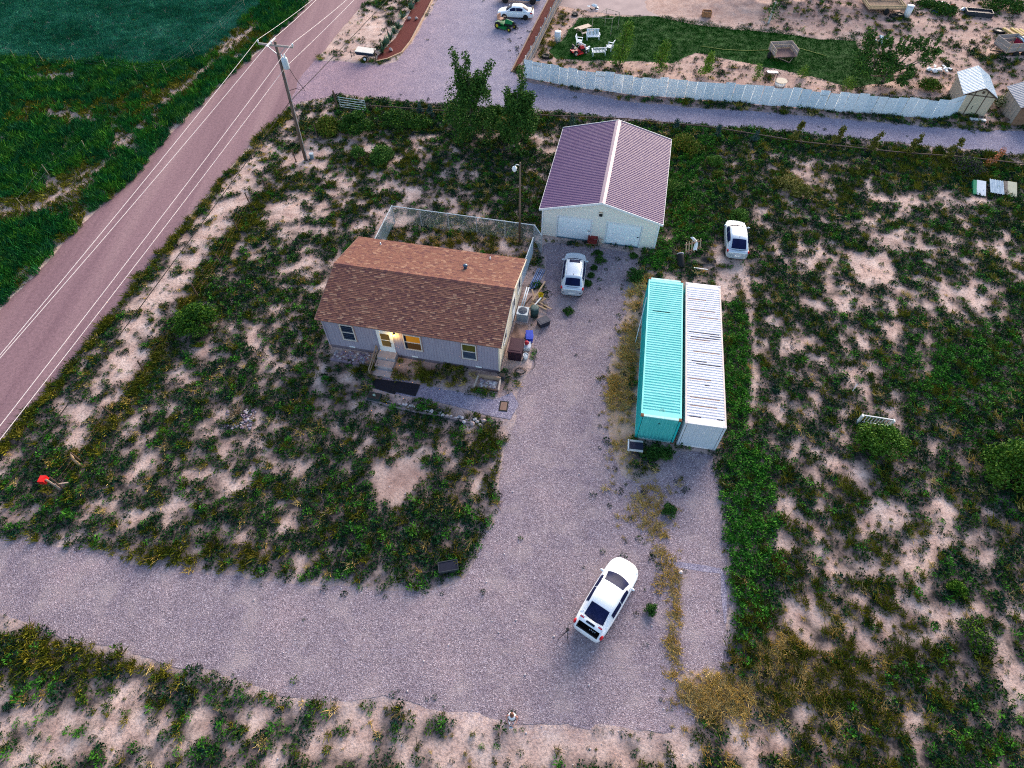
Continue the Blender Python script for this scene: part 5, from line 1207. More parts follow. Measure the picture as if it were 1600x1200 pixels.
shrub('dark plum-grey twiggy bush by the end of the sapling row', 1513, 268, 3.2, 1.4, 116, [rampmat('plum_leaf', [(.04, .035, .04), (.08, .065, .07)], by='noise', scale=4), shrub_a], None, 1600, .13)
shrub('dark green bush beside the gravel at the turquoise container corner', 991, 436, 1.5, .9, 117, [leaf_a, leaf_a], None, 900, .12)
shrub('dark weed bush at the foot of the turquoise container end', 1030, 712, 2.2, .8, 118, [leaf_a, leaf_a], None, 1500, .11, 1.3)
shrub('dark round weed bush on the gravel strip below the containers', 1045, 800, 1.0, .6, 119, [leaf_a, leaf_a], None, 700, .10)
shrub('dark weed clump in the gravel beside the white sedan', 1017, 955, .8, .5, 120, [leaf_a, leaf_a], None, 500, .09)
for i, (u, v, w_) in enumerate([(933, 398, 1.0), (937, 408, 1.1), (889, 488, .9), (990, 402, .8), (928, 420, .6), (924, 432, .6), (917, 445, .8)]):
    shrub('dark green weed bush sprouting in the gravel before the garage', u, v, w_, .4, 130+i, [leaf_a, leaf_a], 'weed bushes before the garage', 320, .11)
shrub('dark bush at the lane edge between the tall trees', 772, 186, 2.6, 1.3, 121, [leaf_a, shrub_a], None, 1500, .15)
shrub('tall green bush against the garage side wall', 1046, 300, 2.2, 1.3, 122, [leaf_b, leaf_a], None, 1400, .14)
shrub('low dark bush at the rocky patch in the field by the dry twigs', 1520, 1000, 2.0, .9, 123, [shrub_a, rampmat('plum_leaf', [(.04, .035, .04)])], None, 1200, .10)
shrub('small round green bush in the field beyond the lush strip', 1493, 922, 1.1, .7, 124, [shrub_a, shrub_a], None, 900, .09)
# ------------------------------------------------------------------ things along the gable of the house
def H(x, y): a = loc2(HO, HYAW, x, y); return Vector((a[0], a[1], max(gz(*a), -.03)))
t = thing('air_conditioner', 'grey air conditioner unit with round fan grille beside the house gable', 'air conditioner', H(13.15, 5.75), HYAW)
MB().box((0, 0, .04), (.95, .95, .08)).build('pad', conc_m, t)
MB().box((0, 0, .43), (.78, .78, .70)).build('casing', mat('unit_grey', (.20, .25, .29), (.27, .32, .36), 5, .5), t)
lid = MB().box((0, 0, .80), (.82, .82, .05)).build('top_panel', mat('unit_pale', (.50, .56, .61), (.56, .62, .66), 4, .45), t)
MB().lathe([(.33, 0), (.33, .03), (.02, .05)], (0, 0, .825), 18).build('fan_grille', mat('grille_blue', (.02, .035, .07), (.035, .05, .09), 8, .4), lid)
fb = MB()
for k in range(5): fb.box((.16*cos(k*1.257), .16*sin(k*1.257), .872), (.28, .05, .008), k*1.257)
fb.build('fan_blade', mat('blade_grey', (.10, .13, .17)), lid)
def bin_(name, label, cat, loc, rz, d, body_m, lid_m, taper=.9, round_=False):
    t = thing(name, label, cat, loc, rz)
    if round_:
        MB().lathe([(d[0]*taper*.5, 0), (d[0]*.5, d[2]*.95), (d[0]*.47, d[2]*.95), (d[0]*.46, d[2]*.85)], n=16).build('body', body_m, t, True); MB().lathe([(d[0]*.52, d[2]*.95), (d[0]*.52, d[2]), (d[0]*.3, d[2]*1.03)], n=16).build('lid', lid_m, t, True)
    else:
        a, b_, h = d[0]/2, d[1]/2, d[2]*.9
        M = MB(); M.add([(-a*taper, -b_*taper, 0), (a*taper, -b_*taper, 0), (a*taper, b_*taper, 0), (-a*taper, b_*taper, 0), (-a, -b_, h), (a, -b_, h), (a, b_, h), (-a, b_, h)], [(3, 2, 1, 0), (4, 5, 6, 7), (0, 1, 5, 4), (1, 2, 6, 5), (2, 3, 7, 6), (3, 0, 4, 7)]); M.build('body', body_m, t)
        MB().box((0, 0, d[2]*.95), (d[0]*1.05, d[1]*1.05, d[2]*.1)).box((0, 0, d[2]*1.0), (d[0]*.8, d[1]*.8, d[2]*.05)).build('lid', lid_m, t)
        for s in (-1, 1): MB().box((s*(a+.02), 0, h*.8), (.05, b_*.8, .05)).build('handle', lid_m, t)
    return t
dk = mat('dark_plastic', (.03, .035, .045), (.05, .055, .065), 5, .5)
bin_('drum', 'dark green round drum between the air conditioner and the driveway', 'drum', H(13.95, 6.2), 0, (.62, .62, .85), mat('drum_green', (.02, .05, .05), (.035, .07, .065), 4, .5), mat('drum_lid', (.05, .09, .09), (.08, .12, .12), 5, .5), .98, True)
bin_('storage_tote', 'dark grey plastic tote standing at the driveway edge', 'tote', H(14.75, 5.45), .5, (.85, .60, .5), mat('tote_side', (.025, .025, .04), (.04, .04, .055), 4, .6), mat('tote_lid', (.06, .062, .085), (.085, .085, .11), 4, .6))
bin_('storage_bin', 'large dark maroon bin beside the house gable', 'bin', H(13.35, 2.25), HYAW, (.95, 1.25, 1.0), mat('maroon_side', (.018, .008, .016), (.03, .013, .025), 4, .6), mat('maroon_lid', (.045, .016, .030), (.06, .024, .04), 4, .6), .95)
bin_('cooler', 'blue cooler with a white lid end beside the maroon bin', 'cooler', H(14.0, 3.85), HYAW+.2, (.5, .8, .5), mat('cooler_blue', (.02, .04, .38), (.03, .06, .5), 3, .4), mat('cooler_lid', (.02, .05, .42), (.04, .08, .5), 2, .4))
w_ = bin_('crate', 'white crate holding a red ball beside the blue cooler', 'crate', H(13.98, 3.0), HYAW+.1, (.52, .62, .36), white_paint, mat('crate_pale', (.5, .55, .65), (.6, .65, .72), 4, .5))
tag(MB().blob((0, 0, .16), (.17, .17, .16), 5, 2, .02).build('red_ball', mat('ball_red', (.38, .02, .04), (.48, .04, .06), 3, .4), smooth=True, loc=H(13.96, 3.02)+Vector((0, 0, .37))), 'dark red ball resting on the white crate', 'ball')
t = thing('bucket', 'white round bucket standing on the gravel by the maroon bin', 'bucket', H(14.08, 2.0))
MB().lathe([(.15, 0), (.19, .42), (.17, .42), (.15, .38), (.13, .05)], n=16).build('body', trim_white, t, True); MB().lathe([(.17, .36), (.02, .37)], n=16).build('lid', white_paint, t, True)
t = thing('bucket', 'yellow bucket among the scrap boards near the chain-link fence', 'bucket', H(14.1, 8.05))
MB().lathe([(.16, 0), (.21, .42), (.19, .42), (.14, .05)], n=16).build('body', mat('bucket_yellow', (.60, .42, .01), (.7, .5, .02), 4, .5), t, True)
MB().tube([(-.2, 0, .4), (-.1, .1, .55), (.1, .1, .55), (.2, 0, .4)], .012, 5).build('handle', black_m, t)
q = random.Random(9); tanw = mat('scrap_board', (.42, .28, .17), (.52, .36, .23), 4, .8)
for i, (x, y_, a, L_) in enumerate([(13.6, 7.6, 1.2, 1.5), (13.9, 7.3, .6, 1.8), (14.35, 7.3, -.7, 1.7), (14.15, 7.0, 2.6, 1.3), (13.25, 7.3, 1.0, 1.2), (13.55, 8.0, 1.8, 1.0), (13.9, 8.4, 1.1, 2.2)]):
    tag(MB().bar((-L_/2*cos(a), -L_/2*sin(a), .04+.05*i), (L_/2*cos(a), L_/2*sin(a), .10+.05*i), .11, .045).build('scrap_board', tanw if i != 4 else dark_wood, loc=H(x, y_)), 'tan timber offcut in the scrap heap near the chain-link fence', 'board', 'timber offcuts by the house')
tag(MB().bar((-.3, -.35, .3), (.2, .35, .36), .10, .05).build('white_board', trim_white, loc=H(14.05, 7.35)), 'short white board on top of the timber offcuts', 'board')
for i in range(5):
    a, b_ = H(13.0+.14*i, 8.55+.1*i), H(13.35+.14*i, 11.1)
    tag(MB().tube([a+Vector((0, 0, .10+.05*(i % 2))), b_+Vector((0, 0, .12+.05*(i % 2)))], .045, 8).build('steel_pipe', mat('pipe_blue', (.16, .24, .46), (.28, .36, .58), 4, .4, metal=.3), smooth=True), 'blue-grey steel pipe lying in the bundle beside the chain-link fence', 'pipe', 'steel pipes by the fence')
for i in range(2):
    a, b_ = H(12.85+.16*i, 6.5), H(12.95+.16*i, 8.45)
    tag(MB().tube([a+Vector((0, 0, .30)), b_+Vector((0, 0, .55))], .05, 8).build('gutter_pipe', white_paint, smooth=True), 'white downpipe lying along the house gable wall', 'pipe', 'white pipes by the gable')
t = thing('tarp', 'brown tarpaulin draped over soil against the house gable', 'tarp', H(13.2, 4.25), HYAW)
MB().grid(lambda a, b_: ((a-.5)*1.0, (b_-.5)*1.7, .04+.16*sin(a*pi)*sin(b_*pi)+.03*sin(9*a+7*b_)), 10, 14).build('sheet', mat('tarp_brown', (.24, .15, .12), (.32, .2, .16), 2, .7), t, True)
MB().tube([(.5, -.8, .05), (.42, -.5, .1), (.5, .1, .08)], .03, 5).build('hem', mat('hem_pale', (.45, .4, .4)), t)
tag(MB().tube([(.35*cos(k*.55)*(1+.12*sin(k*.9))+.03*k/9, .28*sin(k*.55)*(1+.1*cos(k*.7)), .03+.004*k) for k in range(36)]+[(.9, .2, .03), (1.1, .6, .03), (1.0, 1.2, .03), (1.2, 2.0, .03)], .018, 5).build('garden_hose', mat('hose_dark', (.03, .035, .04)), smooth=True, loc=H(13.9, .75)), 'dark garden hose coiled on the gravel by the house corner', 'hose')
t = thing('planter_pot', 'small dark square pot at the house corner', 'pot', H(12.85, -.05), HYAW)
MB().box((0, 0, .2), (.36, .36, .4)).build('body', dk, t); MB().box((0, 0, .41), (.30, .30, .02)).build('soil', mat('pot_soil', (.04, .03, .025)), t)
rock_ms = [mat('rock_pale', (.50, .44, .44), (.62, .56, .55), 5, .9, bump=.4), mat('rock_grey', (.24, .22, .25), (.33, .30, .33), 5, .9, bump=.4), mat('rock_violet', (.20, .14, .19), (.30, .22, .27), 5, .9, bump=.4), mat('rock_pink', (.42, .31, .30), (.5, .38, .36), 5, .9, bump=.4)]
def rockbed(name, label, loc, rz, wx_, wy_, n_, s0, s1, seed, wts=(3, 3, 4, 2)):
    q_ = random.Random(seed); M = MB()
    for k in range(n_):
        r_ = q_.uniform(s0, s1); M.blob((q_.uniform(-wx_/2, wx_/2), q_.uniform(-wy_/2, wy_/2), r_*.4), (r_, r_*q_.uniform(.7, 1.2), r_*.7), seed*100+k, 1, .25, q_.choices(range(4), wts)[0])
    o = M.build(name, rock_ms, None, False, loc, rz); tag(o, label, None, kind='stuff'); return o
rockbed('rock_bed', 'bed of violet and grey stones against the house front by the steps', H(2.0, -.25), HYAW, 2.6, .9, 150, .05, .13, 3)
t = thing('log_edging', 'grey-violet timber edging along the stone bed by the steps', 'edging', H(2.2, -.85), HYAW)
for k in range(2): MB().box((-.75+1.6*k, 0, .08), (1.5, .16, .16)).build('timber', mat('edging_violet', (.20, .15, .19), (.28, .21, .25), 4, .85), t)
rockbed('rock_bed', 'stones piled in the timber planter at the house corner', H(12.0, -.75), HYAW, 1.3, .55, 60, .06, .14, 4, (4, 3, 3, 2))
t = thing('timber_planter', 'timber planter with pale end rails holding stones at the house corner', 'planter', H(12.0, -.7), HYAW)
MB().box((0, .42, .2), (1.6, .10, .4)).build('back_board', mat('planter_tan', (.30, .20, .14), (.38, .26, .19), 4, .85), t)
for s in (-1, 1): MB().bar((s*.78, .35, .25), (s*.84, -.55, .22), .10, .12).build('end_rail', mat('planter_pale', (.45, .36, .30), (.55, .45, .38), 4, .85), t)
MB().bar((-.8, -.5, .07), (.8, -.5, .07), .10, .14).build('front_board', dark_wood, t)
rockbed('rock_ring', 'ring of violet and pale stones round a dried plant in the yard', P(374, 655), 0, 1.9, 1.5, 190, .04, .10, 6, (3, 2, 6, 1))
tag(link('dried_plant', grassy(777, 60, .15, .7, .03, .9).mesh('dried_plant', mat('straw', (.35, .25, .16), (.48, .36, .24), 5)), None, P(370, 648)), 'dried straw-coloured plant standing in the stone ring', 'plant')
# path: stones, mats
q = random.Random(14)
for i in range(46):
    f = i/45; u = 604+f*152; v = 630+f*33+q.uniform(-4, 4)
    if f < .12 and q.random() < .4: continue
    r_ = q.uniform(.06, .17)*(.75+.5*f)
    tag(MB().blob((0, 0, r_*.45), (r_, r_*q.uniform(.7, 1.1), r_*.7), 300+i, 1, .25).build('stone', rock_ms[q.choices(range(4), (6, 2, 2, 1))[0]], loc=P(u, v)), 'stone in the row edging the gravel path before the house', 'stone', 'stones edging the house path')
t = thing('path_edging', 'dark timber edging between the stone row and the yard', 'edging', P(572, 625))
pa = [P(u, v)-P(572, 625) for u, v in ((572, 625), (610, 636), (650, 645), (690, 651), (736, 662))]
for a, b_ in zip(pa[:-1], pa[1:]): MB().bar(a+Vector((0, 0, .06)), b_+Vector((0, 0, .058)), .13, .13).build('timber', mat('edging_grey', (.16, .13, .14), (.22, .18, .19), 4, .9), t)
matm = mat('rubber_mat', (.008, .009, .016), (.014, .014, .024), 9, .8)
for (pp, lab) in (([(582, 592), (625, 598), (617, 616), (584, 606)], 'black rubber mat at the foot of the front steps'), ([(622, 597), (656, 602), (649, 619), (612, 611)], 'black rubber mat overlapping the first on the gravel path')):
    c_ = P(*pp[0]); z_ = .03 if 'foot' in lab else .045
    pl_ = [G(*x) for x in pp]; M = MB().prism([(x.x-c_.x, x.y-c_.y) for x in pl_[::-1]], 0, .02)
    rb = MB()
    tm = thing('rubber_mat', lab, 'mat', (c_.x, c_.y, z_)); M.build('sheet', matm, tm)
    for a, b_ in zip(pl_, pl_[1:]+pl_[:1]): MB().bar(a-Vector((c_.x, c_.y, 0))+Vector((0, 0, .012)), b_-Vector((c_.x, c_.y, 0))+Vector((0, 0, .012)), .05, .034).build('edge', black_m, tm)
c_ = P(787, 635); t = thing('doormat', 'brown doormat with black border lying where the path meets the driveway', 'mat', (c_.x, c_.y, .022), R(-8))
MB().box((0, 0, .008), (.58, .82, .016)).build('border', black_m, t); MB().box((0, 0, .018), (.42, .64, .01)).build('pile', mat('mat_brown', (.20, .12, .09), (.27, .17, .13), 12, .95), t)
t = thing('planter_box', 'dark green planter box at the start of the stone row', 'planter', P(586, 623), HYAW)
MB().box((0, 0, .15), (.85, .55, .30)).build('box', mat('planter_green', (.015, .035, .035), (.03, .05, .05), 4, .6), t); MB().box((0, 0, .305), (.75, .45, .02)).build('soil', mat('pot_soil', (.04, .03, .025)), t)
MB().blob((0, .02, .36), (.12, .1, .08), 8).build('plant', mat('pale_leaf', (.25, .35, .3)), t)
# yard oddments
t = thing('post_box', 'bright red box fixed to a leaning grey post near the road', 'box', P(98, 766))
MB().tube([(0, 0, -.1), (-.38, .12, 1.15)], .06, 8).build('post', mat('post_grey', (.26, .19, .16), (.36, .28, .24), 4, .85), t)
MB().bar((-.2, .06, .6), (.42, .32, .35), .07).build('brace', mat('post_grey', (.26, .19, .16)), t)
bx_ = MB().box((-.58, .14, 1.05), (.34, .42, .34)).build('box', mat('box_red', (.62, .012, .012), (.7, .03, .025), 4, .5), t)
MB().box((-.60, -.08, 1.05), (.28, .02, .28)).build('door', mat('box_red_dark', (.45, .01, .01)), bx_)
tag(MB().tube([(0, 0, .05), (-.35, .28, .5), (-.5, .55, .72)], [.10, .08, .05], 7).build('log', mat('log_tan', (.30, .19, .11), (.38, .26, .16), 4, .85), smooth=True, loc=P(128, 730)), 'bent tan branch sticking up from the weeds near the road', 'log')
t = thing('culvert_box', 'low black box in the weeds at the driveway bend', 'box', P(701, 888), R(10))
M = MB()
for d_, c_ in (((1.1, .04, .4), (0, -.28, .2)), ((1.1, .04, .4), (0, .28, .2)), ((.04, .52, .4), (-.53, 0, .2)), ((.04, .52, .4), (.53, 0, .2))): MB().box(c_, d_).build('side', dk, t)
MB().box((0, 0, .06), (1.0, .5, .04)).build('base', black_m, t); MB().box((0, 0, .36), (1.02, .50, .03)).build('lid', mat('lid_navy', (.012, .014, .03)), t)
c_ = P(992, 703); t = thing('low_table', 'low black-topped table with pale rails at the turquoise container end', 'table', c_, R(-8))
MB().box((0, 0, .5), (.86, .5, .05)).build('top', mat('table_navy', (.01, .012, .03), (.02, .02, .045), 4, .5), t)
for y_ in (-.34, .34): MB().box((-.02, y_, .47), (.9, .14, .05)).build('rail', mat('rail_grey', (.42, .42, .40), (.5, .5, .48), 5, .7), t)
MB().box((-.47, 0, .47), (.10, .84, .05)).build('rail', white_paint, t)
for x in (-.4, .4):
    for y_ in (-.32, .32): MB().box((x, y_, .22), (.06, .06, .46)).build('leg', wood_m, t)
c_ = P(1362, 664); t = thing('bed_rail', 'white slatted rail frame standing behind the rounded field bush', 'rail frame', c_, R(-12))
for z in (.15, .85): MB().box((0, 0, z), (1.9, .06, .07)).build('rail', trim_white, t)
for x in (-.95, .95): MB().box((x, -.06, .45), (.09, .20, .95)).build('post', trim_white, t)
for k in range(9): MB().box((-.8+k*.2, 0, .5), (.05, .03, .64)).build('slat', trim_white, t)
tag(MB().bar((0, 0, .15), (.28, .35, .5), .04).build('white_stick', trim_white, loc=P(1330, 614)), 'short white stick poking out of a field bush', 'stick')
for (u, v, lab, m1, m2) in ((1527, 298, 'white panel with green side lying in the weeds', trim_white, mat('panel_green', (.01, .22, .10), (.02, .28, .13), 3, .5)), (1553, 298, 'grey corrugated sheet lying in the weeds', mat('sheet_grey', (.27, .36, .45), (.36, .45, .54), 4, .4, metal=.3), steel_m), (1575, 300, 'cream board lying in the weeds', mat('board_cream', (.58, .52, .36), (.66, .6, .43), 3, .7), wood_m)):
    t = thing('discarded_board', lab, 'board', P(u, v), R(-18)); q_ = Matrix.Rotation(R(14), 3, 'X')
    if 'corrugated' in lab:
        M = MB().grid(lambda a, b_: (a*1.1-.55, b_*1.7-.85, .30+b_*.25+.03*sin(a*34)), 40, 2); M.build('sheet', m1, t)
        MB().box((0, .5, .2), (.9, .1, .3)).build('support', m2, t)
    else:
        MB().box((.15, 0, .30), (.75, 1.7, .04), M=q_).build('face', m1, t); MB().box((-.38, 0, .22), (.28, 1.6, .25), M=q_).build('side', m2, t)
# heap by the hatchback
c_ = P(1080, 404)
t = thing('pallet', 'broken timber pallet standing in the weeds near the hatchback', 'pallet', P(1083, 396), R(20))
for k in range(6): MB().bar((-.7+k*.26, 0, .12), (-.6+k*.26, .45, .95), .09, .025).build('slat', pale_wood, t)
for f in (.2, .8): MB().bar((-.75, .45*f, .12+.8*f), (.75, .45*f, .12+.8*f), .05, .09).build('rail', mat('rail_brown', (.26, .12, .09), (.34, .17, .13), 4, .85), t)
tag(MB().grid(lambda a, b_: (.16*sin(a*4.5)+(b_-.5)*.30+.35*a, -.95*a+.5, .95-.55*a+.08*sin(b_*pi)), 16, 5).build('plastic_fairing', trim_white, smooth=True, loc=P(1079, 392)), 'curved white plastic piece leaning on the broken pallet', 'plastic piece')
t = thing('barrel', 'black barrel with pale lid lying in the weeds near the hatchback', 'barrel', P(1062, 414)); Mx = Matrix.Rotation(R(-62), 3, 'X')
MB().lathe([(.24, -.55), (.28, -.4), (.28, .4), (.25, .55)], (0, 0, .38), 14, M=Mx).build('body', black_m, t, True); MB().lathe([(.27, .55), (.27, .62), (.05, .66)], (0, 0, .38), 14, M=Mx).build('lid', mat('lid_lilac', (.45, .46, .58), (.55, .5, .5), 4, .5), t, True)
tag(MB().grid(lambda a, b_: ((a-.5)*2.3, (b_-.5)*.75, .12+.10*sin(a*7)*sin(b_*5)), 14, 6).build('black_sheet', black_m, smooth=True, loc=P(1095, 409)), 'crumpled black plastic sheet lying in the weeds', 'sheet')
tag(MB().bar((-.5, .1, .3), (.55, -.12, .28), .05).build('white_rod', trim_white, loc=P(1093, 424)), 'thin white rod lying in the weeds above the containers', 'rod')
tag(MB().blob((0, 0, .08), (.14, .13, .11), 77).build('stone', rock_ms[0], loc=P(1063, 895)), 'single white stone on the gravel pad beside the dry grass strip', 'stone')
t = thing('wheelbarrow', 'red wheelbarrow parked between the two garage doors', 'wheelbarrow', loc2(GO, GYAW, 4.25, -.45)+(0.01,), GYAW)
M = MB(); M.add([(-.28, -.3, .35), (.28, -.3, .35), (.28, .3, .35), (-.28, .3, .35), (-.4, -.42, .62), (.4, -.42, .62), (.4, .42, .62), (-.4, .42, .62)], [(3, 2, 1, 0), (0, 1, 5, 4), (1, 2, 6, 5), (2, 3, 7, 6), (3, 0, 4, 7), (0, 1, 2, 3)]); M.build('tray', mat('barrow_red', (.20, .03, .03), (.28, .05, .04), 4, .6), t)
MB().lathe([(.06, -.05), (.18, -.05), (.18, .05), (.06, .05)], (-.5, 0, .18), 14, M=Matrix.Rotation(R(90), 3, 'X')).build('wheel', tyre_m, t)
for s in (-1, 1): MB().tube([(-.5, s*.1, .18), (.1, s*.28, .33), (.8, s*.3, .5)], .025, 5).build('handle', wood_m, t); MB().bar((.25, s*.25, .0), (.2, s*.25, .36), .04).build('leg', dark_wood, t)
t = thing('garden_statue', 'tan dog statue sitting against the garage wall', 'statue', loc2(GO, GYAW, 4.85, -.35)+(0.01,), GYAW)
M = MB().blob((0, .05, .24), (.14, .18, .24), 3, 2, .03); M.blob((0, -.04, .42), (.10, .11, .16), 4, 2, .03); M.blob((0, -.10, .60), (.10, .12, .10), 5, 2, .03); M.blob((0, -.20, .57), (.05, .09, .05), 6, 2, .03)
for s in (-1, 1): M.tube([(s*.07, -.10, .38), (s*.07, -.16, .0)], .035, 6); M.blob((s*.09, -.06, .66), (.03, .04, .07), 7, 1, .02)
M.build('body', mat('statue_tan', (.45, .32, .26), (.55, .42, .34), 4, .8), t, True); MB().box((0, -.02, .015), (.34, .44, .03)).build('plinth', conc_m, t)

# ------------------------------------------------------------------ person and tripod
def person(label, loc, rz):
    t = thing('person', label, 'person', loc, rz)
    V = []; E_ = []; Rr = []
    def chain(pts, root=None):
        prev = root
        for (p_, r_) in pts:
            V.append(p_); Rr.append(r_); i = len(V)-1
            if prev is not None: E_.append((prev, i))
            prev = i
        return prev
    pel = chain([((0, 0, .95), .13)]); ch = chain([((0, .01, 1.12), .12), ((0, .01, 1.32), .14)], pel); nk = chain([((0, 0, 1.46), .065), ((0, -.01, 1.52), .055)], ch); hd = chain([((0, -.02, 1.62), .09), ((0, -.02, 1.70), .085), ((0, -.01, 1.745), .05)], nk)
    for s in (-1, 1):
        chain([((s*.10, 0, .88), .10), ((s*.11, -.01, .70), .085), ((s*.11, -.02, .48), .058), ((s*.11, .01, .28), .055), ((s*.11, .02, .09), .038), ((s*.12, -.08, .04), .038), ((s*.125, -.15, .03), .028)], pel)
        w0 = chain([((s*.17, 0, 1.39), .06), ((s*.23, -.01, 1.28), .048), ((s*.27, -.02, 1.10), .04), ((s*.22, -.18, 1.09), .036), ((s*.13, -.31, 1.12), .026), ((s*.11, -.345, 1.125), .026), ((s*.10, -.375, 1.13), .024)], ch)
        for k, (dx, L_) in enumerate(((-.024, .055), (-.008, .062), (.008, .058), (.022, .045))):
            chain([((s*(.10-dx*.6), -.39, 1.135+dx), .009), ((s*(.085-dx*.3), -.39-L_*.5, 1.135+dx), .0085), ((s*(.06-dx*.2), -.40-L_*.55, 1.13+dx), .008)], w0)
        chain([((s*.085, -.36, 1.16), .010), ((s*.065, -.385, 1.165), .009)], w0)
    me = bpy.data.meshes.new('body'); me.from_pydata(V, E_, [])
    bm = bmesh.new(); bm.from_mesh(me); ly_ = bm.verts.layers.skin.verify(); bm.verts.ensure_lookup_table()
    for i, v_ in enumerate(bm.verts): v_[ly_].radius = (Rr[i], Rr[i])
    bm.verts[0][ly_].use_root = True; bm.to_mesh(me); bm.free(); me.materials.append(mat('skin', (.50, .24, .19), (.56, .29, .23), 3, .6))
    o = link('body', me, t); o.modifiers.new('skin', 'SKIN').use_smooth_shade = True; o.modifiers.new('sub', 'SUBSURF').render_levels = 1
    bpy.context.view_layer.update(); dg = bpy.context.evaluated_depsgraph_get(); nm = bpy.data.meshes.new_from_object(o.evaluated_get(dg)); o.modifiers.clear(); o.data = nm
    def loft(name, rings, m_):
        M = MB(); n_ = 16
        for (z, rx, ry, cy) in rings: M.v += [(rx*cos(2*pi*k/n_), cy+ry*sin(2*pi*k/n_), z) for k in range(n_)]
        for i in range(len(rings)-1):
            for k in range(n_): M.f.append([i*n_+k, i*n_+(k+1) % n_, (i+1)*n_+(k+1) % n_, (i+1)*n_+k]); M.mi.append(0)
        return M.build(name, m_, t, True)
    tp = loft('tank_top', [(.90, .175, .145, 0), (1.05, .165, .14, .005), (1.2, .175, .145, .01), (1.33, .195, .155, .01), (1.40, .185, .14, .01), (1.455, .12, .10, .01)], mat('white_cotton', (.80, .82, .86), (.7, .73, .78), 9, .85))
    for s in (-1, 1): MB().bar((s*.10, -.09, 1.41), (s*.10, .10, 1.42), .06, .035).build('strap', MATS['white_cotton'], tp)
    sm = mat('dark_shorts', (.03, .035, .05), (.05, .055, .07), 6, .8)
    loft('shorts', [(.62, .20, .135, 0), (.8, .195, .145, 0), (.96, .178, .148, 0)], sm)
    hr = MB().blob((0, .012, 1.715), (.098, .108, .085), 5, 2, .03).build('hair', mat('hair_brown', (.10, .045, .03), (.16, .075, .05), 12, .7), t, True)
    f_ = MB()
    for s in (-1, 1): MB().blob((s*.034, -.10, 1.66), (.012, .008, .008), 2, 1, 0).build('eye', black_m, t, True); MB().blob((s*.095, -.01, 1.645), (.012, .02, .03), 2, 1, 0).build('ear', MATS['skin'], t, True); MB().blob((s*.122, -.08, .035), (.05, .13, .04), 3, 2, 0).build('shoe', trim_white, t, True)
    MB().blob((0, -.117, 1.63), (.014, .018, .022), 2, 1, 0).build('nose', MATS['skin'], t, True); MB().blob((0, -.106, 1.59), (.026, .008, .006), 2, 1, 0).build('mouth', mat('lip', (.35, .10, .09)), t, True)
    return t
pp = G(800, 1126); person('person in a white tank top and dark shorts holding a remote controller', (pp.x, pp.y+.0, .008), R(-6))
rc_ = thing('remote_controller', 'small white remote controller held in both hands of the person', 'controller', (pp.x, pp.y, 1.11), R(-6))
MB().box((0, -.425, .01), (.15, .09, .035)).build('body', white_paint, rc_); MB().box((0, -.40, .06), (.12, .012, .07)).build('phone', black_m, rc_)
for s in (-1, 1): MB().lathe([(.008, 0), (.006, .03), (.011, .035)], (s*.045, -.43, .027), 6).build('stick', black_m, rc_); MB().bar((s*.05, -.46, .02), (s*.06, -.54, .05), .012).build('antenna', trim_white, rc_)
c_ = G(884, 994); t = thing('tripod', 'black tripod standing on the gravel behind the white sedan', 'tripod', (c_.x, c_.y, .008))
for a in (R(200), R(285), R(60)): MB().tube([(0, 0, 1.0), (.42*cos(a), .42*sin(a), 0)], [.022, .014], 6).build('leg', black_m, t)
MB().tube([(0, 0, .75), (0, 0, 1.2)], .02, 6).build('column', dk, t); h_ = MB().box((0, 0, 1.27), (.13, .11, .12)).build('head', black_m, t)
MB().tube([(0, .05, 1.25), (.12, .32, 1.12)], .012, 5).build('pan_handle', black_m, t)

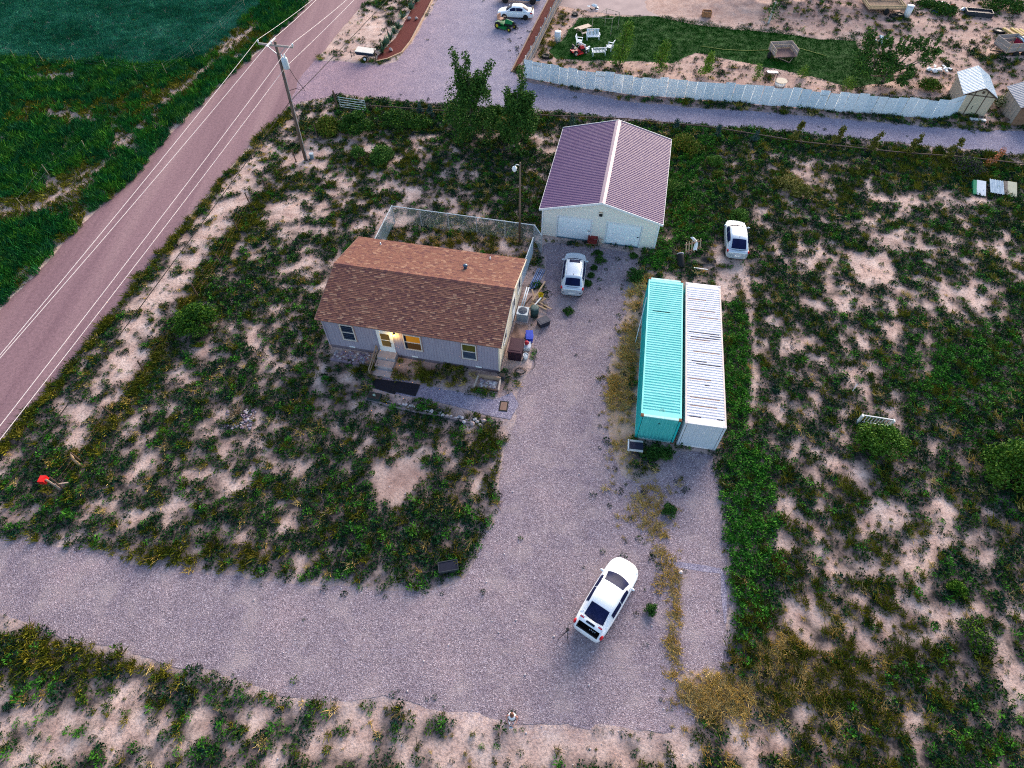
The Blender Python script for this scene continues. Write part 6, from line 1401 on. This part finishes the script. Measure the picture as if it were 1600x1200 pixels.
# ------------------------------------------------------------------ neighbour: sheds
def shed(label, o_, yaw, w_, l_, hw_, hr_, wall_m, roof_m, trim_m, full=True):
    t = thing('shed', label, 'shed', (o_[0], o_[1], gz(*o_[:2])), yaw)
    def board_wall(nm, pts_fn, n_):
        for k in range(n_):
            a, b_ = k/n_, (k+1)/n_; MB().add(pts_fn(a, b_-.004), [(0, 1, 2, 3)]).build(nm, wall_m, t)
    def top(x): return hr_-.05-(hr_-hw_)*abs(x-w_/2)/(w_/2)
    M = MB()
    M.add([(0, 0, 0), (w_, 0, 0), (w_, 0, hw_), (w_/2, 0, hr_), (0, 0, hw_)], [(0, 1, 2, 3, 4)]); M.build('front_wall', wall_m, t)
    MB().add([(0, l_, 0), (w_, l_, 0), (w_, l_, hw_), (w_/2, l_, hr_), (0, l_, hw_)], [(4, 3, 2, 1, 0)]).build('rear_wall', wall_m, t)
    n_ = 6
    for s in (0, 1):
        x = 0 if s == 0 else w_; sg = -1 if s == 0 else 1
        for k in range(n_): MB().box((x+sg*.012, l_*(k+.5)/n_, hw_/2), (.024, l_/n_-.05, hw_)).build('wall_panel', mat('shed_panel_grey', (.36, .30, .25), (.44, .37, .31), 3, .85, stretch=(1, 1, 4)), t)
    for s in (-1, 1):
        xe = w_/2+s*(w_/2+.18); ze = hw_-(hr_-hw_)*.18/(w_/2); M = MB(); pts = []; y_ = -.2
        while y_ < l_+.2: pts += [(y_, 0), (y_+.17, 0), (y_+.20, .03), (y_+.25, .03)]; y_ += .28
        n2 = len(pts); M.add([(w_/2, yy, hr_+.04+d) for yy, d in pts]+[(xe, yy, ze+.04+d) for yy, d in pts], [((i, n2+i, n2+i+1, i+1) if s < 0 else (i, i+1, n2+i+1, n2+i)) for i in range(n2-1)])
        M.add([(w_/2, -.2, hr_+.02), (w_/2, l_+.2, hr_+.02), (xe, l_+.2, ze+.02), (xe, -.2, ze+.02)], [(0, 1, 2, 3)]); M.build('roof_sheet', roof_m, t)
        MB().bar((w_/2, -.2, hr_-.0), (xe, -.2, ze), .04, .12).build('rake_trim', trim_m, t)
    if full:
        M = MB()
        for x in (w_*.30, w_*.68): MB().box((x, -.02, (top(x))/2), (.07, .03, top(x))).build('trim', trim_m, t)
        MB().box((w_/2, -.025, hw_-.05), (w_, .03, .08)).build('trim', trim_m, t)
        dd = MB().box((w_*.49, -.014, (hw_-.1)/2), (w_*.38-.09, .022, hw_-.14)).build('door', mat('shed_door', (.56, .47, .32), (.63, .53, .38), 3, .8), t); MB().box((w_*.45, -.035, .75), (.05, .03, .35)).build('handle', black_m, dd)
        MB().box((w_*.53, -.02, hw_+.30), (.22, .03, .22)).build('vent', dark_wood, t)
    return t
sa, sb = G(1491, 176), G(1536, 182)
syaw = math.atan2(sb.y-sa.y, sb.x-sa.x)
shed('cream garden shed with white ribbed metal roof and dark trim at the fence end', sa, syaw, 2.75, 4.3, 2.0, 2.75, mat('shed_cream', (.56, .45, .32), (.64, .52, .38), 2, .8), mat('shed_roof', (.52, .60, .66), (.6, .67, .72), 2, .4), dark_wood)
s2 = G(1578, 196); shed('brown shed with grey metal roof beside the rubble heap', s2, -.15, 3.0, 3.6, 1.9, 2.6, mat('shed_brown', (.20, .11, .07), (.28, .16, .10), 3, .85), mat('shed_roof_grey', (.26, .27, .32), (.33, .34, .38), 2, .45), dark_wood, False)
tag(MB().box((0, 0, .08), (1.5, .32, .12), R(-12)).build('white_beam', trim_white, loc=P(1527, 188)), 'white beam lying on the ground before the cream shed', 'beam')
def heap_thing(name, label, cat, u, v, n_, rad, cols, seed, smin=.15, smax=.45, kind=None):
    q_ = random.Random(seed); t = thing(name, label, cat, P(u, v))
    for k in range(n_):
        a, r_ = q_.uniform(0, 2*pi), rad*math.sqrt(q_.random()); s_ = q_.uniform(smin, smax); z = .12+(1-r_/rad)*.45*q_.random(); m_ = cols[q_.randrange(len(cols))]
        M = MB()
        if q_.random() < .5: M.box((0, 0, 0), (s_*2, s_*q_.uniform(.5, 1.1), s_*.35), M=Euler((q_.uniform(-.4, .4), q_.uniform(-.4, .4), q_.uniform(0, 3))).to_matrix())
        else: M.blob((0, 0, 0), (s_, s_*.8, s_*.5), seed*50+k, 1, .3)
        M.build('piece', m_, t, loc=(r_*cos(a), r_*sin(a)*.7, z))
    return t
wh = mat('scrap_white', (.62, .67, .72), (.74, .78, .82), 4, .6)
heap_thing('scrap_heap', 'heap of white plastic scrap beside the cream shed', 'scrap heap', 1466, 110, 12, 1.3, [wh, trim_white, wh], 5)
heap_thing('scrap_heap', 'white scrap half hidden in the spreading tree', 'scrap heap', 1380, 66, 9, 1.1, [wh, mat('scrap_blue', (.25, .38, .48))], 6)
heap_thing('junk_heap', 'heap of blue, white and red junk in green weeds beyond the dirt track', 'junk heap', 1475, 16, 24, 2.6, [wh, mat('junk_blue', (.02, .05, .38), (.04, .09, .5), 3), mat('junk_red', (.45, .05, .03)), wh, mat('junk_tan', (.4, .33, .22)), steel_m], 7, .2, .55)
heap_thing('rubble_heap', 'brown rubble heap before the brown shed', 'rubble heap', 1578, 192, 14, 1.2, [mat('rubble_pink', (.30, .20, .18), (.4, .28, .25), 4, .9), dark_wood, mat('rubble_pink2', (.36, .26, .24))], 8)
shrub('green weeds swallowing the junk heap', 1464, 18, 5.0, .9, 140, [leaf_a, shrub_a], None, 2000, .2)
shrub('dark green bushes at the far end of the dirt track', 1565, 12, 5.5, 1.3, 141, [leaf_a, shrub_a], None, 2400, .2)
shrub('pale flowering bush beside the cream shed', 1568, 168, 2.6, 1.5, 142, [rampmat('pale_flower', [(.30, .30, .16), (.42, .40, .25)], by='noise', scale=4), leaf_a], None, 1300, .16)
shrub('small bush between the cream shed and the spreading tree', 1450, 138, 2.6, 1.1, 143, [shrub_a, shrub_y], None, 1300, .16)
t = thing('trough', 'dark rectangular trough on the dirt beyond the junk heap', 'trough', P(1527, 24), R(-14))
for d_, c_ in (((3.0, .06, .5), (0, -.6, .25)), ((3.0, .06, .5), (0, .6, .25)), ((.06, 1.14, .5), (-1.47, 0, .25)), ((.06, 1.14, .5), (1.47, 0, .25))): MB().box(c_, d_).build('side', dk, t)
MB().box((0, 0, .30), (2.86, 1.12, .02)).build('fill', mat('trough_dark', (.02, .015, .03), (.05, .03, .04), 3, .5), t)
bin_('barrel', 'white barrel standing by the old tyres beyond the dirt track', 'barrel', P(1415, 27), 0, (.8, .8, 1.3), trim_white, white_paint, 1.0, True)
bin_('barrel', 'white barrel standing on the dry lawn corner', 'barrel', P(871, 64), 0, (.75, .75, 1.05), mat('barrel_white', (.55, .58, .64), (.66, .68, .72), 2, .5), trim_white, 1.0, True)
def tyre(label, u, v, dz=0, r_=.42, tilt=0):
    t = thing('tyre', label, 'tyre', P(u, v, dz)); ring = [(r_*.55, -.10), (r_*.9, -.12), (r_, -.06), (r_, .06), (r_*.9, .12), (r_*.55, .10), (r_*.5, 0), (r_*.55, -.10)]
    M = MB(); n_ = 18
    for r2, z in ring: M.v += [(r2*cos(2*pi*k/n_), r2*sin(2*pi*k/n_), z+.12) for k in range(n_)]
    for i in range(len(ring)-1):
        for k in range(n_): M.f.append([i*n_+k, i*n_+(k+1) % n_, (i+1)*n_+(k+1) % n_, (i+1)*n_+k]); M.mi.append(0)
    M.build('tread', tyre_m, t, True); MB().lathe([(r_*.5, .06), (r_*.5, .16), (r_*.1, .17)], n=14).build('hub', dk, t); return t
tyre('old black tyre lying on the dirt by the white barrel', 1396, 27, 0, .55); tyre('old black tyre leaning into the other tyre by the white barrel', 1404, 25, .1, .55)
tyre('single black tyre lying on the dry grass by the board fence', 898, 24, 0, .42); tyre('black tyre lying at the lawn corner by the metal fence', 853, 90, 0, .5)
# trailers
def box_trailer(label, u, v, rz, L_, W_, h, m_, floor_m, wheels=True, name='trailer', slats=5, gap=.06, open_front=False):
    t = thing(name, label, 'trailer', P(u, v), rz); zf = .55
    MB().box((0, 0, zf), (L_, W_, .08)).build('bed', floor_m, t); sh_ = h/2
    for s in (-1, 1):
        for k in range(2): MB().box((0, s*W_/2, zf+.06+h*(k+.5)/2), (L_, .05, h/2-gap)).build('side_board', m_, t)
        for x in (-L_/2+.08, 0, L_/2-.08): MB().box((x, s*(W_/2+.04), zf+h/2), (.07, .05, h+.1)).build('stake', pale_wood, t)
    for e in ((-1, 1) if not open_front else (1,)):
        for k in range(2): MB().box((e*L_/2, 0, zf+.06+h*(k+.5)/2), (.05, W_-.06, h/2-gap)).build('end_board', m_, t)
    if wheels:
        for s in (-1, 1): MB().lathe([(.1, -.09), (.33, -.09), (.35, 0), (.33, .09), (.1, .09)], (0, s*(W_/2+.2), .35), 16, M=Matrix.Rotation(R(90), 3, 'X')).build('wheel', tyre_m, t, True)
        MB().box((0, 0, .35), (.1, W_+.4, .1)).build('axle', black_m, t)
    for s in (-1, 1): MB().bar((-L_/2, s*W_*.35, zf-.06), (-L_/2-1.1, 0, zf-.1), .08).build('drawbar', black_m, t)
    return t
box_trailer('small wooden cart with an open end standing on the green lawn', 1220, 90, R(95), 2.1, 2.5, .75, mat('cart_board', (.34, .26, .24), (.44, .35, .31), 3, .85), mat('cart_floor', (.16, .095, .09), (.22, .14, .13), 3, .9), True, 'cart', open_front=True)
box_trailer('wooden flatbed trailer on the dirt above the spreading tree', 1378, 12, R(178), 4.4, 2.6, .4, mat('flat_board', (.38, .28, .16), (.48, .36, .22), 3, .85), mat('flat_floor', (.20, .13, .09), (.28, .19, .13), 3, .9), True)
box_trailer('grey stake trailer beside the red truck', 1571, 84, R(8), 2.4, 2.2, .9, mat('stake_board', (.30, .26, .25), (.38, .33, .31), 3, .85), mat('stake_floor', (.20, .14, .13), (.26, .19, .18), 3, .9), True)
t = thing('truck', 'red farm truck with pale blue bonnet next to the stake trailer', 'truck', P(1606, 84), R(4))
MB().box((-.2, .0, 1.0), (3.0, 1.9, .55)).build('body', mat('truck_red', (.32, .02, .05), (.40, .03, .07), 2, .5), t); MB().grid(lambda a, b_: (-1.75+3.1*a, (b_-.5)*1.95+.3, 1.30+.22*sin(b_*pi)), 4, 10).build('bonnet', mat('truck_blue', (.24, .44, .62), (.34, .54, .7), 2, .4), t, True)
MB().box((2.2, 0, 1.3), (1.6, 1.8, 1.4)).build('cab', MATS['truck_red'], t)
for x in (-1.2, 2.2):
    for s in (-1, 1): MB().lathe([(.12, -.13), (.42, -.13), (.45, 0), (.42, .13), (.12, .13)], (x, s*.9, .45), 16, M=Matrix.Rotation(R(90), 3, 'X')).build('wheel', tyre_m, t, True)
for i, (u, v) in enumerate([(1573, 56), (1577, 58), (1585, 56), (1591, 57), (1598, 58)]):
    tag(MB().bar((-.25, .9, .45), (.25, -.9, .40), .34, .16).build('lumber', [mat('lumber_yellow', (.48, .36, .12), (.56, .44, .18), 3, .8), mat('lumber_tan', (.50, .33, .17), (.6, .42, .25), 3, .8)][i % 2], loc=P(u, v)), 'thick tan timber baulk lying in the row behind the stake trailer', 'timber', 'timber baulks behind the trailer')
tyre('big black tyre with weeds behind the stake trailer', 1560, 50, 0, .7)
t = thing('utility_trailer', 'small white-topped utility trailer parked at the cactus bed corner', 'trailer', P(574, 92), R(-10))
M = MB(); M.add([(-1.0, -.5, .55), (.9, -.5, .55), (.9, .5, .55), (-1.0, .5, .55), (-1.1, -.6, .95), (1.0, -.6, .85), (1.0, .6, .85), (-1.1, .6, .95)], [(3, 2, 1, 0), (0, 1, 5, 4), (1, 2, 6, 5), (2, 3, 7, 6), (3, 0, 4, 7)]); M.build('box', mat('trailer_dark', (.03, .04, .07)), t)
MB().box((-.05, 0, .92), (2.1, 1.2, .05), M=Matrix.Rotation(R(2.6), 3, 'Y')).build('cover', mat('cover_cream', (.58, .55, .50), (.66, .62, .57), 3, .7), t)
for s in (-1, 1):
    wv = MB().lathe([(.1, -.07), (.27, -.07), (.28, .07), (.1, .07)], (0, s*.7, .28), 16, M=Matrix.Rotation(R(90), 3, 'X')).build('wheel', tyre_m, t, True); MB().lathe([(0, -.08), (.15, -.08), (.15, .08), (0, .08)], (0, s*.7, .28), 12, M=Matrix.Rotation(R(90), 3, 'X')).build('rim', trim_white, wv)
MB().bar((-1.0, 0, .5), (-1.9, 0, .5), .07).bar((-1.85, 0, 0), (-1.85, 0, .75), .06).build('drawbar', black_m, t)
# mower, tractor
def tractor(label, u, v, rz, hood, seat_m, rimc, s_=1.0):
    t = thing('lawn_tractor', label, 'lawn mower', P(u, v), rz); t.scale = (s_,)*3
    hb = MB().grid(lambda a, b_: (.15+.75*a, (b_-.5)*.56*(1-.15*a), .55+.26*sin(b_*pi)*(1-.25*a*a)), 6, 8).build('hood', hood, t, True)
    MB().box((.5, 0, .46), (.75, .5, .22)).build('engine_box', black_m, t); MB().box((-.35, 0, .42), (.9, .72, .10)).build('chassis', hood, t)
    se = MB().box((-.45, 0, .68), (.42, .46, .10)).build('seat', seat_m, t); MB().box((-.66, 0, .88), (.08, .44, .38)).build('backrest', seat_m, se)
    MB().tube([(.12, 0, .7), (-.02, 0, .95)], .02, 5).build('column', black_m, t); MB().lathe([(.14, 0), (.17, .015), (.14, .03)], (-.04, 0, .95), 12).build('steering_wheel', black_m, t)
    MB().box((0, 0, .2), (.8, 1.05, .14)).build('mower_deck', hood, t)
    for x, r_, w_ in ((-.5, .28, .2), (.75, .19, .15)):
        for s in (-1, 1):
            wv = MB().lathe([(.05, -w_/2), (r_, -w_/2), (r_, w_/2), (.05, w_/2)], (x, s*.42, r_), 14, M=Matrix.Rotation(R(90), 3, 'X')).build('wheel', tyre_m, t, True); MB().lathe([(0, -w_/2-.01), (r_*.5, -w_/2-.01), (r_*.5, w_/2+.01), (0, w_/2+.01)], (x, s*.42, r_), 10, M=Matrix.Rotation(R(90), 3, 'X')).build('rim', rimc, wv)
    return t
tractor('green lawn tractor parked on the gravel beside the old white sedan', 789, 44, R(-35), mat('tractor_green', (.01, .15, .04), (.015, .2, .05), 3, .4), mat('seat_tan', (.50, .28, .20)), mat('rim_yellow', (.6, .5, .03)), 1.35)
tractor('red lawn mower with black seat standing by the white benches', 903, 84, R(25), mat('mower_red', (.48, .025, .035), (.58, .05, .05), 3, .4), dk, mat('rim_pale', (.5, .5, .45)), 1.05)
# garden seats
wseat = mat('seat_white', (.62, .68, .76), (.72, .77, .83), 3, .6)
def bench(label, u, v, rz, L_, back=True, arms=True):
    t = thing('garden_bench', label, 'bench', P(u, v), rz)
    for k in range(4): MB().box((0, -.22+k*.15, .42), (L_, .12, .035)).build('seat_slat', wseat, t)
    if back:
        for k in range(max(4, int(L_/.16))): n_ = max(4, int(L_/.16)); MB().bar((-L_/2+L_*(k+.5)/n_, .27, .42), (-L_/2+L_*(k+.5)/n_, .45, 1.0), .11, .025).build('back_slat', wseat, t)
        MB().box((0, .45, 1.0), (L_, .06, .08)).build('top_rail', wseat, t)
    for s in (-1, 1):
        for y_ in (-.22, .3): MB().box((s*(L_/2-.05), y_, .21), (.07, .07, .42)).build('leg', wseat, t)
        if arms: MB().box((s*(L_/2), .0, .66), (.12, .62, .035)).build('armrest', wseat, t); MB().box((s*(L_/2), -.25, .54), (.07, .06, .24)).build('arm_post', wseat, t)
    return t
bench('white slatted bench facing the swing frame across the lawn', 935, 86, R(186), 1.5)
bench('white slatted chair angled beside the red mower', 912, 80, R(135), 1.2)
bench('white slatted chair next to the picnic table', 905, 70, R(75), .8)
bench('white slatted chair by the tallest young tree', 952, 78, R(-115), .8)
bench('white two-seat swing bench below the picnic table', 926, 62, R(2), 1.5)
t = thing('picnic_table', 'tan wooden picnic table with two benches on the dry grass', 'picnic table', P(912, 52), R(32))
for k in range(5): MB().box((0, -.32+k*.16, .75), (1.7, .14, .04)).build('top_plank', mat('picnic_tan', (.56, .43, .34), (.66, .52, .42), 3, .8), t)
for s in (-1, 1):
    for k in (0, 1): MB().box((0, s*(.68+.14*k), .45), (1.7, .13, .04)).build('seat_plank', MATS['picnic_tan'], t)
    MB().bar((s*.6, -.65, 0), (s*.6, -.2, .73), .09, .05).bar((s*.6, .65, 0), (s*.6, .2, .73), .09, .05).build('trestle', wood_m, t); MB().box((s*.6, 0, .40), (.05, 1.6, .09)).build('seat_bearer', wood_m, t)
t = thing('swing_frame', 'thin metal canopy frame standing open on the lawn', 'frame', P(938, 54))
fc = [P(924, 54)-P(938, 54), P(954, 56)-P(938, 54), P(965, 46)-P(938, 54), P(945, 40)-P(938, 54)]
for p_ in fc: MB().tube([p_, p_+Vector((0, 0, 1.9))], .03, 5).build('post', mat('frame_tan', (.32, .27, .22)), t)
for a, b_ in zip(fc, fc[1:]+fc[:1]): MB().tube([a+Vector((0, 0, 1.9)), b_+Vector((0, 0, 1.9))], .028, 5).build('beam', MATS['frame_tan'], t)
heap_thing('pipe_heap', 'heap of white tubes and black bags at the dry lawn corner', 'scrap heap', 926, 14, 8, .9, [wh, steel_m, black_m], 9, .15, .4)
t = thing('small_cart', 'little grey-topped frame cart close behind the metal fence', 'cart', P(1202, 127), R(-5))
MB().box((0, 0, 1.0), (1.1, .7, .06), M=Matrix.Rotation(R(-10), 3, 'X')).build('top', mat('cart_grey', (.26, .30, .36), (.33, .37, .43), 3, .5), t)
for x in (-.5, .5):
    for y_ in (-.3, .3): MB().bar((x*1.05, y_*1.5, 0), (x, y_, .98), .06).build('leg', dark_wood, t)
t = thing('tub', 'white plastic tub with black rim behind the metal fence', 'tub', P(1218, 134))
MB().lathe([(.5, 0), (.62, .5), (.58, .5), (.48, .08)], n=18).build('basin', trim_white, t, True); MB().lathe([(.60, .48), (.66, .50), (.66, .54), (.60, .54)], n=18).build('rim', dk, t)
t = thing('firewood_box', 'small brown wooden box at the edge of the paved yard', 'box', P(1103, 27), R(-6))
for s in (-1, 1): MB().box((0, s*.35, .3), (1.1, .05, .6)).build('side', mat('box_brown', (.30, .13, .06), (.38, .18, .09), 3, .85), t); MB().box((s*.53, 0, .3), (.05, .66, .6)).build('end', MATS['box_brown'], t)
MB().box((0, 0, .45), (1.0, .62, .04)).build('fill', dark_wood, t)
tag(MB().tube([P(u, v, .06) for u, v in ((1095, 73), (1130, 78), (1165, 80), (1200, 79), (1235, 72), (1262, 80), (1290, 88))], .035, 5).build('lawn_hose', mat('hose_yellow', (.22, .26, .05)), smooth=True), 'yellow-green hose laid across the lawn to the wooden cart', 'hose')
